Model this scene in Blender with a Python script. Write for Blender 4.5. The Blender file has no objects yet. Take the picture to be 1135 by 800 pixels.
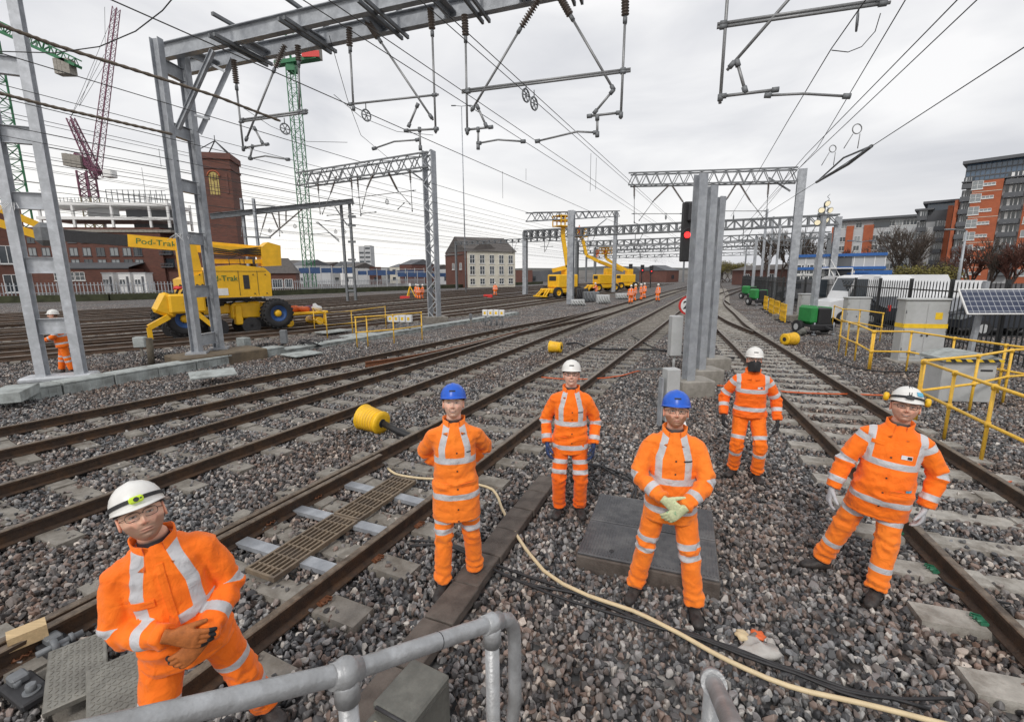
import bpy, bmesh, math, random
import numpy as np
from mathutils import Vector, Matrix, noise
V = Vector; PI = math.pi; rad = math.radians
C = bpy.context.scene.collection
random.seed(7); rng = np.random.default_rng(7)
# ------------------------------------------------------------------ camera
FPX = 512.0; PW, PH = 1135.0, 800.0; HC = 2.65
_p = rad(10.45); _r = rad(-0.4)
cF = V((0, math.cos(_p), -math.sin(_p))); _x = V((1, 0, 0)); _u = _x.cross(cF)
cR = _x * math.cos(_r) + _u * math.sin(_r); cU = -_x * math.sin(_r) + _u * math.cos(_r)
CAM = V((0, 0, HC))
def ray(px, py): return cF * FPX + cR * (px - PW / 2) - cU * (py - PH / 2)
def gz(px, py, z=0.0):
    d = ray(px, py); return CAM + d * ((z - HC) / d.z)
def at(px, py, Y):
    d = ray(px, py); return CAM + d * (Y / d.y)
cam = bpy.data.objects.new('camera', bpy.data.cameras.new('camera')); C.objects.link(cam)
cam.data.lens = 36 * FPX / PW; cam.data.sensor_width = 36; cam.data.clip_start = .05; cam.data.clip_end = 6000
cam.matrix_world = Matrix(((cR.x, cU.x, -cF.x, 0), (cR.y, cU.y, -cF.y, 0), (cR.z, cU.z, -cF.z, HC), (0, 0, 0, 1)))
bpy.context.scene.camera = cam
# ------------------------------------------------------------------ materials
def _nt(name):
    m = bpy.data.materials.new(name); m.use_nodes = True
    return m, m.node_tree.nodes, m.node_tree.links, m.node_tree.nodes['Principled BSDF']
def mat(name, col, rough=.6, metal=0., var=.15, scale=8., bump=0., bscale=40., col2=None, spec=.5, emit=None, stretch=None, mix2=(.45,.65)):
    m, N, L, B = _nt(name)
    B.inputs['Roughness'].default_value = rough; B.inputs['Metallic'].default_value = metal
    B.inputs['Specular IOR Level'].default_value = spec
    tc = N.new('ShaderNodeTexCoord'); src = tc.outputs['Object']
    if stretch:
        mp = N.new('ShaderNodeMapping'); mp.inputs['Scale'].default_value = stretch; L.new(src, mp.inputs[0]); src = mp.outputs[0]
    n = N.new('ShaderNodeTexNoise'); n.inputs['Scale'].default_value = scale; n.inputs['Detail'].default_value = 7; n.inputs['Roughness'].default_value = .62
    L.new(src, n.inputs['Vector'])
    r = N.new('ShaderNodeValToRGB'); L.new(n.outputs['Fac'], r.inputs[0])
    c = col; r.color_ramp.elements[0].position = .3; r.color_ramp.elements[1].position = .72
    r.color_ramp.elements[0].color = (*[x * (1 - var) for x in c], 1); r.color_ramp.elements[1].color = (*[min(1, x * (1 + var)) for x in c], 1)
    out = r.outputs[0]
    if col2:
        n2 = N.new('ShaderNodeTexNoise'); n2.inputs['Scale'].default_value = scale * .37; n2.inputs['Detail'].default_value = 9; n2.inputs['Roughness'].default_value = .7
        L.new(src, n2.inputs['Vector'])
        r2 = N.new('ShaderNodeValToRGB'); r2.color_ramp.elements[0].position = mix2[0]; r2.color_ramp.elements[1].position = mix2[1]; L.new(n2.outputs['Fac'], r2.inputs[0])
        mx = N.new('ShaderNodeMix'); mx.data_type = 'RGBA'; L.new(r2.outputs[0], mx.inputs[0]); L.new(out, mx.inputs[6]); mx.inputs[7].default_value = (*col2, 1); out = mx.outputs[2]
    L.new(out, B.inputs['Base Color'])
    if bump:
        b = N.new('ShaderNodeBump'); b.inputs['Strength'].default_value = bump; b.inputs['Distance'].default_value = .01
        n3 = N.new('ShaderNodeTexNoise'); n3.inputs['Scale'].default_value = bscale; n3.inputs['Detail'].default_value = 5; L.new(src, n3.inputs['Vector'])
        L.new(n3.outputs['Fac'], b.inputs['Height']); L.new(b.outputs[0], B.inputs['Normal'])
    if emit:
        B.inputs['Emission Color'].default_value = (*emit[:3], 1); B.inputs['Emission Strength'].default_value = emit[3]
    return m
def glassmat(name, col, rough=.05):
    m, N, L, B = _nt(name); B.inputs['Base Color'].default_value = (*col, 1); B.inputs['Roughness'].default_value = rough
    B.inputs['Specular IOR Level'].default_value = .8
    return m
M = {}
M['galv'] = mat('galvanised_steel', (.38,.40,.425), .5, .25, .22, 5, .15, 60, col2=(.25,.265,.29)); M['galvn'] = mat('bright_galvanised_steel', (.52,.54,.57), .5, .25, .2, 6, .15, 60, col2=(.40,.42,.44))
M['galv_rail'] = mat('galvanised_tube', (.42,.43,.44), .42, .45, .25, 14, .2, 90, col2=(.28,.28,.28))
M['dgalv'] = mat('weathered_steel', (.17,.18,.19), .6, .2, .25, 6, .1, 60)
M['tube'] = mat('aluminium_tube', (.25,.255,.26), .45, .4, .2, 20)
M['wire'] = mat('copper_wire', (.05,.05,.05), .6, .3, .1, 20)
M['insul'] = mat('porcelain_insulator', (.13,.105,.09), .35, 0, .2, 20)
M['rust'] = mat('rusty_rail_steel', (.045,.028,.019), .7, .1, .45, 14, .5, 90, col2=(.085,.045,.022))
M['railtop'] = mat('worn_rail_head', (.19,.145,.105), .36, .5, .3, 25, .1, 120, col2=(.07,.05,.035))
M['newrust'] = mat('fresh_rust', (.16,.06,.025), .75, .05, .3, 18, .3, 90)
M['conc'] = mat('sleeper_concrete', (.24,.222,.195), .85, 0, .25, 9, .4, 90, col2=(.14,.122,.10))
M['conc3'] = mat('new_sleeper_concrete', (.37,.35,.315), .85, 0, .25, 7, .4, 80, col2=(.19,.17,.145), mix2=(.45,.62))
M['conc2'] = mat('pale_concrete', (.30,.28,.25), .85, 0, .2, 6, .4, 70, col2=(.2,.185,.16))
M['dconc'] = mat('brown_trough_lid', (.085,.07,.06), .85, 0, .3, 12, .5, 90, col2=(.13,.11,.095))
M['trough'] = mat('green_grey_trough', (.38,.41,.40), .8, 0, .2, 6, .3, 60, col2=(.19,.20,.19))
M['steelplate'] = mat('dark_steel_cover', (.075,.077,.083), .5, .2, .25, 10, .2, 80, col2=(.15,.15,.15))
M['orange'] = None
M['yellow'] = mat('yellow_plastic', (.85,.50,.015), .5, 0, .15, 9, .1, 60)
M['yrail'] = mat('yellow_handrail_paint', (.80,.48,.05), .5, 0, .15, 9)
M['machine'] = mat('machine_yellow_paint', (.82,.46,.012), .42, 0, .12, 3, .08, 20, col2=(.45,.27,.03), mix2=(.6,.82))
M['black'] = mat('black_rubber', (.018,.018,.02), .6, 0, .3, 20, .2, 60)
M['dark'] = mat('dark_parts', (.035,.035,.038), .6, .1, .3, 12)
M['tyre'] = mat('tyre_rubber', (.022,.022,.024), .8, 0, .3, 12, .3, 60)
M['bluep'] = mat('blue_wheel_paint', (.025,.08,.24), .45, 0, .15, 8)
M['green'] = mat('green_cowling', (.02,.22,.05), .45, 0, .15, 6)
M['cgreen'] = mat('crane_green', (.02,.15,.06), .5, 0, .15, 3)
M['cpurple'] = mat('crane_purple', (.15,.045,.085), .5, 0, .15, 3)
M['white'] = mat('white_paint', (.75,.75,.74), .5, 0, .08, 5)
M['cab'] = mat('grey_cabinet_paint', (.45,.46,.46), .5, 0, .08, 3, col2=(.36,.37,.36))
M['cream'] = mat('cream_render', (.62,.59,.50), .8, 0, .1, .5, col2=(.5,.47,.4))
M['lgrey'] = mat('light_grey_cladding', (.45,.46,.47), .7, 0, .08, .3)
M['dgrey'] = mat('dark_grey_cladding', (.10,.105,.115), .6, 0, .15, .4)
M['slate'] = mat('roof_slate', (.09,.08,.075), .8, 0, .25, 2)
M['glass'] = glassmat('window_glass', (.03,.04,.05), .08)
M['bglass'] = glassmat('blue_curtain_glass', (.07,.12,.19), .12)
M['lglass'] = glassmat('pale_window_glass', (.22,.24,.25), .1)
M['skin'] = None
M['blue'] = mat('blue_hat_plastic', (.01,.10,.55), .33, 0, .1, 20)
M['hatwhite'] = mat('white_hat_plastic', (.74,.73,.70), .33, 0, .06, 14, col2=(.6,.58,.54), mix2=(.6,.85))
M['strap'] = mat('black_strap', (.02,.02,.022), .7)
M['lime'] = mat('lime_plastic', (.55,.75,.03), .4, 0, .1, 30)
M['boot'] = mat('black_boot_leather', (.025,.022,.022), .6, 0, .4, 30, .3, 120, col2=(.055,.045,.04))
M['hose'] = mat('cream_hose', (.62,.50,.31), .5, 0, .12, 10)
M['cable'] = mat('black_cable', (.02,.02,.022), .55, 0, .3, 10)
M['ocable'] = mat('orange_cable', (.62,.12,.03), .55, 0, .2, 10)
M['grate'] = mat('bronze_grating', (.21,.16,.11), .6, .1, .25, 15, .2, 80, col2=(.13,.10,.075))
M['wood'] = mat('raw_timber', (.55,.40,.22), .75, 0, .2, 5, .3, 50, stretch=(1,8,8))
M['blackfence'] = mat('black_palisade', (.03,.032,.034), .5, .1, .2, 5)
M['bark'] = mat('bare_bark', (.07,.05,.042), .9, 0, .3, 4)
M['twig'] = mat('reddish_twigs', (.13,.055,.04), .9, 0, .3, 2)
M['twigg'] = mat('grey_brown_twigs', (.085,.065,.052), .9, 0, .3, 2)
M['leafy'] = mat('yellowing_leaves', (.16,.14,.035), .8, 0, .4, 2)
M['tarmac'] = mat('tarmac', (.055,.055,.057), .85, 0, .2, 3, .2, 50)
M['red'] = mat('red_paint', (.55,.03,.025), .5)
M['solar'] = None
M['amber'] = mat('amber_label', (.85,.55,.02), .6)
M['plate'] = mat('checker_plate', (.26,.25,.22), .45, .5, .2, 12, .1, 50, col2=(.17,.16,.14))
M['vehicle'] = mat('white_van_paint', (.68,.69,.70), .3, 0, .05, 2)
def brickmat(name, c1, c2, mortar, sc=1.):
    m, N, L, B = _nt(name); B.inputs['Roughness'].default_value = .85
    tc = N.new('ShaderNodeTexCoord'); sep = N.new('ShaderNodeSeparateXYZ'); L.new(tc.outputs['Object'], sep.inputs[0])
    ad = N.new('ShaderNodeMath'); ad.operation = 'ADD'; L.new(sep.outputs[0], ad.inputs[0]); L.new(sep.outputs[1], ad.inputs[1])
    cb = N.new('ShaderNodeCombineXYZ'); L.new(ad.outputs[0], cb.inputs[0]); L.new(sep.outputs[2], cb.inputs[1])
    b = N.new('ShaderNodeTexBrick'); L.new(cb.outputs[0], b.inputs['Vector']); b.inputs['Scale'].default_value = sc
    b.inputs['Color1'].default_value = (*c1, 1); b.inputs['Color2'].default_value = (*c2, 1); b.inputs['Mortar'].default_value = (*mortar, 1)
    b.inputs['Mortar Size'].default_value = .015; b.inputs['Brick Width'].default_value = .5; b.inputs['Row Height'].default_value = .17
    n = N.new('ShaderNodeTexNoise'); n.inputs['Scale'].default_value = .35; n.inputs['Detail'].default_value = 8; L.new(tc.outputs['Object'], n.inputs['Vector'])
    hs = N.new('ShaderNodeHueSaturation'); mr = N.new('ShaderNodeMapRange'); mr.inputs[3].default_value = .65; mr.inputs[4].default_value = 1.35
    L.new(n.outputs['Fac'], mr.inputs[0]); L.new(mr.outputs[0], hs.inputs['Value']); L.new(b.outputs[0], hs.inputs['Color']); L.new(hs.outputs[0], B.inputs['Base Color'])
    return m
M['brick'] = brickmat('red_brick', (.145,.052,.036), (.10,.038,.028), (.11,.075,.06))
M['obrick'] = brickmat('orange_brick', (.42,.11,.045), (.36,.09,.038), (.3,.12,.07))
M['dbrick'] = brickmat('dark_brick', (.15,.055,.04), (.11,.045,.035), (.13,.09,.08))
# hi-vis cloth: the silver tape is chosen by a signed distance stored per vertex
def clothmat(name, col, tape=(.58,.58,.60)):
    m, N, L, B = _nt(name)
    a = N.new('ShaderNodeAttribute'); a.attribute_name = 'tape'
    mr = N.new('ShaderNodeMapRange'); mr.inputs[1].default_value = -.0012; mr.inputs[2].default_value = .0012; L.new(a.outputs['Fac'], mr.inputs[0])
    tc = N.new('ShaderNodeTexCoord')
    n = N.new('ShaderNodeTexNoise'); n.inputs['Scale'].default_value = 7; n.inputs['Detail'].default_value = 6; L.new(tc.outputs['Object'], n.inputs['Vector'])
    r = N.new('ShaderNodeValToRGB'); L.new(n.outputs['Fac'], r.inputs[0]); r.color_ramp.elements[0].position = .3; r.color_ramp.elements[1].position = .7
    r.color_ramp.elements[0].color = (col[0]*.93, col[1]*.8, col[2]*.7, 1); r.color_ramp.elements[1].color = (*col, 1)
    r2 = N.new('ShaderNodeValToRGB'); L.new(n.outputs['Fac'], r2.inputs[0]); r2.color_ramp.elements[0].position = .35; r2.color_ramp.elements[1].position = .65
    r2.color_ramp.elements[0].color = (*[c*.8 for c in tape], 1); r2.color_ramp.elements[1].color = (*tape, 1)
    mx = N.new('ShaderNodeMix'); mx.data_type = 'RGBA'; L.new(mr.outputs[0], mx.inputs[0]); L.new(r.outputs[0], mx.inputs[6]); L.new(r2.outputs[0], mx.inputs[7])
    nd = N.new('ShaderNodeTexNoise'); nd.inputs['Scale'].default_value = 3.2; nd.inputs['Detail'].default_value = 9; nd.inputs['Roughness'].default_value = .75; L.new(tc.outputs['Object'], nd.inputs['Vector'])
    rd = N.new('ShaderNodeValToRGB'); L.new(nd.outputs['Fac'], rd.inputs[0]); rd.color_ramp.elements[0].position = .56; rd.color_ramp.elements[1].position = .78
    md_ = N.new('ShaderNodeMix'); md_.data_type = 'RGBA'; md_.blend_type = 'MULTIPLY'; md_.inputs[7].default_value = (.62,.5,.45,1); L.new(rd.outputs[0], md_.inputs[0]); L.new(mx.outputs[2], md_.inputs[6]); L.new(md_.outputs[2], B.inputs['Base Color'])
    rm = N.new('ShaderNodeMapRange'); rm.inputs[3].default_value = .75; rm.inputs[4].default_value = .42; L.new(mr.outputs[0], rm.inputs[0]); L.new(rm.outputs[0], B.inputs['Roughness'])
    B.inputs['Sheen Weight'].default_value = .15; B.inputs['Specular IOR Level'].default_value = .3
    n3 = N.new('ShaderNodeTexNoise'); n3.inputs['Scale'].default_value = 13; n3.inputs['Detail'].default_value = 4; n3.inputs['Distortion'].default_value = 1.2; L.new(tc.outputs['Object'], n3.inputs['Vector'])
    n4 = N.new('ShaderNodeTexNoise'); n4.inputs['Scale'].default_value = 380; L.new(tc.outputs['Object'], n4.inputs['Vector'])
    md = N.new('ShaderNodeMath'); md.operation = 'MULTIPLY_ADD'; md.inputs[1].default_value = .05; L.new(n4.outputs['Fac'], md.inputs[0]); L.new(n3.outputs['Fac'], md.inputs[2])
    b = N.new('ShaderNodeBump'); b.inputs['Strength'].default_value = .5; b.inputs['Distance'].default_value = .022; L.new(md.outputs[0], b.inputs['Height']); L.new(b.outputs[0], B.inputs['Normal'])
    return m
M['orange'] = clothmat('hi_vis_orange_cloth', (1.0,.205,.010)); M['orange2'] = clothmat('faded_hi_vis_cloth', (.98,.245,.022)); M['orange3'] = clothmat('deep_hi_vis_cloth', (.95,.165,.008))
def vcolmat(name, rough, sss=0., scale=60, bump=.1):
    m, N, L, B = _nt(name)
    a = N.new('ShaderNodeAttribute'); a.attribute_name = 'col'; B.inputs['Roughness'].default_value = rough
    tc = N.new('ShaderNodeTexCoord'); n = N.new('ShaderNodeTexNoise'); n.inputs['Scale'].default_value = scale; n.inputs['Detail'].default_value = 4; L.new(tc.outputs['Object'], n.inputs['Vector'])
    hs = N.new('ShaderNodeHueSaturation'); mr = N.new('ShaderNodeMapRange'); mr.inputs[3].default_value = .9; mr.inputs[4].default_value = 1.1
    L.new(n.outputs['Fac'], mr.inputs[0]); L.new(mr.outputs[0], hs.inputs['Value']); L.new(a.outputs['Color'], hs.inputs['Color']); L.new(hs.outputs[0], B.inputs['Base Color'])
    b = N.new('ShaderNodeBump'); b.inputs['Strength'].default_value = bump; b.inputs['Distance'].default_value = .004; L.new(n.outputs['Fac'], b.inputs['Height']); L.new(b.outputs[0], B.inputs['Normal'])
    if sss:
        B.inputs['Subsurface Weight'].default_value = sss; B.inputs['Subsurface Radius'].default_value = (.01,.004,.002); B.inputs['Subsurface Scale'].default_value = .5
    return m
M['skin'] = vcolmat('skin', .5, .12, 90, .15)
M['glove_o'] = mat('rust_orange_glove', (.42,.13,.03), .7, 0, .25, 40, .3, 200)
M['glove_l'] = mat('pale_lime_glove', (.56,.60,.36), .7, 0, .2, 60, .3, 200, col2=(.14,.38,.2), mix2=(.58,.64))
M['glove_w'] = mat('grey_white_glove', (.45,.45,.47), .7, 0, .2, 40, .3, 200)
M['glove_k'] = mat('black_glove', (.02,.02,.022), .7, 0, .2, 40, .3, 200)
M['glove_b'] = mat('blue_black_glove', (.02,.05,.16), .7, 0, .3, 40, .3, 200, col2=(.02,.02,.02))
m, N, L, B = _nt('clear_lens'); B.inputs['Transmission Weight'].default_value = 1; B.inputs['Roughness'].default_value = .02; B.inputs['IOR'].default_value = 1.02; B.inputs['Base Color'].default_value = (.85,.87,.88,1); M['lens'] = m
# ------------------------------------------------------------------ mesh building
def frame(d, up=V((0, 0, 1))):
    d = V(d).normalized(); s = d.cross(up)
    if s.length < 1e-4: s = d.cross(V((1, 0, 0)))
    s.normalize(); return d, s, s.cross(d).normalized()
class MB:
    def __init__(s, mx=None): s.v = []; s.f = []; s.m = []; s.sm = []; s.mx = mx; s.cm = 0; s.smooth = False
    def add(s, vs, fs, smooth=None):
        o = len(s.v)
        if s.mx is not None: vs = [s.mx @ V(p) for p in vs]
        s.v.extend([tuple(p) for p in vs]); s.f.extend([tuple(i + o for i in f) for f in fs])
        s.m.extend([s.cm] * len(fs)); s.sm.extend([s.smooth if smooth is None else smooth] * len(fs)); return s
    def box(s, c, d, rz=0., R=None):
        x, y, z = [k / 2 for k in d]; c = V(c); R = R or Matrix.Rotation(rz, 3, 'Z')
        vs = [c + R @ V((i * x, j * y, k * z)) for k in (-1, 1) for j in (-1, 1) for i in (-1, 1)]
        return s.add(vs, [(0,2,3,1),(4,5,7,6),(0,1,5,4),(2,6,7,3),(0,4,6,2),(1,3,7,5)])
    def bbox(s, c, d, b=.01, rz=0., R=None):
        """box with chamfered edges"""
        x, y, z = [k / 2 for k in d]; c = V(c); R = R or Matrix.Rotation(rz, 3, 'Z'); b = min(b, x*.9, y*.9, z*.9)
        vs = []; fs = []
        idx = {}
        for i in (-1, 1):
            for j in (-1, 1):
                for k in (-1, 1):
                    for a in range(3):
                        p = [i*(x - (b if a != 0 else 0)), j*(y - (b if a != 1 else 0)), k*(z - (b if a != 2 else 0))]
                        idx[(i, j, k, a)] = len(vs); vs.append(c + R @ V(p))
        g = lambda *t: idx[t]
        for q in (-1, 1):
            fs.append([g(q,-1,-1,0), g(q,1,-1,0), g(q,1,1,0), g(q,-1,1,0)][::q])
            fs.append([g(-1,q,-1,1), g(-1,q,1,1), g(1,q,1,1), g(1,q,-1,1)][::q])
            fs.append([g(-1,-1,q,2), g(1,-1,q,2), g(1,1,q,2), g(-1,1,q,2)][::q])
        for i in (-1, 1):
            for j in (-1, 1):
                fs.append([g(i,j,-1,0), g(i,j,-1,1), g(i,j,1,1), g(i,j,1,0)][::-i*j or 1])
                fs.append([g(i,-1,j,0), g(i,-1,j,2), g(i,1,j,2), g(i,1,j,0)][::i*j])
                fs.append([g(-1,i,j,1), g(-1,i,j,2), g(1,i,j,2), g(1,i,j,1)][::-i*j])
                for k in (-1, 1): fs.append([g(i,j,k,0), g(i,j,k,1), g(i,j,k,2)][::i*j*k])
        return s.add(vs, fs)
    def bar(s, p, q, w, h=None, up=(0, 0, 1), r=0):
        h = h or w; p = V(p); q = V(q); d, a, b = frame(q - p, V(up))
        vs = [o + a * (i * w / 2) + b * (j * h / 2) for o in (p, q) for i, j in ((-1,-1),(1,-1),(1,1),(-1,1))]
        return s.add(vs, [(0,1,2,3),(7,6,5,4),(0,4,5,1),(1,5,6,2),(2,6,7,3),(3,7,4,0)])
    def ibeam(s, p, q, w, h, t=.02, up=(0, 0, 1)):
        p = V(p); q = V(q); d, a, b = frame(q - p, V(up)); e = h / 2 - t / 2
        s.bar(p + b*e, q + b*e, w, t, up); s.bar(p - b*e, q - b*e, w, t, up); s.bar(p, q, t, h - 2*t - .002, up); return s
    def tube(s, pts, r, n=8, caps=True, closed=False, smooth=True):
        pts = [V(p) for p in pts]; k = len(pts); rs = r if hasattr(r, '__len__') else [r] * k
        vs = []; a0 = None
        for i, p in enumerate(pts):
            if closed: d = pts[(i+1) % k] - pts[i-1]
            else: d = pts[min(i+1, k-1)] - pts[max(i-1, 0)]
            d.normalize()
            if a0 is None: _, a, b = frame(d)
            else:
                a = (a0 - d * a0.dot(d)); a = a.normalized() if a.length > 1e-6 else frame(d)[1]; b = a.cross(d)
            a0 = a
            for j in range(n):
                t = 2*PI*j/n; vs.append(p + (a*math.cos(t) + b*math.sin(t)) * rs[i])
        fs = []
        for i in range(k if closed else k-1):
            i2 = (i+1) % k
            for j in range(n): j2 = (j+1) % n; fs.append((i*n+j, i*n+j2, i2*n+j2, i2*n+j))
        s.add(vs, fs, smooth)
        if caps and not closed:
            o = len(s.v) - len(vs)
            s.f.append(tuple(o + j for j in range(n))[::-1]); s.f.append(tuple(o + (k-1)*n + j for j in range(n)))
            s.m += [s.cm]*2; s.sm += [False]*2
        return s
    def cyl(s, p, q, r, n=16, r2=None, smooth=True): return s.tube([p, q], [r, r if r2 is None else r2], n, True, False, smooth)
    def lathe(s, prof, n=20, mx=None, smooth=True, caps=True):
        mx = mx or Matrix.Identity(4); vs = []; fs = []; k = len(prof)
        for (r, z) in prof:
            for j in range(n): t = 2*PI*j/n; vs.append(mx @ V((r*math.cos(t), r*math.sin(t), z)))
        for i in range(k-1):
            for j in range(n): j2 = (j+1) % n; fs.append((i*n+j, i*n+j2, (i+1)*n+j2, (i+1)*n+j))
        if caps: fs.append(tuple(range(n))[::-1]); fs.append(tuple((k-1)*n + j for j in range(n)))
        return s.add(vs, fs, smooth)
    def prism(s, poly, h, mx=None):
        """poly in xy, extruded z 0..h"""
        mx = mx or Matrix.Identity(4); n = len(poly)
        vs = [mx @ V((x, y, 0)) for x, y in poly] + [mx @ V((x, y, h)) for x, y in poly]
        return s.add(vs, [tuple(range(n))[::-1], tuple(range(n, 2*n))] + [(i, (i+1) % n, n + (i+1) % n, n + i) for i in range(n)])
    def ball(s, c, r, n=12, sc=(1,1,1), R=None):
        vs = []; fs = []; c = V(c); R = R or Matrix.Identity(3); k = n // 2
        for i in range(k+1):
            ph = PI*i/k
            for j in range(n): t = 2*PI*j/n; vs.append(c + R @ V((r*sc[0]*math.sin(ph)*math.cos(t), r*sc[1]*math.sin(ph)*math.sin(t), r*sc[2]*math.cos(ph))))
        for i in range(k):
            for j in range(n): j2 = (j+1) % n; fs.append((i*n+j, (i+1)*n+j, (i+1)*n+j2, i*n+j2))
        return s.add(vs, fs, True)
    def loft(s, rings, smooth=True, caps=True):
        n = len(rings[0]); vs = [p for r in rings for p in r]; fs = []
        for i in range(len(rings)-1):
            for j in range(n): j2 = (j+1) % n; fs.append((i*n+j, i*n+j2, (i+1)*n+j2, (i+1)*n+j))
        if caps: fs.append(tuple(range(n))[::-1]); fs.append(tuple((len(rings)-1)*n + j for j in range(n)))
        return s.add(vs, fs, smooth)
    def mesh(s, name, mats, off=(0, 0, 0)):
        me = bpy.data.meshes.new(name); o = V(off)
        me.from_pydata([(x-o.x, y-o.y, z-o.z) for x, y, z in s.v], [], s.f)
        for m in (mats if isinstance(mats, (list, tuple)) else [mats]): me.materials.append(m)
        me.polygons.foreach_set('material_index', s.m); me.polygons.foreach_set('use_smooth', s.sm); me.update(); return me
    def build(s, name, mats, parent=None, world=False, label=None):
        """world=True: the vertices are world coordinates, the parent is an unrotated Empty"""
        off = V((0,0,0))
        if world and parent is not None:
            q = parent
            while q is not None: off += q.location; q = q.parent
        elif world and s.v:
            xs = [p[0] for p in s.v]; ys = [p[1] for p in s.v]; zs = [p[2] for p in s.v]
            off = V(((min(xs)+max(xs))/2, (min(ys)+max(ys))/2, min(zs)))
        ob = bpy.data.objects.new(name, s.mesh(name, mats, off)); C.objects.link(ob)
        if parent is not None: ob.parent = parent
        elif world: ob.location = off
        if label: ob['label'] = label
        return ob
def tag(o, label=None, cat=None, group=None, kind=None):
    if label: o['label'] = label
    if cat: o['category'] = cat
    if group: o['group'] = group
    if kind: o['kind'] = kind
    return o
def thing(name, label, cat, loc=(0,0,0), rz=0., group=None):
    o = bpy.data.objects.new(name, None); o.empty_display_size = .2; C.objects.link(o); o.location = loc; o.rotation_euler = (0, 0, rz)
    return tag(o, label, cat, group)
def copy_tree(o, parent=None):
    c = o.copy(); C.objects.link(c); c.parent = parent
    for ch in list(o.children): copy_tree(ch, c)
    return c
# ------------------------------------------------------------------ people
def remeshed(mb, voxel, smooth=4, name='tmp'):
    me = mb.mesh(name, []); ob = bpy.data.objects.new(name, me); C.objects.link(ob)
    r = ob.modifiers.new('r', 'REMESH'); r.mode = 'VOXEL'; r.voxel_size = voxel; r.use_smooth_shade = True
    if smooth: s = ob.modifiers.new('s', 'SMOOTH'); s.factor = .5; s.iterations = smooth
    dg = bpy.context.evaluated_depsgraph_get(); me2 = bpy.data.meshes.new_from_object(ob.evaluated_get(dg))
    bpy.data.objects.remove(ob); bpy.data.meshes.remove(me)
    return me2
def co_of(me):
    a = np.empty(len(me.vertices)*3, np.float32); me.vertices.foreach_get('co', a); return a.reshape(-1, 3).astype(float)
def no_of(me):
    a = np.empty(len(me.vertices)*3, np.float32); me.vertices.foreach_get('normal', a); return a.reshape(-1, 3).astype(float)
def set_co(me, a): me.vertices.foreach_set('co', a.astype(np.float32).ravel()); me.update()
def obj_of(name, me, m, parent):
    me.name = name; me.materials.clear(); me.materials.append(m)
    me.polygons.foreach_set('use_smooth', [True]*len(me.polygons))
    o = bpy.data.objects.new(name, me); C.objects.link(o); o.parent = parent; return o
def ik(a, b, l1, l2, pole):
    a = V(a); b = V(b); d = b - a; L = min(d.length, (l1 + l2)*.999); dn = d.normalized()
    x = (l1*l1 - l2*l2 + L*L) / (2*L); h = math.sqrt(max(l1*l1 - x*x, 0)); p = V(pole) - dn*V(pole).dot(dn); p.normalize()
    return a + dn*x + p*h, a + dn*L
def seg_d(P, a, b):
    a = np.array(a); b = np.array(b); ab = b - a; t = np.clip(((P - a) @ ab) / (ab @ ab), 0, 1)
    return np.linalg.norm(P - a - t[:, None]*ab, axis=1), t
def chain_coord(P, pts, rs):
    """per vertex: signed distance to a tapered chain and the length along it"""
    best = np.full(len(P), 9.); s = np.zeros(len(P)); L0 = 0
    for i in range(len(pts)-1):
        d, t = seg_d(P, pts[i], pts[i+1]); l = (V(pts[i+1]) - V(pts[i])).length
        d = d - (rs[i] + t*(rs[i+1] - rs[i])); k = d < best; best[k] = d[k]; s[k] = (L0 + t*l)[k]; L0 += l
    return best, s
def capsule(mb, pts, rs, n=16, sub=4, flat=False):
    """smooth tapered chain with round ends"""
    P = [V(p) for p in pts]; Q = []; R = []
    for i in range(len(P)-1):
        for k in range(sub): t = k/sub; Q.append(P[i].lerp(P[i+1], t)); R.append(rs[i]*(1-t) + rs[i+1]*t)
    Q.append(P[-1]); R.append(rs[-1])
    for _ in range(2):
        q2 = [Q[0]] + [(Q[i-1] + Q[i]*2 + Q[i+1])/4 for i in range(1, len(Q)-1)] + [Q[-1]]; Q = q2
    d0 = (Q[0]-Q[1]).normalized(); d1 = (Q[-1]-Q[-2]).normalized()
    pre = [(Q[0] + d0*R[0]*math.sin(a), R[0]*math.cos(a)) for a in (1.4, 1.0, .5)]
    post = [(Q[-1] + d1*R[-1]*math.sin(a), R[-1]*math.cos(a)) for a in (.5, 1.0, 1.4)]
    if flat: post = [(Q[-1] + d1*.006, R[-1]*.96)]
    mb.tube([p for p, _ in pre] + Q + [p for p, _ in post], [r for _, r in pre] + R + [r for _, r in post], n); return mb
def ellring(c, ax, ay, rx, ry, n=28, e=2.3, back=1.):
    out = []
    for j in range(n):
        t = 2*PI*j/n; cx, sy = math.cos(t), math.sin(t)
        k = (abs(cx)**e + abs(sy)**e) ** (-1/e)
        out.append(c + ax*(rx*cx*k) + ay*(ry*sy*k*(back if sy < 0 else 1)))
    return out
def ridged(P, sc, amp, seed):
    out = np.empty(len(P)); o = V((seed*3.1, seed*1.7, seed*.9))
    for i, p in enumerate(P):
        q = V((p[0]*sc[0], p[1]*sc[1], p[2]*sc[2])) + o
        a = noise.noise(q); b = noise.noise(q*2.1)
        out[i] = amp*((1 - 2.6*abs(a)) *.6 + b*.5)
    return out
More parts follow.
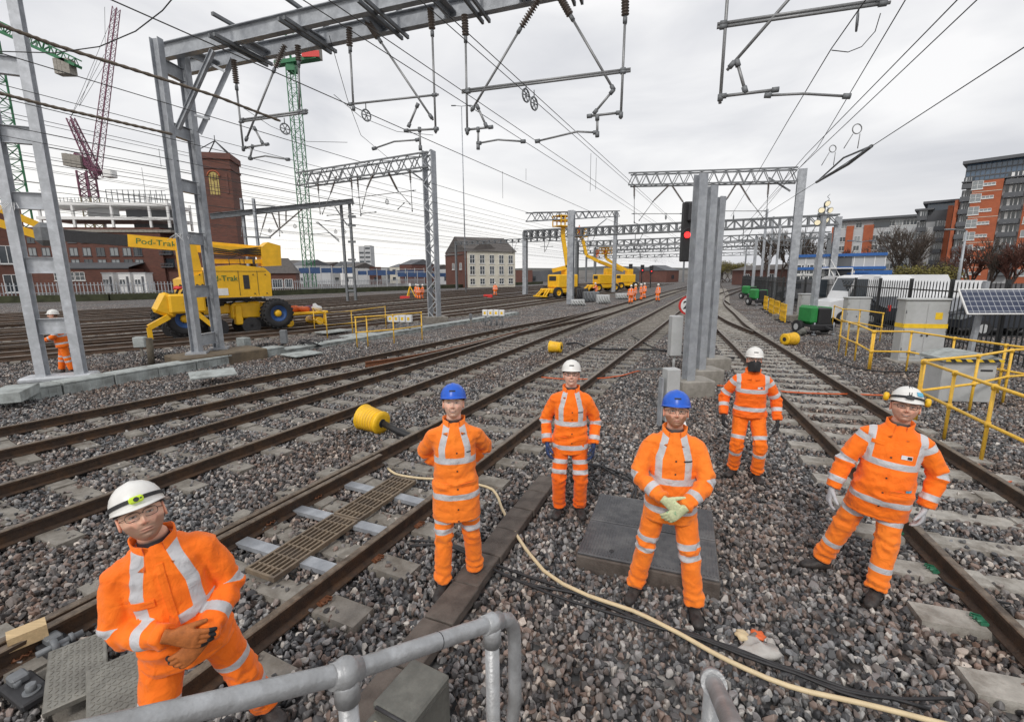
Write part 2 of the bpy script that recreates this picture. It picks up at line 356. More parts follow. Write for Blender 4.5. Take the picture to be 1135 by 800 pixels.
def face_col(x, y, z, kind):
    """base colour of the skin at a point of the head"""
    base = np.array(kind.get('skin', (.66,.40,.29))); hair = np.array(kind.get('hair', (.10,.06,.035)))
    n = len(x); c = np.tile(base, (n, 1)); g = lambda a, s: np.exp(-(a/s)**2)
    fr = np.clip((y - .015)/.03, 0, 1)
    def mix(w, col): nonlocal c; w = np.clip(w, 0, 1)[:, None]; c = c*(1-w) + np.array(col)*w
    mix(.45*fr*(g(x-.042, .02)+g(x+.042, .02))*g(z+.03, .025), base*np.array((1.1,.78,.75)))
    mix(.5*fr*g(x, .012)*g(z+.035, .014), base*np.array((1.1,.75,.72)))
    bw = kind.get('beard', 0)
    if bw:
        side = np.clip((np.abs(x)-.028)/.02, 0, 1)
        m = np.clip((-.052 - z + .03*side)/.012, 0, 1)*np.clip((y + .01)/.02, 0, 1)
        mus = fr*g(z+.055, .008)*(np.abs(x) < .034)
        m = np.maximum(m, mus)*(1 - .9*fr*g(x, .021)*g(z+.068, .009))
        mix(m*bw, np.array(kind.get('beardcol', hair)))
    sm = kind.get('smile'); mw = .031 if sm else .025; zc = z + .068 - (9*x*x if sm else 1.5*x*x)
    lip = fr*np.clip((1-(np.abs(x)/mw)**2)*1.6, 0, 1)
    mix(.8*lip*g(zc, .0085 if sm else .0065), base*np.array((.62,.36,.36)))
    mix(.95*lip*g(zc, .0046 if sm else .0017), base*.10)
    if sm: mix(.85*fr*np.clip((1-(x/.021)**2)*2, 0, 1)*g(zc - .0006, .0017), (.62,.58,.52))
    for s in (-1, 1): mix(.35*fr*g(x - s*(.020 + .35*np.clip(-.035-z, 0, .04)), .0035)*np.clip((-.03-z)/.01, 0, 1)*np.clip((z+.085)/.02, 0, 1), base*.45)
    for s in (-1, 1): mix(.8*fr*g(x - s*.0065, .0035)*g(z+.0445, .0025), base*.15)
    for s in (-1, 1):
        ex = x - s*.031; ez = z - .004
        mix(.88*fr*g(ex, .019)*g(z - .023 + 9*ex*ex, .0045), hair*.9)                      # brow
        sq = kind.get('eye', .0046); alm = np.clip((1 - (ex/.0145)**2 - (ez/sq)**2)*3, 0, 1)*fr
        mix(.8*fr*np.clip((1 - (ex/.018)**2 - ((ez-.001)/(sq+.003))**2)*3, 0, 1), base*.28)
        mix(alm, (.5,.47,.44)); mix(alm*np.clip((.0056 - np.hypot(ex, ez))/.001, 0, 1), (.06,.05,.045))
    if kind.get('hair_on', True):
        m = np.clip((-.012 - y - .35*(z < -.03)*np.abs(z+.03))/.01, 0, 1)*np.clip((z + .055)/.015, 0, 1)
        m = np.maximum(m, np.clip((z-.052)/.01, 0, 1))
        mix(m*.9, hair)
    return c
def head_mesh(mb, cols, H3, hc, kind, hi=True):
    nz, na = (84, 110) if hi else (22, 26)
    zs = np.linspace(-1, 1, nz); zs = np.sin(zs*PI/2)*.35 + zs*.65
    u = np.linspace(0, 1, na, endpoint=False)
    az = PI/2 + 2*PI*(u - .5) + (0.62*np.sin(2*PI*(u-.5)) * -1 if False else 0)
    az = PI/2 + 2*PI*((u-.5) - .11*np.sin(2*PI*(u-.5))) # dense in front
    Z, A = np.meshgrid(zs, az, indexing='ij'); Z = Z.ravel(); A = A.ravel()
    rr = np.sqrt(np.clip(1 - np.abs(Z)**2.25, 0, 1)); cx = np.cos(A); cy = np.sin(A)
    fat = kind.get('fat', 1.)
    low = np.clip(-Z, 0, 1); w = .077*fat*(1 - .22*low**1.4); d = np.where(cy > 0, .098 - .012*low, .098*(1-.35*low))
    x = w*rr*cx*(np.abs(cx)**-.08 if False else 1); y = d*rr*cy + .004; z = Z*.118
    y = y + .012*low**2*(cy > -.3)                                               # jaw forward
    g = lambda a, s: np.exp(-(a/s)**2); fr = (cy > .1)*np.clip(cy*2.2, 0, 1)
    nose = np.clip((.026 - z)/.052, 0, 1)**.9*np.clip((z + .044)/.008, 0, 1)
    y = y + fr*.030*g(x, .0105)*nose + fr*.008*(g(x-.014, .006)+g(x+.014, .006))*g(z+.034, .007)
    y = y - fr*.011*(g(x-.032, .017)+g(x+.032, .017))*g(z-.006, .013) + fr*.0055*(g(x-.031, .011)+g(x+.031, .011))*g(z-.004, .007)
    y = y + fr*.0055*g(z-.03, .009)*g(x, .05) + fr*.006*(g(x-.042, .02)+g(x+.042, .02))*g(z+.028, .018)
    y = y + fr*g(x, .022)*(.0055*g(z+.063, .0042) + .0065*g(z+.0735, .0045) - .003*g(z+.0682, .002) - .004*g(z+.083, .005))
    y = y + fr*.008*g(x, .02)*g(z+.1, .013)
    if kind.get('smile'): y = y + fr*.004*(g(x-.034, .012)+g(x+.034, .012))*g(z+.045, .014)
    P = np.stack([x, y, z], 1); col = face_col(x, y, z, kind)
    n0 = len(mb.v); fs = []
    for i in range(nz-1):
        for j in range(na): j2 = (j+1) % na; fs.append((i*na+j, i*na+j2, (i+1)*na+j2, (i+1)*na+j))
    T = Matrix.Translation(hc) @ H3.to_4x4()
    mb.add([T @ V(p) for p in P], fs, True); cols += [tuple(c) for c in col]
    sk = kind.get('skin', (.66,.40,.29))
    for s in (-1, 1):                                                            # ears
        k0 = len(mb.v); q = [V((s*(.0765*fat), -.002 + .013*math.cos(t) - .004*math.sin(t), -.006 + .030*math.sin(t)*(1 if math.sin(t) > 0 else .85))) for t in np.linspace(0, 2*PI, 13)[:-1]]
        mb.tube([T @ (p + V((s*.005, -.004, 0))) for p in q], .0055, 6, closed=True); mb.ball(T @ V((s*.073*fat, -.002, -.006)), .018, 8, (.3,.6,1.25), H3)
        cols += [(sk[0]*1.05, sk[1]*.85, sk[2]*.8)]*(len(mb.v)-k0)
def hat(parent, T, m, hi=True, strap=None, lamp=None, defenders=False, logo=False, blackstrap=False):
    """T maps head space to the parent"""
    n = 40 if hi else 14; zs = [0, .004, .02, .045, .07, .09, .105, .114, .118] if hi else [0, .03, .07, .1, .118]
    mb = MB(T); rings = []
    def rim(t, z, k):
        cx, sy = math.cos(t), math.sin(t)
        f = math.sqrt(max(0, 1 - (z/.1185)**2.35)); rx, ry = .103*f, .128*f
        r = 1.
        x, y = rx*cx, ry*sy
        rg = .004*math.exp(-(x/.02)**2) + .0028*(math.exp(-((abs(x)-.045)/.008)**2))
        return V((x, y*1.0, z + (rg if z > .04 else 0)))
    base = V((0, .002, .048))
    lip = []
    for t in np.linspace(0, 2*PI, n, endpoint=False):
        sy = math.sin(t); e = .008 + .030*max(0, sy)**2.5
        lip.append(V((math.cos(t)*(.103 + e*.6), sy*(.128 + e), -.006 - .012*max(0, sy)**3)))
    inner = [base + V((math.cos(t)*.095, math.sin(t)*.12, -.004)) for t in np.linspace(0, 2*PI, n, endpoint=False)]
    rings.append(inner); rings.append([base + p + V((0,0,-.003)) for p in lip]); rings.append([base + p for p in lip])
    for z in zs: rings.append([base + rim(t, z, 0) for t in np.linspace(0, 2*PI, n, endpoint=False)])
    mb.loft(rings); h = mb.build('hard_hat', m, parent)
    if hi:
        c = MB(T); c.tube([base + V((math.cos(t)*.088, math.sin(t)*.108, -.012)) for t in np.linspace(0, 2*PI, 24, endpoint=False)], .006, 6, closed=True); c.build('inner_headband', M['strap'], h)
        if strap:
            for yy in ((0,) if strap == 1 else (0,)):
                s_ = MB(T); a = []
                ts = np.linspace(0, 2*PI, 40, endpoint=False)
                lo = [base + V((math.cos(t)*.1065, math.sin(t)*.1315, .012 + .006*math.sin(t))) for t in ts]; hi_ = [p + V((0, 0, .018)) + V((-math.cos(t)*.003, -math.sin(t)*.003, 0)) for p, t in zip(lo, ts)]
                k = len(lo); s_.add(lo + hi_, [(i, (i+1) % k, k + (i+1) % k, k+i) for i in range(k)], True); s_.build('lamp_strap', M['strap'], h)
            if strap == 2:
                s_ = MB(T); pts = [base + V((0, .1315*math.cos(a), .1235*math.sin(a))) for a in np.linspace(.1, PI-.1, 22)]
                vs = []
                for p in pts: vs += [p + V((-.010, 0, 0)), p + V((.010, 0, 0))]
                s_.add(vs, [(2*i, 2*i+1, 2*i+3, 2*i+2) for i in range(len(pts)-1)], True); s_.build('top_strap', M['strap'], h)
        if lamp:
            l = MB(T); l.bbox(base + V((0, .138, .024)), (.054, .024, .030), .007); lo = l.build('headlamp', lamp, h)
            l = MB(T); l.cyl(base + V((0, .147, .024)), base + V((0, .1525, .024)), .0105, 14); l.cyl(base + V((-.017, .147, .024)), base + V((-.017, .151, .024)), .004, 8); l.build('lens', M['dark'], lo)
        if defenders:
            for s in (-1, 1):
                d = MB(T); c0 = base + V((s*.108, -.012, .016)); d.lathe([(.0,0),(.026,.002),(.034,.010),(.034,.028),(.024,.036),(0,.038)], 18, Matrix.Translation(c0) @ Matrix.Rotation(s*PI/2, 4, 'Y')); e = d.build('ear_defender', M['yellow'], h)
                d = MB(T); d.tube([base + V((s*.11, -.012, .06)), c0 + V((s*.02, 0, .03))], .004, 6); d.build('arm', M['strap'], e)
            d = MB(T); d.box(base + V((-.058, .098, .060)), (.040, .003, .034), R=Matrix.Rotation(rad(28), 3, 'Z') @ Matrix.Rotation(rad(28), 3, 'X')); d.build('sticker', M['bluesticker'], h)
        if logo:
            d = MB(T); d.add([base + V((x, .1285*math.sqrt(max(0, 1-(x/.103)**2))*math.sqrt(1-(z/.1185)**2.35) + .0015, z)) for z in (.040, .052) for x in (-.024, -.012, 0, .012, .024)], [(i, i+1, i+6, i+5) for i in range(4)]); d.build('logo', M['strap'], h)
    return h
M['bluesticker'] = mat('pale_blue_sticker', (.10,.38,.55), .5)
M['badge'] = mat('white_badge', (.7,.7,.72), .5)
def hand(parent, W, D, Np, T, m, curl=(.5,.6,.6,.7), spread=.06, thumb=.6, voxel=.0042, sc=1., name='glove', tips=None):
    """W wrist point, D finger direction, Np palm normal (fingers curl towards it), T thumb side"""
    W = V(W); D = V(D).normalized(); Np = V(Np); Np = (Np - D*Np.dot(D)).normalized(); T = V(T); T = (T - D*T.dot(D) - Np*T.dot(Np)).normalized()
    mb = MB(); r = .0112*sc
    Pp = lambda a, b, c=0: W + (D*a + T*b + Np*c)*sc
    rings = [[Pp(a, b, 0) + T*(w*math.cos(t))*sc + Np*(h*math.sin(t))*sc for t in np.linspace(0, 2*PI, 16, endpoint=False)] for a, b, w, h in ((-.035,0,.030,.026),(-.01,0,.029,.022),(.02,.002,.037,.017),(.06,.001,.043,.016),(.09,.0,.042,.014),(.1,0,.036,.010))]
    mb.loft(rings)
    tipp = []
    for k, (b, l) in enumerate(((.031,.072),(.0105,.08),(-.0105,.074),(-.030,.058))):
        c = curl[k]; p = Pp(.088 - abs(b)*.15, b); a = 0; pts = [Pp(.06, b*.9), p]; d0 = (D + T*(b*spread*18)).normalized()
        for seg, f in ((.45, .8), (.32, 1.), (.23, .8)):
            a += c*f; d = d0*math.cos(a) + Np*math.sin(a); p = p + d*(l*seg*sc); pts.append(p)
        capsule(mb, pts, [r*1.1, r*1.08, r, r*.95, r*.82], 10, 3); tipp.append(pts[-1])
    d = (D*.72 + T*(.75 if thumb > .4 else .30) + Np*.25).normalized(); thumb = max(thumb, .55); p = Pp(.018, .028, .004); pts = [Pp(.0, .012), p]
    for l, bend in ((.036, .0), (.032, .35*thumb), (.026, .5*thumb)):
        d = (d + (D*.55 + Np*.6)*bend).normalized(); p = p + d*l*sc; pts.append(p)
    capsule(mb, pts, [r*1.3, r*1.45, r*1.25, r*1.1, r*.9], 10, 3)
    me = remeshed(mb, voxel, 2); o = obj_of(name, me, m, parent)
    if tips:
        me.materials.append(tips)
        for q in me.polygons:
            if min((q.center - t_).length for t_ in tipp) < .034: q.material_index = 1
    return o, tipp
def smin_ring(mb, pts, r, n=10): mb.tube(pts, r, n, closed=True)
def person(label, loc, facing, cfg, hi=True, group=None, cat='person'):
    """facing: compass angle of local +Y (0 = away from the camera, PI = towards it). Local x = the person's right."""
    g = lambda k, d=None: cfg.get(k, d)
    root = thing('person', label, cat, loc, facing, group); s = g('s', 1.)
    vox = g('vox', .010) if hi else .028
    pel = V(g('pelvis', (0, 0, .93))); lean = V(g('lean', (0, 0, 0))); up = (V((0, 0, 1)) + lean).normalized()
    side = V((math.cos(g('hipyaw', 0)), math.sin(g('hipyaw', 0)), 0)); side = (side - up*side.dot(up)).normalized(); fwd = up.cross(side).normalized() 
    fwd = -side.cross(up) if False else up.cross(side)
    B = lambda x, y, z: pel + side*x + fwd*y + up*z           # body frame above the pelvis
    bw = g('bulk', 1.)
    # --- torso / jacket
    hem = g('hem', -.16); neck = B(0, -.01, .50); nz = noise
    hw = .212 + .05*max(0, -hem - .15); prof = [(hem, hw, .160), (hem+.03, hw-.002, .162), (-.05, .205, .156), (.06, .190, .146), (.16, .184, .142), (.26, .186, .142), (.33, .190, .137), (.385, .184, .125), (.43, .152, .108), (.465, .112, .090), (.495, .080, .075)]
    belly = g('belly', 0.)
    jb = MB(); rings = []
    for z, rx, ry in prof: rings.append(ellring(B(0, (-.01 if z > .3 else 0) + belly*.03*math.exp(-((z-.02)/.16)**2), z), side, fwd, rx*bw, ry*bw*(1+.25*belly*math.exp(-((z-.02)/.18)**2))))
    jb.loft(rings)
    sh = {k: B(k*.168*bw, -.008, .392) for k in (-1, 1)}       # +1 = right side (local +x)
    arms = {}; armr = [.078*bw, .072, .063, .057, .052]
    for k, nm in ((1, 'R'), (-1, 'L')):
        hnd = V(g('hand'+nm, (k*.30, .06, .78))); pole = V(g('pole'+nm, (k*.6, -.7, -.2)))
        el, wr = ik(sh[k], hnd, .285, .265, pole)
        p1 = sh[k].lerp(el, .5); p2 = el.lerp(wr, .5)
        arms[k] = ([B(k*.09*bw, -.008, .388), sh[k], p1, el, p2, wr], [.066*bw, .074*bw, .072*bw, .065*bw, .062*bw, .058*bw])
        capsule(jb, arms[k][0], arms[k][1], 16 if hi else 8, 3, True)
    me = remeshed(jb, vox, 5 if hi else 2)
    P = co_of(me); N_ = no_of(me); O = np.array(pel)
    loc3 = (P - O) @ np.array([list(side), list(fwd), list(up)]).T      # x right, y fwd, z up in body frame
    dR, sR = chain_coord(P, *arms[1]); dL, sL = chain_coord(P, *arms[-1]); da = np.minimum(dR, dL); sa = np.where(dR < dL, sR, sL)
    rx = np.interp(loc3[:, 2], [p[0] for p in prof], [p[1]*bw for p in prof]); ry = np.interp(loc3[:, 2], [p[0] for p in prof], [p[2]*bw for p in prof])
    dt = (np.sqrt((loc3[:, 0]/rx)**2 + (loc3[:, 1]/ry)**2) - 1)*np.minimum(rx, ry)
    isarm = (da < dt - .004) & (sa > .10)
    tp = np.full(len(P), -.05); bh = .025
    for zc in g('bands', (.12, -.05)): tp = np.maximum(tp, bh - np.abs(loc3[:, 2] - zc - g('banddip', 0)*np.abs(loc3[:, 0])))
    z1 = max(g('bands', (.12, -.05)))
    if g('braces', True):
        bx = np.abs(np.abs(loc3[:, 0]) - .112*bw + .25*np.clip(loc3[:, 2]-.3, 0, 1))
        tp = np.maximum(tp, np.minimum(np.minimum(bh - bx, loc3[:, 2] - z1), np.hypot(loc3[:, 0], loc3[:, 1]) - .078))
    elif g('sash', False): tp = np.maximum(tp, np.minimum(bh - np.abs(np.abs(loc3[:, 0]) - .16), loc3[:, 2] - z1 - .02))
    ta = np.full(len(P), -.05)
    for d in g('armbands', (.33, .50)): ta = np.maximum(ta, bh - np.abs(sa - d))
    if g('topband'): ta = np.maximum(ta, bh - np.abs(sa - .13))
    tape = np.where(isarm, ta, tp)
    if hi:
        sd = g('seed', 1)
        wa = ridged(P, (13, 13, 10), .013, sd) + .0045*np.sin(sa*95 + 9*P[:, 0])*(np.exp(-((sa-.37)/.075)**2) + .8*np.exp(-((sa-.58)/.05)**2)); wt = ridged(P, (7, 7, 12), .013, sd+5) + .003*np.sin(loc3[:, 2]*70 + 14*loc3[:, 0])*np.exp(-((loc3[:, 2]-.02)/.1)**2)
        elb = np.exp(-((sa - .37)/.09)**2)*1.0 + .55 + np.exp(-((sa - .60)/.05)**2)*.5
        wv = np.where(isarm, wa*elb, wt*(.5 + .8*np.exp(-((loc3[:, 2]+.02)/.12)**2) + .6*np.exp(-((loc3[:, 2]-.38)/.06)**2)*(np.abs(loc3[:, 0]) > .1)))
        zip_ = (loc3[:, 1] > 0)*(~isarm)*(-.004*np.exp(-((loc3[:, 0]-.022)/.006)**2) + .003*np.exp(-((loc3[:, 0])/.018)**4))
        hemz = np.where(isarm, 0, -.004*np.exp(-((loc3[:, 2]-hem-.028)/.006)**2)); cuff = np.where(isarm, -.004*np.exp(-((sa - .585)/.007)**2), 0)
        band = .0012*np.clip(tape/.002, 0, 1)
        P = P + N_*(wv + zip_ + hemz + cuff + band)[:, None]; set_co(me, P)
    a = me.attributes.new('tape', 'FLOAT', 'POINT'); a.data.foreach_set('value', tape.astype(np.float32))
    jk = obj_of('jacket', me, M[g('cloth', 'orange')], root)
    # --- trousers
    tb = MB(); legs = {}; feet = {}
    for k, nm in ((1, 'R'), (-1, 'L')):
        ft = V(g('foot'+nm, (k*.12, 0, 0))); ank = ft + V((0, 0, .095)); hip = B(k*.088, 0, -.03)
        kn, an = ik(hip, ank, .43, .42, V(g('kpole'+nm, (k*.15, 1, 0)))); feet[k] = (ft, g('toe'+nm, k*.25))
        legs[k] = ([hip, hip.lerp(kn, .5), kn, kn.lerp(ank, .5), ank + V((0, 0, .028))], [.102*bw, .093*bw, .080*bw, .078*bw, .076*bw])
        capsule(tb, legs[k][0], legs[k][1], 16 if hi else 8, 4, True)
    tb.loft([ellring(B(0, 0, z), side, fwd, rx_*bw, ry_*bw) for z, rx_, ry_ in ((-.12, .12, .10), (-.07, .17, .125), (0, .178, .128), (.08, .165, .12))])
    me = remeshed(tb, vox, 4 if hi else 2); P = co_of(me); N_ = no_of(me)
    dR, sR = chain_coord(P, *legs[1]); dL, sL = chain_coord(P, *legs[-1]); sa = np.where(dR < dL, sR, sL)
    tape = np.full(len(P), -.05)
    for d in g('legbands', (.42, .52)): tape = np.maximum(tape, .024 - np.abs(sa - d))
    if hi:
        w = .004*np.sin(sa*85 + 12*P[:, 0])*(np.exp(-((sa-.44)/.08)**2) + 1.3*np.exp(-((sa-.78)/.07)**2)) + ridged(P, (11, 11, 11), .014, g('seed', 1)+11)*(.45 + np.exp(-((sa-.43)/.09)**2) + 1.0*np.exp(-((sa-.83)/.06)**2) + .7*np.exp(-(sa/.1)**2))
        P = P + N_*(w + .0012*np.clip(tape/.002, 0, 1) - .004*np.exp(-((sa-.805)/.007)**2))[:, None]; set_co(me, P)
    a = me.attributes.new('tape', 'FLOAT', 'POINT'); a.data.foreach_set('value', tape.astype(np.float32))
    obj_of('trousers', me, M[g('cloth2', g('cloth', 'orange'))], root)
    # --- boots
    for k in (1, -1):
        ft, toe = feet[k]; d = V((math.sin(toe), math.cos(toe), 0)); sd_ = V((d.y, -d.x, 0)); pit = g('boottilt', 0) if k == g('bootside', 1) else 0
        bb = MB(); q = lambda a, b, c: ft + d*a*.86 + sd_*b*.95 + V((0, 0, c + a*pit))
        bb.loft([[q(a, w*math.cos(t), max(.004, zc + h*math.sin(t))) for t in np.linspace(0, 2*PI, 14, endpoint=False)] for a, w, zc, h in ((-.088,.02,.05,.03),(-.08,.038,.055,.05),(-.03,.044,.06,.06),(.03,.045,.052,.052),(.09,.052,.040,.038),(.15,.050,.036,.034),(.185,.036,.03,.026),(.197,.015,.026,.014))])
        capsule(bb, [q(-.035, 0, .06), q(-.04, 0, .2)], [.05, .052], 12, 2)
        obj_of('boot', remeshed(bb, .008 if hi else .025, 2 if hi else 1), M['boot'], root)
    # --- head, neck and inner body: one mesh
    hc = neck + up*g('neckup', .142) + V(g('headoff', (0, .02, 0)))
    yaw, pit, rol = [rad(a) for a in g('head', (0, 8, 0))]
    H3 = Matrix.Rotation(-yaw, 3, 'Z') @ Matrix.Rotation(pit, 3, 'X') @ Matrix.Rotation(rol, 3, 'Y')
    kind = g('face', {}); mb = MB(); cols = []
    head_mesh(mb, cols, H3, hc, kind, hi)
    n0 = len(mb.v); shirt = g('shirt', (.02,.02,.022)); skn = kind.get('skin', (.66,.40,.29)); n_ = 24 if hi else 10
    pts = [(B(0, 0, -.1), .14, .09), (B(0, 0, .1), .15, .09), (B(0, 0, .3), .16, .09), (B(0, -.005, .42), .13, .075), (B(0, -.008, .47), .075, .065), (neck + up*.012, .063, .063), (neck + up*.03, .058, .06), (hc + H3 @ V((0, -.02, -.075)), .056, .058), (hc + H3 @ V((0, -.01, -.03)), .05, .06)]
    rr = [ellring(c, side, fwd, a, b, n_, 2.) for c, a, b in pts]; mb.loft(rr)
    for i in range(len(pts)): cols += [tuple(shirt if i < 6 else skn)]*n_
    me = mb.mesh('body', []); at_ = me.color_attributes.new('col', 'FLOAT_COLOR', 'POINT')
    at_.data.foreach_set('color', np.array([(*c, 1) for c in cols], np.float32).ravel())
    obj_of('body', me, M['skin'], root)
    # --- collar
    if hi:
        cb = MB(); n = 40; op = g('open', .55); out = []
        ts = np.linspace(-PI + op*.5, PI - op*.5, n); prof_c = [(0, 0, 0), (.022, .012, 0), (.055, .02, 0), (.075, .018, 0)]
        base = B(0, -.004, .452)
        def cp(t, r, z, o=0):
            # t=0 back, +-PI front
            rx_, ry_ = .090 + r + o, .088 + r + o; dz = -.038*max(0, (abs(t)-1.6))/(PI-1.6)
            wob = .004*math.sin(t*5 + g('seed', 1))
            return base + side*(math.sin(t)*rx_) - fwd*(math.cos(t)*ry_) + up*(z + dz + wob)
        lev = [(.034, -.022), (.015, .0), (.0, .03), (.002, g('collarh', .080)), (-.006, g('collarh', .080)+.002), (-.008, .03), (.0, -.015)]
        vs = [cp(t, r, z) for t in ts for r, z in lev]; k = len(lev)
        cb.add(vs, [(i*k+j, i*k+(j+1) % k, (i+1)*k+(j+1) % k, (i+1)*k+j) for i in range(n-1) for j in range(k)] + [tuple(range(k)), tuple((n-1)*k + j for j in range(k))[::-1]], True)
        me = cb.mesh('collar', []); a = me.attributes.new('tape', 'FLOAT', 'POINT'); a.data.foreach_set('value', [-.05]*len(me.vertices))
        obj_of('collar', me, M[g('cloth', 'orange')], jk)
    # --- hat
    T = Matrix.Translation(hc) @ H3.to_4x4()
    if g('hatm') is not None: hat(root, T, g('hatm'), hi, g('strap'), g('lamp'), g('defenders', False), g('logo', False))
    if hi and g('glasses'):
        fr_ = MB(T)
        for s_ in (-1, 1):
            fr_.tube([V((s_*.033 + .027*math.copysign(abs(math.cos(t))**.7, math.cos(t)), .108 - 6*((s_*.033 + .027*math.cos(t))**2), .004 + .0185*math.copysign(abs(math.sin(t))**.75, math.sin(t)))) for t in np.linspace(0, 2*PI, 22, endpoint=False)], g('glassr', .0013), 6, closed=True)
            fr_.tube([V((s_*.060, .088, .008)), V((s_*.079, .06, .008)), V((s_*.081, .0, .004))], .0017, 6)
        fr_.tube([V((-.008, .1095, .008)), V((0, .111, .010)), V((.008, .1095, .008))], .0016, 6); go = fr_.build('glasses', M['strap'], root)
        for s_ in (-1, 1):
            l = MB(T); l.add([V((s_*.033, .1095 - 6*(.033)**2 + .002, .004))] + [V((s_*.033 + .026*math.copysign(abs(math.cos(t))**.7, math.cos(t)), .108 - 6*((s_*.033 + .026*math.cos(t))**2), .004 + .0178*math.copysign(abs(math.sin(t))**.75, math.sin(t)))) for t in np.linspace(0, 2*PI, 22, endpoint=False)], [(0, i+1, (i+1) % 22 + 1) for i in range(22)], True)
            l.build('lens', M['lens'], go)
    if hi and g('mask'):
        k = MB(T); vs = []; nn = 17; rows = [(.0, 0), (-.025, 1), (-.05, 1.1), (-.08, 1), (-.108, .6), (-.125, .2)]
        for z, b in rows:
            for i in range(nn):
                t = -1.25 + 2.5*i/(nn-1); zz = z - .012*abs(math.sin(t)) + (.0 if z < -.01 else .010*math.cos(t*2.2)); low_ = min(1, max(0, -zz/.118))
                vs.append(V((math.sin(t)*(.082 - .010*low_), math.cos(t)*(.103) + .010 + .024*b*math.exp(-(t/.35)**2), zz - .012)))
        k.add(vs, [(r*nn+i, r*nn+i+1, (r+1)*nn+i+1, (r+1)*nn+i) for r in range(len(rows)-1) for i in range(nn-1)], True); k.build('face_mask', M['strap'], root)
    # --- hands
    gm = g('glove')
    if gm is not None:
        for k, nm in ((1, 'R'), (-1, 'L')):
            wr = arms[k][0][-1]; el = arms[k][0][3]; d = (wr - el).normalized(); hp = g('hp'+nm)
            if hi:
                W = wr + d*.028
                if hp: hand(root, W + V(hp.get('off', (0,0,0))), V(hp['D']), V(hp['N']), V(hp['T']), gm, hp.get('curl', (.5,.55,.6,.6)), thumb=hp.get('thumb', .6), voxel=g('hvox', .005), sc=g('hsc', 1.08), tips=g('tips'))
                else: hand(root, W, d*.8 + V((0, .1, -.5)), V((-k, -.25, 0)), V((0, 1, .1)), gm, (.45, .5, .55, .6), voxel=g('hvox', .005), sc=g('hsc', 1.08))
            else:
                b = MB(); capsule(b, [wr, wr + d*.08, wr + d*.15], [.035, .04, .02], 8, 2); b.build('glove', gm, root)
    root['_b'] = 0; del root['_b']
    return root, jk, B, side, fwd, up
def patch(jk, parent, name, B, x, z, w, h, m, fwd, off=.004, thick=.004, seg=(5, 3), tapeval=None, tilt=0.):
    """a small cloth piece lying on the front of the jacket"""
    me = jk.data; m = me.materials[0] if m is M['orange'] else m; from mathutils.bvhtree import BVHTree
    bv = getattr(patch, 'cache', {}).get(me.name)
    if bv is None: bv = BVHTree.FromPolygons([v.co.copy() for v in me.vertices], [tuple(p.vertices) for p in me.polygons]); patch.cache = {me.name: bv}
    vs = []; nx, nz = seg; ct, st = math.cos(tilt), math.sin(tilt)
    for j in range(nz+1):
        for i in range(nx+1):
            u, v = (i/nx-.5)*w, (j/nz-.5)*h; o = B(x + u*ct - v*st, .6, z + u*st + v*ct); hit = bv.ray_cast(o, -fwd)
            p = hit[0] if hit[0] is not None else B(x+u, .14, z+v); vs.append(p + fwd*off)
    k = nx+1; n = len(vs); vs2 = vs + [p - fwd*thick*1.5 for p in vs]; fs = [(j*k+i, j*k+i+1, (j+1)*k+i+1, (j+1)*k+i) for j in range(nz) for i in range(nx)]
    edge = [i for i in range(nx+1)] + [j*k+nx for j in range(1, nz+1)] + [nz*k+i for i in range(nx-1, -1, -1)] + [j*k for j in range(nz-1, 0, -1)]
    fs += [(edge[i], edge[(i+1) % len(edge)], edge[(i+1) % len(edge)] + n, edge[i] + n) for i in range(len(edge))]
    mb = MB(); mb.add(vs2, fs, False); o = mb.build(name, m, parent)
    if tapeval is not None:
        a = o.data.attributes.new('tape', 'FLOAT', 'POINT'); a.data.foreach_set('value', [tapeval]*len(o.data.vertices))
    return o
def face(dx, dy): return math.atan2(-dx, dy)
def loc_of(root_loc, fa, w):
    """world point -> the person's own frame"""
    return Matrix.Rotation(-fa, 3, 'Z') @ (V(w) - V(root_loc))
def badge(jk, B, fwd, x, z, w=.05, h=.022, side_dark=True):
    p = patch(jk, jk, 'badge', B, x, z, w, h, M['badge'], fwd, .006, .002)
    patch(jk, p, 'logo', B, x - w*.25, z, w*.4, h*.7, M['strap'], fwd, .008, .001)
def flaps(jk, B, fwd, lst):
    for x, z, w, h in lst: patch(jk, jk, 'pocket_flap', B, x, z, w, h, M['orange'], fwd, .0065, .005, tapeval=-.05)
def studs(jk, B, fwd, x, zs):
    for z in zs: patch(jk, jk, 'press_stud', B, x, z, .011, .011, M['strap'], fwd, .006, .002, (1, 1))
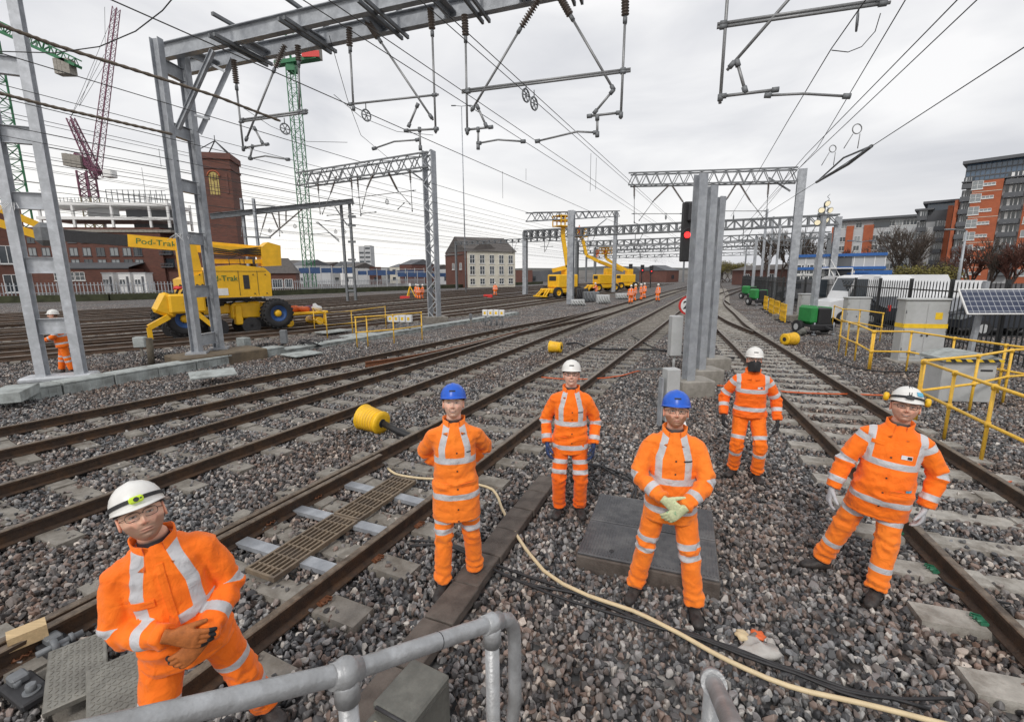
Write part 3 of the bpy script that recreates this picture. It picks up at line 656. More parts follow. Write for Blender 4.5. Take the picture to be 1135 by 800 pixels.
# 1: nearest man, bottom left
pw = gz(203, 690, .93); l1 = V((pw.x, pw.y, 0)); f1 = face(.56, -.83)
r, jk, B, sd, up_, fw = (None,)*6
fl = loc_of(l1, f1, gz(296, 794, .02)); fr_ = loc_of(l1, f1, (l1.x-.16, l1.y-.06, 0))
wrR = V((.045, .235, 1.045)); wrL = V((-.10, .235, .99))
root, jk, B, side, fwd, up = person('nearest worker in white hard hat with lime headlamp, brown-orange gloves clasped in front', l1, f1, dict(
    seed=1, vox=.0085, bulk=.96, belly=.5, pelvis=(0, 0, .93), lean=(.12, .04, 0), hem=-.14, bands=(.13,), banddip=.12, armbands=(.33, .52), legbands=(.30, .55), footR=fr_, footL=fl, toeR=.3, toeL=-.5, kpoleL=(-.3, 1, 0),
    handR=wrR, handL=wrL, poleR=(.7, -.5, -.6), poleL=(-.7, -.5, -.6), head=(-8, 24, 9), headoff=(.01, .03, 0), face=dict(skin=(.76,.47,.34), beard=.62, beardcol=(.13,.075,.05), fat=1.07, hair=(.11,.065,.04), eye=.0036), hatm=M['hatwhite'], strap=1, lamp=M['lime'], glasses=True, glassr=.0011,
    glove=M['glove_o'], tips=M['glove_k'], hvox=.0036, hpR=dict(D=(-.83, .22, -.35), N=(-.25, -.95, -.15), T=(-.45, .1, .85), curl=(.28,.3,.32,.36), thumb=.3, off=(0,.005,0)), hpL=dict(D=(.75, .25, -.35), N=(.1, -.95, -.2), T=(.2, .3, .9), curl=(.6,.65,.7,.7), off=(0, -.02, -.02)), open=.9, shirt=(.03,.03,.035)))
flaps(jk, B, fwd, [(.095, .26, .095, .034)])
patch(jk, jk, 'zip_placket', B, -.004, .16, .03, .52, M['orange'], fwd, .005, .005, (2, 26), tapeval=-.05)
# 2: blue hat, hands behind the back
l2 = V((-.475, 3.6, .045)); f2 = face(.13, -1)
L = lambda l, f, x, y: loc_of(l, f, (x, y, 0))
root, jk, B, side, fwd, up = person('smiling worker in blue hard hat and long jacket with hands behind the back', l2, f2, dict(
    seed=2, bulk=.91, cloth='orange2', pelvis=(0, 0, .95), lean=(.0, -.02, 0), hem=-.32, bands=(.20, -.10), armbands=(.38, .52), legbands=(.30, .39), footR=L(l2, f2, -.60, 3.52), footL=L(l2, f2, -.34, 3.70), toeR=.35, toeL=-.1,
    handR=(.06, -.17, .97), handL=(-.06, -.19, .99), poleR=(1, -.35, 0), poleL=(-1, -.35, 0), head=(4, 19, 0), face=dict(skin=(.82,.54,.41), smile=True, beard=.3, beardcol=(.2,.12,.08), hair=(.08,.05,.03)), hatm=M['blue'], logo=True, glove=M['glove_b'],
    hpR=dict(D=(-.7,-.2,-.3), N=(0,1,0), T=(0,0,1)), hpL=dict(D=(.7,-.2,-.3), N=(0,1,0), T=(0,0,1)), open=1.0))
flaps(jk, B, fwd, [(.10, .0, .12, .03), (-.10, .0, .12, .03)]); studs(jk, B, fwd, -.015, (.27, .12, -.03, -.2, -.3))
patch(jk, jk, 'name_patch', B, -.11, .27, .035, .008, M['strap'], fwd, .006, .001)
# 3: white hat, arms at the sides
l3 = V((.63, 4.80, .014)); f3 = face(-.12, -1)
root, jk, B, side, fwd, up = person('worker in white hard hat and glasses standing straight beside dark brown trough lids', l3, f3, dict(
    seed=3, bulk=.91, cloth2='orange3', pelvis=(0, 0, .95), hem=-.20, bands=(.14, -.12), armbands=(.40, .56), legbands=(.27, .38), footR=(.115, .02, 0), footL=(-.115, .0, 0), handR=(.25, .05, .86), handL=(-.25, .05, .86),
    head=(0, 16, 0), face=dict(skin=(.80,.50,.38), smile=True, hair=(.2,.14,.1)), hatm=M['hatwhite'], logo=True, glasses=True, glassr=.0016, glove=M['glove_b'], open=1.1, shirt=(.05,.04,.035)))
flaps(jk, B, fwd, [(.10, -.02, .12, .04), (-.10, -.02, .12, .04)]); studs(jk, B, fwd, -.015, (.27, .19, .04, -.06)); patch(jk, jk, 'name_patch', B, -.10, .27, .05, .010, M['strap'], fwd, .006, .001)
# 4: blue hat, beard, hands crossed
l4 = V((1.235, 3.36, .014)); f4 = face(-.30, -1)
root, jk, B, side, fwd, up = person('bearded worker in blue hard hat with pale lime gloves crossed over the jacket', l4, f4, dict(
    seed=4, bulk=.93, cloth='orange2', pelvis=(0, 0, .975), lean=(0, 0, 0), hem=-.21, bands=(.13, -.10), armbands=(.36, .52), legbands=(.37, .46), footR=L(l4, f4, 1.02, 3.46), footL=L(l4, f4, 1.42, 3.22), toeR=.35, toeL=-.15,
    handR=(.07, .255, 1.03), handL=(-.085, .265, .99), poleR=(1, -.4, -.2), poleL=(-1, -.4, -.2), head=(-2, 18, 0), face=dict(skin=(.76,.44,.31), beard=.8, beardcol=(.27,.13,.07), fat=1.06, hair=(.2,.11,.06)), hatm=M['blue'], logo=True, glasses=True, glassr=.0009,
    glove=M['glove_l'], hpR=dict(D=(-.75, .12, -.45), N=(-.1,-1,0), T=(-.4,.1,.8), curl=(.3,.35,.4,.4)), hpL=dict(D=(.65, .05, -.55), N=(0,-1,0), T=(.5,.1,.8), curl=(.3,.35,.4,.4)), open=.9, shirt=(.06,.055,.055)))
flaps(jk, B, fwd, [(.11, -.02, .11, .03)]); studs(jk, B, fwd, -.015, (.30, .20)); patch(jk, jk, 'name_patch', B, -.10, .30, .06, .010, M['strap'], fwd, .006, .001)
# 5: black mask
l5 = V((3.05, 5.72, .014)); f5 = face(-.35, -1)
root, jk, B, side, fwd, up = person('worker wearing black face mask and white hard hat', l5, f5, dict(
    seed=5, bulk=.95, cloth='orange3', cloth2='orange', pelvis=(0, 0, .93), hem=-.08, bands=(.26, .03), banddip=0, braces=False, sash=True, topband=True, armbands=(.30, .50), legbands=(.33, .55), footR=(.13, -.05, 0), footL=(-.14, .05, 0), toeR=.5, toeL=-.2, handR=(.31, .06, .86), handL=(-.31, .06, .84),
    head=(0, 10, 0), face=dict(skin=(.76,.48,.37), hair=(.12,.1,.09)), hatm=M['hatwhite'], logo=True, mask=True, glasses=True, glove=M['glove_k'], open=.4))
badge(jk, B, fwd, -.08, .31, .06, .024); flaps(jk, B, fwd, [(.10, .20, .10, .035), (-.10, .20, .10, .03)])
# 6: right, striding
l6 = V((2.98, 3.58, .014)); f6 = face(-.52, -.85)
hp6 = loc_of(l6, f6, (3.02, 3.52, .93))
root, jk, B, side, fwd, up = person('worker in white hard hat with yellow ear defenders standing against the rusty rail', l6, f6, dict(
    seed=6, bulk=.97, cloth2='orange2', belly=.9, pelvis=(hp6.x, hp6.y, .965), lean=(-.10, .0, 0), hem=-.27, bands=(.20, -.11), banddip=0, braces=False, sash=True, topband=True, armbands=(.36, .55), legbands=(.27, .66), footR=L(l6, f6, 2.80, 3.80), footL=L(l6, f6, 2.97, 3.38), toeR=1.25, toeL=.35, kposeR=0,
    handR=(.27, .12, .88), handL=(-.34, .06, .84), poleR=(1, -.5, 0), poleL=(-1, -.5, 0), head=(2, 15, -4), face=dict(skin=(.73,.42,.30), beard=.3, beardcol=(.2,.12,.09), smile=True, fat=1.1, hair=(.2,.16,.14)), hatm=M['hatwhite'], strap=2, lamp=M['dark'], defenders=True, glasses=True,
    glove=M['glove_w'], open=.8, shirt=(.07,.065,.06)))
badge(jk, B, fwd, -.07, .28, .07, .03); flaps(jk, B, fwd, [(.12, .35, .08, .03), (-.09, .0, .15, .035)]); studs(jk, B, fwd, .025, (.26, .1, -.02, -.14))
patch(jk, jk, 'name_patch', B, -.13, .03, .04, .018, M['bluesticker'], fwd, .012, .001)
# 7: behind the left ladder mast
person('worker with orange hood and white hat walking behind the left ladder mast', gz(76, 414, 0), face(-.85, -.5), dict(
    seed=7, bulk=1.1, s=1, pelvis=(0, 0, .97), lean=(0, .12, 0), hem=-.2, bands=(.12, -.08), legbands=(.45, .58), footR=(.1, .15, 0), footL=(-.1, -.12, 0), handR=(.2, .3, 1.0), handL=(-.2, .3, 1.0), neckup=.19, head=(0, 5, 0), hatm=M['hatwhite'], glove=M['glove_w']), hi=False)
# distant gangs
def far(px, py, fa, label, group=None, **k):
    c = dict(seed=px, vox=.03, pelvis=(0, 0, .95), glove=M['glove_k'], hatm=M['hatwhite'], bulk=1.12, footR=(.12, .05, 0), footL=(-.12, -.05, 0)); c.update(k)
    return person(label, k.get('pos', gz(px, py, .0)), fa, c, hi=False, group=group)
G1 = 'survey gang by the tripod'; G2 = 'gang standing on the far tracks'
far(461, 331, face(1, -.3), 'worker bending at the yellow survey tripod', G1, handR=(.1, .4, 1.25), handL=(-.1, .4, 1.25), lean=(0, .15, 0))
far(469, 332, face(-1, .2), 'worker in the middle of the three by the tripod, facing it', G1)
far(464, 332.5, face(.3, 1), 'worker closest to the tripod legs with his back turned', G1)
far(549, 328, face(-.2, -1), 'lone worker walking on far left tracks in front of cream building', None, footR=(.12, .2, 0), footL=(-.1, -.2, 0))
far(661, 329, face(-1, -.1), 'worker leaning over towards the machine behind the far mast', None, lean=(0, .25, 0), handR=(.15, .5, 1.1), handL=(-.15, .5, 1.1))
far(699, 337, face(.1, 1), 'worker at the left end of the far gang with back turned', G2)
far(704, 334, face(-1, .3), 'second worker from the left in the far gang', G2)
far(710, 333, face(.8, -.2), 'worker in the middle of the far gang wearing dark vest straps', G2)
far(714, 331, face(-.8, -.4), 'worker at the right end of the far gang', G2)
far(729, 334, face(-.8, -.4), 'lone worker standing right of the far gang beside a track', None)
# ------------------------------------------------------------------ sky and light
w = bpy.data.worlds.new('World'); bpy.context.scene.world = w; w.use_nodes = True
N, L = w.node_tree.nodes, w.node_tree.links; bg = N['Background']
SUN_EL, SUN_AZ = rad(42), rad(200)
sky = N.new('ShaderNodeTexSky'); sky.sky_type = 'NISHITA'; sky.sun_disc = False; sky.sun_elevation = SUN_EL; sky.sun_rotation = SUN_AZ; sky.dust_density = 4; sky.air_density = 1.5
tc = N.new('ShaderNodeTexCoord'); mp = N.new('ShaderNodeMapping'); mp.inputs['Scale'].default_value = (1, 1, 3.2); L.new(tc.outputs['Generated'], mp.inputs[0])
n1 = N.new('ShaderNodeTexNoise'); n1.inputs['Scale'].default_value = 1.9; n1.inputs['Detail'].default_value = 6; n1.inputs['Roughness'].default_value = .5; n1.inputs['Distortion'].default_value = .5; L.new(mp.outputs[0], n1.inputs['Vector'])
r1 = N.new('ShaderNodeValToRGB'); L.new(n1.outputs['Fac'], r1.inputs[0]); e = r1.color_ramp.elements
e[0].position = .33; e[0].color = (6.6,6.7,7.1,1); e[1].position = .60; e[1].color = (9.7,9.65,9.7,1)
mx = N.new('ShaderNodeMix'); mx.data_type = 'RGBA'; mx.inputs[0].default_value = .94; L.new(sky.outputs[0], mx.inputs[6]); L.new(r1.outputs[0], mx.inputs[7])
sp = N.new('ShaderNodeSeparateXYZ'); L.new(tc.outputs['Generated'], sp.inputs[0])
# brighter, slightly warm band of thin cloud low over the left horizon
a1 = N.new('ShaderNodeMapRange'); a1.inputs[1].default_value = .22; a1.inputs[2].default_value = .0; L.new(sp.outputs[2], a1.inputs[0])
a2 = N.new('ShaderNodeMapRange'); a2.inputs[1].default_value = .5; a2.inputs[2].default_value = -.5; L.new(sp.outputs[0], a2.inputs[0])
am = N.new('ShaderNodeMath'); am.operation = 'MULTIPLY'; L.new(a1.outputs[0], am.inputs[0]); L.new(a2.outputs[0], am.inputs[1])
mx2 = N.new('ShaderNodeMix'); mx2.data_type = 'RGBA'; L.new(am.outputs[0], mx2.inputs[0]); L.new(mx.outputs[2], mx2.inputs[6]); mx2.inputs[7].default_value = (11.8,11.5,10.8,1)
L.new(mx2.outputs[2], bg.inputs[0]); bg.inputs[1].default_value = .1
sl = bpy.data.lights.new('sun', 'SUN'); sl.energy = 1.5; sl.angle = rad(10); sl.color = (1, .965, .92); so = bpy.data.objects.new('sun', sl); C.objects.link(so)
so.rotation_euler = V((math.sin(SUN_AZ)*math.cos(SUN_EL), math.cos(SUN_AZ)*math.cos(SUN_EL), math.sin(SUN_EL))).to_track_quat('Z', 'Y').to_euler()
vs_ = bpy.context.scene.view_settings; vs_.view_transform = 'Standard'; vs_.look = 'None'; vs_.gamma = 1; vs_.use_curve_mapping = False; vs_.exposure = 0.06
# ------------------------------------------------------------------ ballast material and ground
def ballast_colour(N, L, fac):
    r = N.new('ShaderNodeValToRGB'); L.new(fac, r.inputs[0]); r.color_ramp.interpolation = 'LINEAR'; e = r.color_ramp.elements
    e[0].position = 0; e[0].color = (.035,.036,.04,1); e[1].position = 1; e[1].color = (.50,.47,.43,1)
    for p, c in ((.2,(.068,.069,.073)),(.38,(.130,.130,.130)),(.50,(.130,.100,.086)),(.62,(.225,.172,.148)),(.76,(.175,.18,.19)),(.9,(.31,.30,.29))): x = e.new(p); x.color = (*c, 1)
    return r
m, N, L, B = _nt('ballast_stone'); B.inputs['Roughness'].default_value = .5
oi = N.new('ShaderNodeObjectInfo'); at_ = N.new('ShaderNodeAttribute'); at_.attribute_name = 'rnd'
ad = N.new('ShaderNodeMath'); ad.operation = 'ADD'; L.new(oi.outputs['Random'], ad.inputs[0]); L.new(at_.outputs['Fac'], ad.inputs[1]); fr = N.new('ShaderNodeMath'); fr.operation = 'FRACT'; L.new(ad.outputs[0], fr.inputs[0])
r = ballast_colour(N, L, fr.outputs[0]); tc = N.new('ShaderNodeTexCoord'); n = N.new('ShaderNodeTexNoise'); n.inputs['Scale'].default_value = 25; n.inputs['Detail'].default_value = 5; L.new(tc.outputs['Object'], n.inputs['Vector'])
hs = N.new('ShaderNodeHueSaturation'); mr = N.new('ShaderNodeMapRange'); mr.inputs[3].default_value = .6; mr.inputs[4].default_value = 1.45; L.new(n.outputs['Fac'], mr.inputs[0]); L.new(mr.outputs[0], hs.inputs['Value']); L.new(r.outputs[0], hs.inputs['Color']); ge = N.new('ShaderNodeNewGeometry'); nn_ = N.new('ShaderNodeTexNoise'); nn_.inputs['Scale'].default_value = .55; nn_.inputs['Detail'].default_value = 5; L.new(ge.outputs['Position'], nn_.inputs['Vector'])
rr_ = N.new('ShaderNodeValToRGB'); L.new(nn_.outputs['Fac'], rr_.inputs[0]); rr_.color_ramp.elements[0].position = .44; rr_.color_ramp.elements[1].position = .66
m2 = N.new('ShaderNodeMix'); m2.data_type = 'RGBA'; m2.blend_type = 'MULTIPLY'; m2.inputs[7].default_value = (.97,.83,.74,1); L.new(rr_.outputs[0], m2.inputs[0]); L.new(hs.outputs[0], m2.inputs[6]); L.new(m2.outputs[2], B.inputs['Base Color'])
b = N.new('ShaderNodeBump'); b.inputs['Strength'].default_value = .4; b.inputs['Distance'].default_value = .004; L.new(n.outputs['Fac'], b.inputs['Height']); L.new(b.outputs[0], B.inputs['Normal']); M['stone'] = m
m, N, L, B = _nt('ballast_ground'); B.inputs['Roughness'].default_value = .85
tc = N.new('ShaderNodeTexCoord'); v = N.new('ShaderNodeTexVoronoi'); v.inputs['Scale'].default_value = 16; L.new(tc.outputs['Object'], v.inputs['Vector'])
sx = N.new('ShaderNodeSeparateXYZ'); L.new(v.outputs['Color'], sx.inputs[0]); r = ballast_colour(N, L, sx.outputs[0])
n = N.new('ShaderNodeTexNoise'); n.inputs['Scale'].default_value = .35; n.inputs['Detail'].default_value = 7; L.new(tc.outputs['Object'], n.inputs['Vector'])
hs = N.new('ShaderNodeHueSaturation'); mr = N.new('ShaderNodeMapRange'); mr.inputs[3].default_value = .35; mr.inputs[4].default_value = .9; L.new(n.outputs['Fac'], mr.inputs[0]); L.new(mr.outputs[0], hs.inputs['Value']); L.new(r.outputs[0], hs.inputs['Color'])  # ground colour darkened: dark fines, plus painted shade for the gaps between stones
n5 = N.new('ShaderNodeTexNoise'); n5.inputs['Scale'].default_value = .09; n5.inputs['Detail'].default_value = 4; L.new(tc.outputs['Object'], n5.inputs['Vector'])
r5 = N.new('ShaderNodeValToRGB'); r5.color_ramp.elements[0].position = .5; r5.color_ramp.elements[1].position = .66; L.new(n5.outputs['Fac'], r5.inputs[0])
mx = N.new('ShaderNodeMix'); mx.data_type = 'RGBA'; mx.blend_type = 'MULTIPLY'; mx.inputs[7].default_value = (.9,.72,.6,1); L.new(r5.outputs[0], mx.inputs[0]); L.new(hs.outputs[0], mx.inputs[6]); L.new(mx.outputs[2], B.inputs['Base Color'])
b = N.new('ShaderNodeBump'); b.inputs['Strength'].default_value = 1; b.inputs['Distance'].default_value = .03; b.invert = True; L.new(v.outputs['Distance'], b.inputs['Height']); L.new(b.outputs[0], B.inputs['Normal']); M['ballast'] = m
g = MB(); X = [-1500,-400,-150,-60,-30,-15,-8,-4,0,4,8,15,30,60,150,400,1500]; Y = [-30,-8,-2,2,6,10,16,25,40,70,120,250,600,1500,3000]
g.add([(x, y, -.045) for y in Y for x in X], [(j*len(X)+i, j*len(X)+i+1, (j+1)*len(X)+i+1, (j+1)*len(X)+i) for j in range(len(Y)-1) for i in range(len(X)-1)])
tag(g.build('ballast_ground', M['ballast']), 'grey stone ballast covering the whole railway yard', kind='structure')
# ------------------------------------------------------------------ tracks
def spline(pts, step):
    """catmull-rom through 2-D points, resampled"""
    P = [V((p[0], p[1], 0)) for p in pts]; P = [P[0]*2 - P[1]] + P + [P[-1]*2 - P[-2]]; out = []
    for i in range(1, len(P)-2):
        n = max(2, int((P[i+1]-P[i]).length / .5))
        for k in range(n):
            t = k/n; a, b, c, d = P[i-1], P[i], P[i+1], P[i+2]
            out.append(.5*((2*b) + (c-a)*t + (2*a-5*b+4*c-d)*t*t + (3*b-a-3*c+d)*t**3))
    out.append(P[-2]); res = [out[0]]; acc = 0
    for i in range(1, len(out)):
        seg = (out[i]-out[i-1]).length; p = out[i-1]
        while acc + seg >= step: t = (step-acc)/seg; p = p.lerp(out[i], t); res.append(p); seg = (out[i]-p).length; acc = 0
        acc += seg
    return res
def offset(pts, o):
    out = []
    for i, p in enumerate(pts):
        d = (pts[min(i+1, len(pts)-1)] - pts[max(i-1, 0)]).normalized(); out.append(p + V((d.y, -d.x, 0))*o)
    return out
RT = .185   # rail top
RP = [(-.075,0),(.075,0),(.075,.012),(.012,.028),(.010,.112),(.034,.122),(.036,.15),(.028,.158),(-.028,.158),(-.036,.15),(-.034,.122),(-.010,.112),(-.012,.028),(-.075,.012)]
def rail(parent, pts, base=None, name='rail', m=None):
    base = RT - .158 if base is None else base
    mb = MB(); n = len(RP); vs = []
    for i, p in enumerate(pts):
        d = (pts[min(i+1, len(pts)-1)] - pts[max(i-1, 0)]).normalized(); s = V((d.y, -d.x, 0))
        vs += [p + s*x + V((0, 0, base + z)) for x, z in RP]
    fs = []; mi = []
    for i in range(len(pts)-1):
        for j in range(n): j2 = (j+1) % n; fs.append((i*n+j, (i+1)*n+j, (i+1)*n+j2, i*n+j2)); mi.append(1 if j in (7, 8, 6) else 0)
    fs += [tuple(range(n)), tuple((len(pts)-1)*n + j for j in range(n))[::-1]]; mi += [0, 0]
    mb.add(vs, fs); mb.m = mi
    return mb.build(name, m or [M['rust'], M['railtop']], parent)
SLEEPERS = []
def track(label, pts, smax, group='railway tracks', nsl=0, y0=None, sl0=0, clipm=None, clips=0, slen=2.5, mat_=None, railstep=1.2, rm=None):
    r = thing('railway_track', label, 'track', (0, 0, 0), 0, None)
    c = spline(pts, railstep)
    for o in (-.7525, .7525): rail(r, offset(c, o), m=rm)
    s = spline(pts, .65); s = s[sl0:sl0+smax]; rest = MB()
    k = 0
    for i, p in enumerate(s):
        q = s[min(i+1, len(s)-1)]; d = (q - s[max(i-1, 0)]).normalized(); rz = math.atan2(-d.x, d.y) + random.gauss(0, .006)
        p = p + V((0, 0, 0)); h = .2; mb = MB(Matrix.Translation(p) @ Matrix.Rotation(rz, 4, 'Z'))
        top = .028 + random.gauss(0, .002); a, w1, w2 = slen/2, .15, .115
        tgt = mb if k < 92 else rest
        if tgt is rest: rest.mx = mb.mx
        for x0, x1, z in ((-a, -.45, top), (-.45, .45, top-.022), (.45, a, top)):
            tgt.add([(x0,-w1,-.2),(x1,-w1,-.2),(x1,w1,-.2),(x0,w1,-.2),(x0,-w2,z),(x1,-w2,z),(x1,w2,z),(x0,w2,z)], [(0,1,5,4),(1,2,6,5),(2,3,7,6),(3,0,4,7),(4,5,6,7)])
        if tgt is mb: mb.build('sleeper', mat_ or M['conc'], r)
        SLEEPERS.append((p.x, p.y, rz, a, 0 if mat_ else 1)); 
        if clips and k < clips:
            for xx in (-.7525, .7525):
                for sg in (-1, 1):
                    cb = MB(Matrix.Translation(p + V((0,0,top))) @ Matrix.Rotation(rz, 4, 'Z') @ Matrix.Translation((xx + sg*.098, 0, .012)))
                    cb.tube([(-sg*.03,-.03,.018), (sg*.03,-.045,.022), (sg*.045,-.02,.016), (sg*.02,0,.024), (sg*.045,.02,.016), (sg*.03,.045,.022), (-sg*.03,.03,.018)], .0075, 6)
                    cb.box((-sg*.012, 0, .004), (.05, .11, .022)); cb.build('rail_clip', clipm or M['newrust'], r)
        k += 1
    if rest.v: rest.mx = None; tag(rest.build('sleeper', mat_ or M['conc'], r), kind='stuff')
    return r
M['gclip'] = mat('green_rail_clip', (.03,.16,.09), .5)
M['rust2'] = mat('dusty_rail_web', (.10,.065,.045), .8, 0, .4, 3); M['railtop2'] = mat('polished_rail_head', (.34,.31,.28), .3, .6, .2, 2)
PM = [(-4.25,-.4),(-1.6,5.25),(7.2,24.25),(21.2,54.8),(36,86),(62,140)]
PCD = [(-9.3,-2.8),(-5.7,4.75),(-1.5,14),(5.0,29.1),(25,72),(58,140)]
PAB = [(-12.2,.4),(-8.05,7.1),(-5.6,11.3),(-3.68,14.45),(.35,21.9),(4.6,28.9),(8.2,36)]
PR = [(3.0,-1.5),(4.42,3.05),(5.35,5.9),(6.73,10.3),(8.55,15.8),(10.7,22.4),(13.5,29.6),(18.6,42.5),(28,63),(46,104),(66,150)]
track('main track crossing under the central workers, left of the trough lids', PM, 150, clips=10, sl0=0)
track('track left of the yellow reel, second track from the workers', PCD, 140, clips=4)
track('converging track running along the grey cable trough', PAB, 60)
track('track on the right beside the yellow railings and lighting towers', PR, 150, clips=11, clipm=M['gclip'], slen=2.5, mat_=M['conc3'])
# turnout off the right-hand track
r = thing('railway_track', 'crossover track branching left off the right-hand track', 'track')
for o in (-.7525, .7525): rail(r, offset(spline([(9.9,20.4),(11.2,26),(13.6,33),(19.5,46),(22.5,53.5)], 1.2), o), RT-.161)
for o in (-.7525, .7525): rail(r, offset(spline([(18.0,40),(22.2,50.5),(29,63),(39,80),(53,102)], 1.2), o), RT-.163)
# yard tracks on the left
YB = [(-33,2.5),(-20.2,12.6),(-13.5,18.6),(-4.2,31.5),(3.4,46.2),(19,79),(48,139)]
names = ['nearest yard track passing under the yellow boom lift', 'second yard track from the cable trough', 'third yard track from the cable trough', 'fourth yard track, passing the survey tripod', 'fifth yard track, ahead of the lone far worker', 'sixth yard track, below the brick buildings', 'seventh yard track, in front of the cream building', 'farthest yard track along the dark retaining wall']
for i, nm in enumerate(names):
    o = -i*3.75 - (1.2 if i > 3 else 0); p = spline(YB, 4); q = offset(p, o); track(nm, [(a.x, a.y) for a in q], 120 if i < 3 else 70, sl0=10 if i < 3 else 25, railstep=2.5, rm=[M['rust2'], M['railtop2']])
for a, b in ((1, 0), (3, 2), (4, 5)):
    p = spline(YB, 4); r = thing('railway_track', 'crossover rails linking %s' % {1:'the two nearest yard tracks',3:'the third and fourth yard tracks',4:'the fifth and sixth yard tracks'}[a], 'track')
    k0 = 3 if a == 1 else 2; n = 8; pts = []
    for i in range(n+1):
        t = i/n; t2 = t*t*(3-2*t); q = offset(p, -(a + (b-a)*t2)*3.75); pts.append(q[k0+i])
    for o in (-.7525, .7525): rail(r, offset(spline([(a_.x, a_.y) for a_ in pts], 1.5), o), RT-.161)
# loose rusty rails lying between the tracks
for pxs, lab in ((((405,403),(460,395),(520,382),(587,365)), 'fresh rusty loose rail lying between the two merging tracks'),):
    c = [gz(x, y, .1) for x, y in pxs]; r = rail(None, spline([(p.x, p.y) for p in c], 1.), 0, 'loose_rail', [M['newrust'], M['newrust']]); tag(r, lab, 'rail')
# ------------------------------------------------------------------ ballast stones
def stone_mesh(seed, sub=1):
    bm = bmesh.new(); rs = random.Random(seed)
    for _ in range(13 if sub == 2 else 8):
        v = V((rs.gauss(0,1), rs.gauss(0,1), rs.gauss(0,1))).normalized()*rs.uniform(.85, 1.1); bm.verts.new((v.x*1.15, v.y*.88, v.z*.66))
    r_ = bmesh.ops.convex_hull(bm, input=bm.verts[:]); junk = [v for v in bm.verts if not v.link_faces]; bmesh.ops.delete(bm, geom=junk, context='VERTS')
    for v in bm.verts: v.co *= .029
    if sub == 2: bmesh.ops.bevel(bm, geom=bm.edges[:], offset=.0022, segments=1, affect='EDGES')
    bm.verts.index_update(); bm.verts.ensure_lookup_table(); return bm
stones = []
for k in range(8):
    bm = stone_mesh(k, 2); me = bpy.data.meshes.new('stone'); bm.to_mesh(me); bm.free(); me.materials.append(M['stone']); stones.append(bpy.data.objects.new('stone_source', me))
patches = []
for k in range(4):
    rs = random.Random(50+k); mb = MB(); rnd = []
    src = []
    for j in range(6):
        bm = stone_mesh(90+j, 1); src.append(([v.co.copy() for v in bm.verts], [tuple(v.index for v in f.verts) for f in bm.faces])); bm.free()
    for j in range(150):
        vs, fs = rs.choice(src); a = rs.uniform(0, 6.28); R = Matrix.Rotation(a, 3, 'Z') @ Matrix.Rotation(rs.gauss(0,.5), 3, 'X'); x, y = rs.uniform(-.4,.4), rs.uniform(-.4,.4); s_ = rs.uniform(.8,1.5)
        mb.add([R @ v*s_ + V((x, y, rs.uniform(-.012,.012))) for v in vs], fs); rnd += [rs.random()]*len(vs)
    me = mb.mesh('stone_patch', M['stone']); a = me.attributes.new('rnd', 'FLOAT', 'POINT'); a.data.foreach_set('value', rnd); patches.append(bpy.data.objects.new('patch_source', me))
def scatter(name, label, pts, rots, scs, idx, sources):
    me = bpy.data.meshes.new(name); me.vertices.add(len(pts)); me.vertices.foreach_set('co', pts.astype(np.float32).ravel())
    for nm, tp, arr, key in (('rot', 'FLOAT_VECTOR', rots, 'vector'), ('scl', 'FLOAT', scs, 'value'), ('idx', 'INT', idx, 'value')):
        a = me.attributes.new(nm, tp, 'POINT'); a.data.foreach_set(key, arr.astype(np.int32 if tp == 'INT' else np.float32).ravel())
    ob = bpy.data.objects.new(name, me); C.objects.link(ob); me.materials.append(M['stone'])
    col = bpy.data.collections.new(name + '_sources')
    for s_ in sources: col.objects.link(s_)
    ng = bpy.data.node_groups.new(name, 'GeometryNodeTree'); ng.interface.new_socket('Geometry', in_out='INPUT', socket_type='NodeSocketGeometry'); ng.interface.new_socket('Geometry', in_out='OUTPUT', socket_type='NodeSocketGeometry')
    N, L = ng.nodes, ng.links; i = N.new('NodeGroupInput'); o = N.new('NodeGroupOutput'); ip = N.new('GeometryNodeInstanceOnPoints'); ci = N.new('GeometryNodeCollectionInfo'); ci.inputs[0].default_value = col; ci.inputs['Separate Children'].default_value = True; ci.inputs['Reset Children'].default_value = True
    def na(nm, dt): a = N.new('GeometryNodeInputNamedAttribute'); a.data_type = dt; a.inputs[0].default_value = nm; return a.outputs[0]
    L.new(i.outputs[0], ip.inputs['Points']); L.new(ci.outputs[0], ip.inputs['Instance']); ip.inputs['Pick Instance'].default_value = True
    L.new(na('idx', 'INT'), ip.inputs['Instance Index']); L.new(na('scl', 'FLOAT'), ip.inputs['Scale']); L.new(na('rot', 'FLOAT_VECTOR'), ip.inputs['Rotation']); L.new(ip.outputs[0], o.inputs[0])
    ob.modifiers.new('scatter', 'NODES').node_group = ng
    return tag(ob, label, 'ballast', kind='stuff')
def in_rect(P, x, y, rz, hw, hl):
    c, s = math.cos(rz), math.sin(rz); dx, dy = P[:, 0]-x, P[:, 1]-y
    return (np.abs(dx*c + dy*s) < hw) & (np.abs(-dx*s + dy*c) < hl)
EXCL = []   # (x, y, rz, half width, half length, keep)
def near_pts():
    pts = []
    for y0, y1, dens in ((.9,5,940),(5,9,680),(9,14,440),(14,19,320)):
        a = (y1-y0)*(2*1.3*(y1)); n = int(a*dens); y = rng.uniform(y0, y1, n); x = rng.uniform(-1.3*y1, 1.3*y1, n); k = np.abs(x) < 1.22*y+1.2; pts.append(np.stack([x[k], y[k]], 1))
    return np.concatenate(pts)
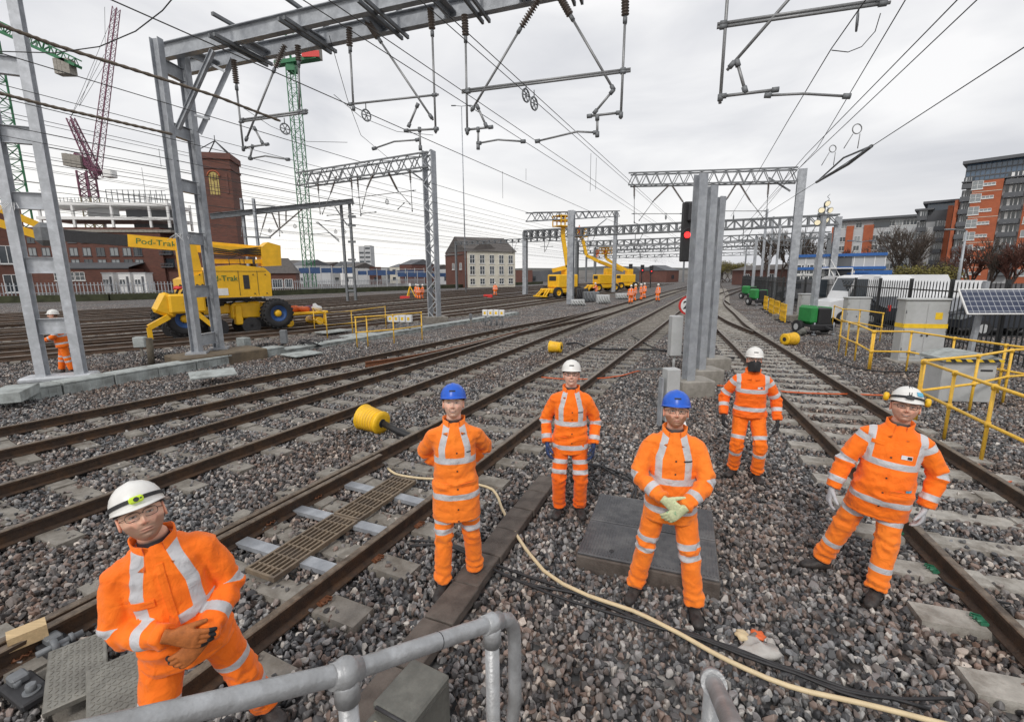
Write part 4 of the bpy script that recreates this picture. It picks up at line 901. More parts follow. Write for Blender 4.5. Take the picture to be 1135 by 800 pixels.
# ------------------------------------------------------------------ overhead line structures
TD = V((.425, .905, 0)).normalized(); CD = V((.905, -.425, 0)).normalized()   # along and across the tracks
def truss(mb, a, b, h, w, n, r=.04, zig=True):
    """box lattice girder between the top centres a and b"""
    a = V(a); b = V(b); d = (b-a).normalized(); s = V((-d.y, d.x, 0)); z = V((0, 0, 1))
    for o in (-1, 1):
        for k in (0, 1): mb.bar(a + s*o*w/2 - z*h*k, b + s*o*w/2 - z*h*k, r*1.8, r*1.8)
        for i in range(n):
            p = a.lerp(b, i/n) + s*o*w/2; q = a.lerp(b, (i+.5)/n) + s*o*w/2; t = a.lerp(b, (i+1)/n) + s*o*w/2
            mb.bar(p - z*h, q, r, r); mb.bar(q, t - z*h, r, r)
    for k in (0, 1):
        for i in range(n): mb.bar(a.lerp(b, i/n) + s*w/2*(-1)**i - z*h*k, a.lerp(b, (i+1)/n) - s*w/2*(-1)**i - z*h*k, r*.7, r*.7)
def lattice_mast(mb, base, H, w, d, n, r=.05, ax=None):
    ax = ax or CD; ay = V((-ax.y, ax.x, 0)); b = V(base); z = V((0, 0, 1))
    for o in (-1, 1):
        p = b + ax*o*w/2
        mb.bar(p, p + z*H, d, .07, ay) if False else mb.add([p + ax*i*.03 + ay*j*d/2 + z*k*H for k in (0, 1) for j in (-1, 1) for i in (-1, 1)], [(0,2,3,1),(4,5,7,6),(0,1,5,4),(2,6,7,3),(0,4,6,2),(1,3,7,5)])
    for o in (-1, 1):
        for i in range(n):
            s = (-1)**i; mb.bar(b + ax*s*w/2 + ay*o*d/2 + z*H*i/n, b - ax*s*w/2 + ay*o*d/2 + z*H*(i+1)/n, r, .02, ay)
def column(mb, base, H, w, d, ax=CD, t=.018):
    b = V(base); mb.ibeam(b, b + V((0, 0, H)), w, d, t, V((-ax.y, ax.x, 0)))
def plinth(parent, base, s=(.9, .9, .35), m='conc2', rz=.44):
    mb = MB(); mb.bbox(V(base) + V((0, 0, s[2]/2 - .12)), (s[0], s[1], s[2]+.1), .02, rz); return mb.build('plinth', M[m], parent, True)
# nearest ladder mast, left edge
bA, bB = gz(49, 421, .05), gz(91, 418, .05)
g1 = thing('ladder_mast', 'galvanised ladder mast at the left edge with the hooded worker behind it', 'mast', (bA.x, bA.y, 0))
ax = (bB-bA).normalized(); H = 11
for b_ in (bA, bB):
    mb = MB(); mb.ibeam(b_, b_ + V((0,0,H)), .20, .27, .018, (ax.y, -ax.x, 0)); mb.build('post', M['galvn'], g1, True)
for py in (73, 150, 223, 294, 361):
    z = at(70, py, bA.y+.2).z; mb = MB(); mb.ibeam(V((bA.x, bA.y, z)) + ax*.09, V((bB.x, bB.y, z)) - ax*.09, .15, .40, .014); mb.build('rung', M['galvn'], g1, True)
mb = MB(); mid = (bA+bB)/2; mb.bbox(mid + V((0,0,.04)) - ax*.05, (1.5, .62, .16), .05, math.atan2(ax.y, ax.x)); mb.build('base_plate', M['galvn'], g1, True)
mb = MB(); mb.tube([bA + V((0,0,at(50,190,bA.y).z)) + V((.0,-.15,.0)), bA + V((-.3,-.2,at(50,190,bA.y).z - .12))], .008, 5)
zt = at(50, 228, bA.y).z
for k in range(9): a = k*.7; mb.tube([bA + V((.05*k-.1,-.14,zt)), bA + V((.12*k-.45,-.3,zt-.25+.05*(k%3)))], .006, 5)
mb.build('cable_ties', M['white'], g1, True)
# second ladder mast and its twin girder beam over the tracks
cA, cB = gz(219, 392, .32), gz(243, 387, .32)
g2 = thing('portal_gantry', 'portal gantry with twin grey girders crossing the top left of the sky', 'gantry', (cA.x, cA.y, 0))
B0 = gz(176, 59, 9.2); B1 = gz(382, 11, 9.2); bd = (B1-B0).normalized(); bn = V((-bd.y, bd.x, 0)); B2 = B0 + bd*26
ax = (cB-cA).normalized(); Hm = 9.0
for b_ in (cA, cB):
    mb = MB(); mb.ibeam(b_, V((b_.x, b_.y, Hm+.2)), .2, .26, .016, (ax.y, -ax.x, 0)); mb.build('post', M['galv'], g2, True)
for py in (76, 145, 206, 264, 323, 376):
    z = at(225, py, cA.y+.3).z; mb = MB(); mb.ibeam(V((cA.x, cA.y, z)) + ax*.1, V((cB.x, cB.y, z)) - ax*.1, .16, .36, .014); mb.build('rung', M['galv'], g2, True)
for o in (0, .95):
    mb = MB(); mb.ibeam(B0 + bn*o - bd*.1, B2 + bn*o, .2, .42, .02); mb.build('girder', M['galv'], g2, True)
for k in range(13):
    p = B0 + bd*(1.1 + k*2.0); mb = MB(); mb.box(p + bn*.475 + V((0,0,-.05)), (.34, .90, .03), math.atan2(bn.y, bn.x) - PI/2); mb.box(p + bn*.475 + V((0,0,-.14)), (.03, .90, .16), math.atan2(bn.y, bn.x) - PI/2); mb.build('cross_plate', M['galv'], g2, True)
for k in range(7):
    p = B0 + bd*(2.9 + k*2.35) + V((0,0,-.25)); mb = MB()
    for o in (-.09, .09): mb.box(p + bn*.3 + bd*o, (.06, 1.9, .09), math.atan2(bn.y, bn.x) - PI/2)
    mb.build('cross_channel', M['dgalv'], g2, True)
    p = p + V((0,0,.55)); mb = MB(); mb.box(p + bn*.3, (.09, 1.7, .08), math.atan2(bn.y, bn.x) - PI/2); mb.build('top_channel', M['dgalv'], g2, True)
mb = MB(); Q = lambda px, py, Y: at(px, py, Y)
for (a, b_) in (((236,56),(197,143)), ((258,66),(221,148))): mb.ibeam(at(*a, cA.y-.3 if a[0] < 240 else cB.y-.3), at(*b_, cA.y), .1, .13, .012)
mb.bar(at(216,128,cA.y), at(232,132,cA.y), .06); mb.bar(at(235,72,cA.y-.2), at(250,80,cA.y-.2), .06); mb.build('brace', M['galv'], g2, True)
mb = MB(); mb.bbox((cA+cB)/2 + V((.35,-.1,-.30)), (2.5, 1.35, .62), .03, math.atan2(ax.y, ax.x) - .5); mb.build('plinth', mat('stained_plinth', (.15,.115,.075), .9, 0, .3, 4, .4, 40, col2=(.09,.07,.05)), g2, True)
for b_ in (cA, cB): mb = MB(); mb.box(b_ + V((0,0,.04)), (.55,.5,.06), .4); mb.build('base_plate', M['galv'], g2, True)
mb = MB()
for k in range(16): p = V((cA.x, cA.y, at(220,259,cA.y).z)) + ax*(.05*k-.1) + V((0,-.16,0)); mb.tube([p, p + V((random.uniform(-.35,.35), -.12, random.uniform(-.3,-.12)))], .005, 5)
mb.build('cable_ties', M['white'], g2, True)
# drop assemblies in the vertical plane of a beam
def plane_pt(P0, nrm):
    def f(px, py):
        d = ray(px, py); t = (P0 - CAM).dot(nrm) / d.dot(nrm); return CAM + d*t
    return f
def insulator(mb, a, b, r=.085):
    a = V(a); b = V(b); d, s, u = frame(b-a); L = (b-a).length; R = Matrix((s, u, d)).transposed().to_4x4(); n = max(4, int(L/.055)); prof = [(.02, 0)]
    for i in range(n): z = L*(i+.5)/n; prof += [(r*.42, z-L/n*.45), (r, z), (r*.95, z+L/n*.12), (r*.42, z+L/n*.4)]
    mb.lathe(prof + [(.02, L)], 12, Matrix.Translation(a) @ R)
def drop_set(label, f, ins, tubes, pulleys=(), r=.028, ext=None, pr=.14, cat='drop tubes'):
    t = None
    pts = [f(*p) for seg in tubes for p in seg]; base = pts[0]
    t = thing('registration_assembly', label, cat, (base.x, base.y, base.z))
    def E(p, q):
        """carry a tube that leaves the picture on up to the beam"""
        a, b_ = f(*p), f(*q)
        if ext and p[1] <= 1: d = (a-b_).normalized(); a = a + d*max(0, (ext - a.z)/max(d.z, .2))
        return a, b_
    for p, q in ins:
        a, b_ = E(p, q)
        if p[1] <= 1: b0 = b_; 
        mb = MB(); insulator(mb, a if p[1] > 1 else b_ + (a-b_).normalized()*min((a-b_).length, .75), b_, r*3.1); mb.build('insulator', M['insul'], t, True)
        mb = MB(); c = b_; d = (b_-a).normalized(); mb.cyl(c, c + d*.16, r*1.25, 10); mb.build('clamp', M['dgalv'], t, True)
        if p[1] <= 1 and (a-b_).length > .8: mb = MB(); mb.cyl(a, b_ + (a-b_).normalized()*.7, r, 8); mb.build('drop_tube', M['tube'], t, True)
    for seg in tubes:
        P = [f(*p) for p in seg]
        if ext and seg[0][1] <= 1: P[0], _ = E(seg[0], seg[1])
        mb = MB(); mb.tube(P, r if len(P) == 2 else r*.8, 8); mb.build('tube', M['tube'], t, True)
        mb = MB(); [mb.cyl(q_ - (P[0]-P[-1]).normalized()*r*2, q_ + (P[0]-P[-1]).normalized()*r*2, r*1.7, 8) for q_ in (P[0].lerp(P[1], .04), P[-1].lerp(P[-2], .04))]; mb.build('clamp', M['dgalv'], t, True)
    for p in pulleys:
        c = f(*p[:2]); mb = MB(); u = V((0,0,1)); s = V((math.cos(p[2]) if len(p) > 2 else .6, math.sin(p[2]) if len(p) > 2 else .8, 0))
        mb.tube([c + (s*math.cos(a) + u*math.sin(a))*pr for a in np.linspace(0, 2*PI, 18, endpoint=False)], pr*.14, 6, closed=True)
        for a in (0, PI/3, 2*PI/3): mb.cyl(c - (s*math.cos(a) + u*math.sin(a))*pr, c + (s*math.cos(a) + u*math.sin(a))*pr, pr*.09, 5)
        mb.cyl(c + u*pr, c + u*(pr+.15), .014, 6); mb.build('pulley', M['dgalv'], t, True)
    return t
fB = plane_pt(B0 + bn*.4, bn)
drop_set('drop tubes hanging beside the tower crane, leftmost under the twin girders', fB, [((259,66),(262,93)), ((330,50),(331,68)), ((316,50),(305,75))],
    [((262,95),(270,168)), ((331,68),(332,126)), ((305,75),(272,157)), ((265,135.5),(341,125)), ((266,133),(341,122.5)), ((282,142),(291,159)), ((270,164),(297,160)), ((280,162),(277,176)), ((277,176),(294,173),(320,177))], [(316,143)], ext=9)
drop_set('drop tubes and single pulley under the middle of the twin girders', fB, [((387,30),(387.5,52)), ((407,24),(419,42)), ((477,9),(479,33))],
    [((388,52),(392,123)), ((419,42),(480,133)), ((479,33),(483,148)), ((385,116),(486,105)), ((463,116),(453,140)), ((449,145),(485,143)), ((465,143),(466,165)), ((414,165),(437,157),(464,155))], [(406,128)], ext=9)
drop_set('long registration tube with two pulleys high above the cream building', fB, [((515,16),(516,40)), ((596,1),(578,30)), ((623,1),(632,17)), ((693,1),(693,18))],
    [((516,40),(518,150)), ((578,30),(522,124)), ((632,17),(681,101)), ((693,18),(688,132)), ((512,103),(699,79)), ((512,100.5),(699,76.5)), ((529,118),(539,140)), ((517,144),(545,141)), ((530,143),(530,164)), ((530,159),(552,155),(581,157)), ((679,101),(659,125)), ((652,129),(687,125)), ((662,130),(662,150)), ((661,147),(640,146),(594,157))], [(583,106), (592,115)], ext=9)
drop_set('rightmost registration tubes and wheel, top right of the sky', fB, [], [((806,1),(798,115)), ((873,1),(806,78)), ((794.5,31),(987,3)), ((795,27),(984,-1)), ((817,69),(826,101)), ((799,107),(862,99.5)), ((849.5,106),(890,104),(940.6,107))], [(950,25)], ext=9, r=.032)
# lattice column and cantilever truss left of the central workers
p = gz(482, 355, .1); g3 = thing('lattice_mast', 'tall lattice column with a truss reaching left, nearest the white line boxes', 'mast', (p.x, p.y, 0))
mb = MB(); lattice_mast(mb, p, 9.35, .55, .5, 16, .06, V((.93,-.36,0)).normalized()); mb.build('column', M['galv'], g3, True)
fT = plane_pt(p, TD); tl = fT(333, 193); tr = fT(478, 170)
mb = MB(); truss(mb, tl, tr, .75, .7, 11, .045); mb.bar(fT(455,190), fT(476,205), .07); mb.build('truss', M['dgalv'], g3, True)
plinth(g3, p, (1.3,1.2,.3), 'conc')
drop_set('small drop tubes below the truss left of the lattice column', fT, [((352,197),(353,212)), ((373,195),(367,213)), ((415,190),(407,208)), ((430,190),(440,210)), ((389,194),(390,208)), ((396,193),(397,208)), ((454,187),(455,200))],
    [((353,212),(355,238)), ((367,213),(357,238)), ((362,239),(392,237)), ((455,200),(457,235)), ((407,208),(401,232)), ((440,210),(455,227)), ((395,219),(461,211)), ((390,208),(391,228)), ((397,208),(400,240)), ((400,237),(417,235)), ((441,232),(448,225))], [(429,224)], r=.022, pr=.13)
# right-hand portal with truss
p = gz(873, 352, .1); g4 = thing('portal_gantry', 'grey column beside the lighting tower with a truss to the signal posts', 'gantry', (p.x, p.y, 0))
H4 = at(888, 190, p.y).z; mb = MB(); column(mb, p, H4, .42, .55, CD, .03); mb.build('column', M['galv'], g4, True); plinth(g4, p, (1.2,1.2,.25), 'conc')
fR = plane_pt(p, TD); a, b_ = fR(698, 193), fR(884, 187); mb = MB(); truss(mb, a, b_, .72, .7, 14, .045); mb.bar(fR(852,197), fR(876,212), .09); mb.build('truss', M['dgalv'], g4, True)
drop_set('drop tubes under the right-hand truss', fR, [((741,206),(725,222)), ((745,206),(757,224)), ((816,204),(806,220)), ((820,204),(831,222)), ((852,203),(851,216)), ((703,206),(703,218))],
    [((725,222),(708,245)), ((757,224),(772,243)), ((703,218),(703,247)), ((700,237),(757,237)), ((806,220),(797,236)), ((831,222),(847,243)), ((851,216),(849,250)), ((796,234),(850,234)), ((845,243),(849,250)), ((703,247),(712,250))], [(738,241), (813,241)], r=.022, pr=.13)
# portal over the far machines
p = gz(680, 325, .05); fF = plane_pt(gz(634, 336, .05), TD); g5 = thing('portal_gantry', 'gantry with lattice beam above the far yellow machines', 'gantry', (p.x, p.y, 0))
for px, pyb, w_ in ((632, 337, .55), (680, 324, .5)):
    b_ = gz(px, pyb, .05); mb = MB(); column(mb, b_, at(px, 234, b_.y).z, w_, .5, CD, .03); mb.build('column', M['galv'], g5, True)
a = at(587, 236, gz(634,336).y + 2.5); b_ = at(684, 234, gz(680,324).y); mb = MB(); truss(mb, a, b_, .8, .8, 12, .06); mb.build('truss', M['dgalv'], g5, True)
mb = MB(); mb.bar(at(640,268,gz(634,336).y), at(672,243,gz(680,324).y), .09); mb.build('brace', M['dgalv'], g5, True)
# heavier portals one behind the other
def far_portal(label, Y, pl, pr, py, hh, legs, n, mm='dgalv', z0=0):
    a = at(pl, py, Y); z = a.z; xr = (pr-pl)/FPX*Y; b_ = a + CD*xr*1.0; b_.z = z
    t = thing('portal_gantry', label, 'gantry', (a.x, a.y, 0)); mb = MB(); truss(mb, a, b_, hh, hh, n, hh*.09); 
    for i in range(n*2): c = a.lerp(b_, i/(n*2)); mb.box(c - V((0,0,hh/2)), (hh*.22, hh, hh*.98), -.44)
    mb.build('beam', M[mm], t, True)
    for k in legs: c = a.lerp(b_, k); mb = MB(); column(mb, (c.x, c.y, z0), z - hh*.2, hh*.6, hh*.6); mb.build('column', M['galv'] if Y < 80 else M['dgalv'], t, True)
    for k in np.linspace(.08, .92, max(3, n//3)):
        c = a.lerp(b_, k) - V((0,0,hh)); mb = MB(); mb.cyl(c, c - V((0,0,1.9)), .04, 5); mb.cyl(c + CD*.9, c + CD*.1 - V((0,0,1.8)), .035, 5); mb.cyl(c - V((0,0,1.2)) - CD*.6, c - V((0,0,1.2)) + CD*1.2, .035, 5); mb.build('drop_tube', M['dgalv'], t, True)
    return t
far_portal('long portal standing directly behind the first far machine', 64, 582, 862, 256, .95, (0, 1), 20)
far_portal('second long portal down the line, dark beam', 86, 640, 868, 268, .85, (0, 1), 16)
far_portal('third long portal down the line', 108, 660, 850, 274, .85, (0, 1), 14)
far_portal('fourth long portal down the line', 140, 640, 870, 278, .9, (0, .5, 1), 16)
far_portal('farthest portal down the line before the trees', 185, 650, 850, 284, 1., (0, .5, 1), 14)
far_portal('low portal across the yard behind the survey gang', 95, 505, 640, 268, .6, (0, 1), 10)
# ladder mast with beam to the left, mid distance
b_ = gz(392, 334, .05); g6 = thing('portal_gantry', 'dark ladder frame gantry between the lattice column and the brick tower', 'gantry', (b_.x, b_.y, 0)); Y6 = b_.y
for px in (385.5, 394.5):
    q = at(px, 334, Y6); mb = MB(); mb.ibeam((q.x, q.y, 0), (q.x, q.y, at(px, 224, Y6).z), .22, .3, .02, (0,1,0)); mb.build('post', M['dgalv'], g6, True)
for py in (240, 250, 268, 288, 308, 322): mb = MB(); mb.bar(at(386, py, Y6), at(394, py, Y6), .22); mb.build('rung', M['dgalv'], g6, True)
mb = MB(); a = at(233, 240, Y6-6); c = at(392, 223, Y6); mb.ibeam(a, c, .4, .5, .04); mb.bar(at(371,229,Y6), at(385,250,Y6), .1); mb.bar(at(352,246,Y6), at(376,268,Y6), .09); mb.build('beam', M['dgalv'], g6, True)
for px in (276, 289):
    q = at(px, 300, Y6-4.6); mb = MB(); mb.ibeam((q.x, q.y, 0), (q.x, q.y, at(px, 220, Y6-4.6).z), .2, .28, .02, (0,1,0)); mb.build('post', M['galv'], g6, True)
mb = MB(); mb.bar(at(271,262.5,Y6-4.7), at(300,263.5,Y6-4.7), .14); mb.bar(at(268,226,Y6-4.7), at(305,229,Y6-4.7), .1); mb.build('cross_arm', M['dgalv'], g6, True)
fG = plane_pt(at(330, 250, Y6-1.2), V((.12,-1,0)).normalized())
drop_set('tangle of small insulators under the dark beam by the brick tower', fG, [((296,235),(291,252)), ((301,235),(308,252)), ((309,235),(310,252)), ((335,232),(300,262)), ((317,234),(317,245)), ((268,240),(268,250))],
    [((291,252),(288,262)), ((308,252),(313,258)), ((310,252),(310,262)), ((268,250),(268,262)), ((300,262),(285,258)), ((345,260),(365,258)), ((350,246),(376,266)), ((360,245),(395,241))], [(372,257), (382,257), (327,251), (299,256)], r=.03, pr=.17)
# right side columns along the fence
for i, (px, pyb, pyt, w_) in enumerate(((842,326,232,.3),(850,322,240,.26),(857,333,250,.2),(833,330,262,.3),(824,318,270,.3))):
    b_ = gz(px, pyb, 0); mb = MB(); column(mb, b_, at(px, pyt, b_.y).z, w_, w_*1.2); tag(mb.build('line_mast', M['galv'], None, True), 'slim steel line mast %s' % ('behind the portal column, tallest of the group', 'second from the left in the group behind the portal column', 'carrying the bracket closest to the portal column', 'by the green generators with a short top', 'farthest of the group near the yellow barrier')[i], 'mast', 'line masts along the right fence')
b_ = gz(857, 333, 0); mb = MB(); mb.bar(at(838,252,b_.y), at(862,252,b_.y), .3, .2); mb.cyl(at(845,262,b_.y), at(858,275,b_.y), .06, 6); tag(mb.build('mast_bracket', M['dgalv'], None, True), 'dark bracket and counterweight on the mast left of the portal column', 'bracket')
# three bare columns in the centre with concrete feet
for i, ((px, pyb), (tx, ty), ww) in enumerate((((762,432),(776,193),.20), ((775,419),(790,206),.19), ((786,405),(799,218),.18))):
    b_ = gz(px, pyb, .12); t = thing('steel_column', 'bare grey steel column, %s of the three in front of the signal' % ('nearest and tallest', 'middle one', 'farthest')[i], 'column', (b_.x, b_.y, 0), 0, 'three steel columns by the signal')
    mb = MB(); H = at(tx, ty, b_.y).z; mb.ibeam(b_, (b_.x, b_.y, H), ww, ww*1.0, .016, (.3,-1,0)); mb.build('column', M['galv'], t, True)
    plinth(t, b_ + V((.15,.1,0)), (.75,.6,.3), 'conc2', .1)
# signal behind the posts
b_ = at(756, 400, 13.6); S0 = V((b_.x, b_.y, 0)); t = thing('colour_light_signal', 'black colour-light signal showing red behind the three columns', 'signal', S0)
zc = lambda py: at(760, py, 13.6).z
mb = MB(); mb.bbox((S0.x+.08, S0.y, (zc(224)+zc(290))/2), (.62, .25, zc(224)-zc(290)), .03); hb = mb.build('signal_head', M['black'], t, True)
mb = MB(); mb.bbox((S0.x+.10, S0.y-.16, (zc(226)+zc(246))/2), (.5, .18, zc(226)-zc(246)), .03); mb.build('upper_hood', M['dark'], hb, True)
mb = MB(); c = V((at(761.5,262,13.45).x, 13.45, zc(261))); mb.cyl(c, c + V((0,-.03,0)), .085, 20); M['redlamp'] = mat('red_signal_lamp', (.5,.02,.02), .3, emit=(1,.02,.02,2.5)); mb.build('red_lamp', M['redlamp'], hb, True)
mb = MB(); mb.tube([c + V((.17*math.cos(a), -.10, .17*math.sin(a))) for a in np.linspace(0, PI, 10)], .02, 6); mb.build('lamp_hood', M['black'], hb, True)
mb = MB(); mb.cyl(S0 + V((.35,.2,0)), S0 + V((.35,.2,zc(224))), .08, 12); mb.build('signal_post', M['galv'], t, True)
# speed sign
b_ = at(758, 420, 13.0); zc2 = at(758, 338.5, 13.0).z; t = thing('speed_sign', 'round red-rimmed speed sign beside the signal posts', 'sign', (b_.x, b_.y, 0)); c = V((b_.x, b_.y, zc2))
mb = MB(); mb.cyl(c, c + V((0,.03,0)), .27, 28); mb.build('rim', M['red'], t, True); mb = MB(); mb.cyl(c + V((0,-.006,0)), c, .215, 28); mb.build('face', M['white'], t, True)
mb = MB(); mb.cyl((c.x, c.y+.05, 0), (c.x, c.y+.05, zc2), .03, 8); mb.build('post', M['galv'], t, True)
def text(name, body, size, loc, R, m, parent=None, ext=.004, bold=0):
    cu = bpy.data.curves.new(name, 'FONT'); cu.body = body; cu.size = size; cu.extrude = ext; cu.offset = bold; cu.align_x = 'CENTER'; cu.align_y = 'CENTER'
    tmp = bpy.data.objects.new('t', cu); C.objects.link(tmp); dg = bpy.context.evaluated_depsgraph_get(); me = bpy.data.meshes.new_from_object(tmp.evaluated_get(dg)); bpy.data.objects.remove(tmp)
    o = bpy.data.objects.new(name, me); C.objects.link(o); me.materials.clear(); me.materials.append(m); me.name = name
    if parent is not None:
        o.parent = parent; q = parent; off = V((0,0,0))
        while q is not None: off += q.location; q = q.parent
        loc = V(loc) - off
    o.matrix_local = Matrix.Translation(loc) @ R.to_4x4(); return o
text('number', '20', .30, c + V((0,-.012,0)), Matrix.Rotation(PI/2, 3, 'X'), M['black'], t, .002, .008)
# far signals with red lights on gantries
for i, (px, py) in enumerate(((699,297),(712,298),(722,299))):
    c = at(px, py, 96); mb = MB(); mb.box(c, (.7,.3,1.6)); mb.cyl((c.x, c.y+.3, 0), (c.x, c.y+.3, c.z), .1, 6); mb.cm = 1; mb.cyl(c + V((0,-.16,-.3)), c + V((0,-.2,-.3)), .11, 10)
    tag(mb.build('colour_light_signal', [M['black'], M['redlamp']], None, True), 'distant signal showing red, %s beyond the far gang' % ('leftmost', 'middle one', 'rightmost')[i], 'signal', 'distant red signals')
# ------------------------------------------------------------------ wires
WN = [0]
def wire(label, pts, r=.008, sag=0, m='wire', grp='overhead line wires', n=5, nm='overhead_wire'):
    P = [V(p) for p in pts]
    if sag:
        Q = []
        for a, b_ in zip(P[:-1], P[1:]):
            for k in range(10): t = k/10; q = a.lerp(b_, t); q.z -= sag*4*t*(1-t); Q.append(q)
        P = Q + [P[-1]]
    mb = MB(); mb.tube(P, r, n); return tag(mb.build(nm, M[m], None, True), label, 'overhead wire', grp)
def along(label, px, py, z, back=12, fwd=130, r=.008, sag=0, zf=None, droppers=0, dz=1., m='wire', d=None):
    p = gz(px, py, z); d = d or TD; a = p - d*back; b_ = p + d*fwd; b_.z = zf or z
    o = wire(label, [a, p + (b_-p)*.25, p + (b_-p)*.5, b_] if sag else [a, b_], r, sag, m)
    return p
L_ = 'left of the workers'
for i, (px, py, z, r, lab) in enumerate(((370,22,6.7,.011,'upper wire from the twin girders down to the vanishing tracks'), (414,34,6.0,.009,'lower wire running beside the upper wire from the twin girders'), (465,0,6.7,.010,'upper wire passing the two pulleys'), (478,0,6.1,.009,'lower wire passing the two pulleys'),
    (123,0,7.2,.016,'thick wire starting top left beside the purple crane jib'), (0,59,6.6,.013,'pale wire from the left edge below the green crane jib'), (0,128,6.5,.009,'wire crossing behind the left ladder mast'), (0,150,5.9,.009,'lowest near wire behind the left ladder mast'),
    (60,150,7.0,.009,'thin wire through the luffing crane mast'), (60,175,6.4,.008,'wire over the steel-framed building'), (60,190,7.2,.012,'higher wire across the brick tower'), (60,205,6.4,.012,'lower wire across the brick tower'), (60,222,7.0,.014,'upper wire close over the white steel frame'), (60,235,6.2,.014,'lower wire close over the white steel frame'),
    (250,200,7.0,.014,'wire left of the green crane mast'), (250,214,6.2,.014,'wire below the lattice truss'), (250,236,7.2,.02,'higher far wire over the blue hoarding'), (250,250,6.2,.02,'lower far wire over the blue hoarding'))):
    along(lab, px, py, z, 10, 150, r*.78, sag=.0)
for i in range(12):
    along('faint distant wire number %s above the yard, counted from the top' % ('one','two','three','four','five','six','seven','eight','nine','ten','eleven','twelve')[i], 430, 205 + i*7.0, 7.0 if i % 2 == 0 else 6.0, 40, 120, .009)
for px, py, pyb in ((655,170,212),(661,175,210),(557,190,220),(176,165,185),(157,186,211),(583,187,200)):
    a = gz(px, py, 6.4); z1 = at(px, pyb, a.y).z; wire('thin dropper between two overhead wires', [a, (a.x, a.y, z1)], .006, grp='droppers')
def wpx(label, lst, r=.01, m='wire', sag=0): return wire(label, [gz(x, y, z) for x, y, z in lst], r, sag, m)
wpx('right wire leading down to the portal column top', [(1100,-16,6.6),(880,192,6.6),(822,262,6.6)], .010)
wpx('second right wire to the portal column top', [(1075,-14,6.1),(893,172,6.1),(826,250,6.1)], .009)
wpx('steep right wire crossing the others near the portal column', [(1012,-14,6.6),(905,166,6.6),(876,197,6.6),(820,255,6.6)], .009)
wpx('wire hanging from the top right wheel to the portal truss', [(968,-12,6.3),(921,55,6.3),(874,133,6.3),(842,188,6.3),(810,240,6.3)], .009)
wpx('rightmost wire carrying the section insulator', [(1150,43,6.2),(905,202,6.2),(851,236,6.2),(812,268,6.2)], .011)
wpx('jumper loop under the top right wheel', [(976,15,6.9),(970,35,6.7),(955,52,6.5),(940,58,6.4),(922,56,6.3)], .008)
wpx('thin slack cable crossing the top left corner', [(-10,57,6.8),(60,59,6.8),(110,52,6.8),(150,35,6.9),(180,12,7.0),(200,-12,7.1)], .010, sag=0)
wpx('slack wire curving from the girders to the lattice truss', [(365,40,9.0),(385,110,8.2),(400,150,8.0),(430,175,8.2)], .009)
wpx('wire dropping to the middle pulley', [(370,105,7.6),(400,130,7.4),(440,146,7.3),(480,150,7.4)], .008)
wpx('wire sagging past the left drop tubes', [(270,120,7.9),(300,140,7.7),(340,157,7.5),(385,158,7.3)], .008)
for i, (pts, lab) in enumerate(((((-10,24,6.9),(60,50,6.9),(150,78,6.9),(240,107,6.9),(315,136,6.9)), 'thick brown sheathed cable crossing the top left, upper one'), (((-10,101,6.4),(60,119,6.4),(130,135,6.4),(195,150,6.4)), 'thick brown sheathed cable crossing the left, lower one'))):
    P = [gz(x, y, z) for x, y, z in pts]; mb = MB(); Q = []
    for a, b_ in zip(P[:-1], P[1:]):
        for k in range(14): Q.append(a.lerp(b_, k/14))
    mb.tube(Q, [.028 if k % 2 else .040 for k in range(len(Q))], 8); tag(mb.build('sheathed_cable', mat('brown_sheath%d' % i, (.16,.13,.10), .7, 0, .4, 30), None, True), lab, 'cable')
# section insulator
t = thing('section_insulator', 'dark section insulator with two hanging rings on the right wire', 'insulator', gz(930,180,6.2))
mb = MB(); mb.tube([gz(966,162,6.2), gz(940,182,6.2), gz(905,202,6.2)], .05, 8); mb.tube([gz(966,162,6.3), gz(935,175,6.32), gz(905,202,6.3)], .03, 6); mb.build('body', M['dgalv'], t, True)
for (x, y, r) in ((950,143,.13),(923,165,.11)):
    c = gz(x, y, 6.7); mb = MB(); mb.tube([c + V((math.cos(a)*r, 0, math.sin(a)*r)) for a in np.linspace(0, 2*PI, 18, endpoint=False)], .015, 6, closed=True); mb.cyl(c + V((-.1,0,-r)), c + V((-.25,.1,-.5)), .012, 5); mb.cyl(c + V((.1,0,-r)), c + V((.15,.1,-.5)), .012, 5); mb.build('ring', M['tube'], t, True)
ORD = 'first second third fourth fifth sixth seventh eighth ninth tenth eleventh twelfth thirteenth fourteenth fifteenth sixteenth seventeenth eighteenth nineteenth twentieth'.split(); ORD += ['twenty-' + q for q in ORD[:9]] + ['thirtieth'] + ['thirty-' + q for q in ORD[:9]]
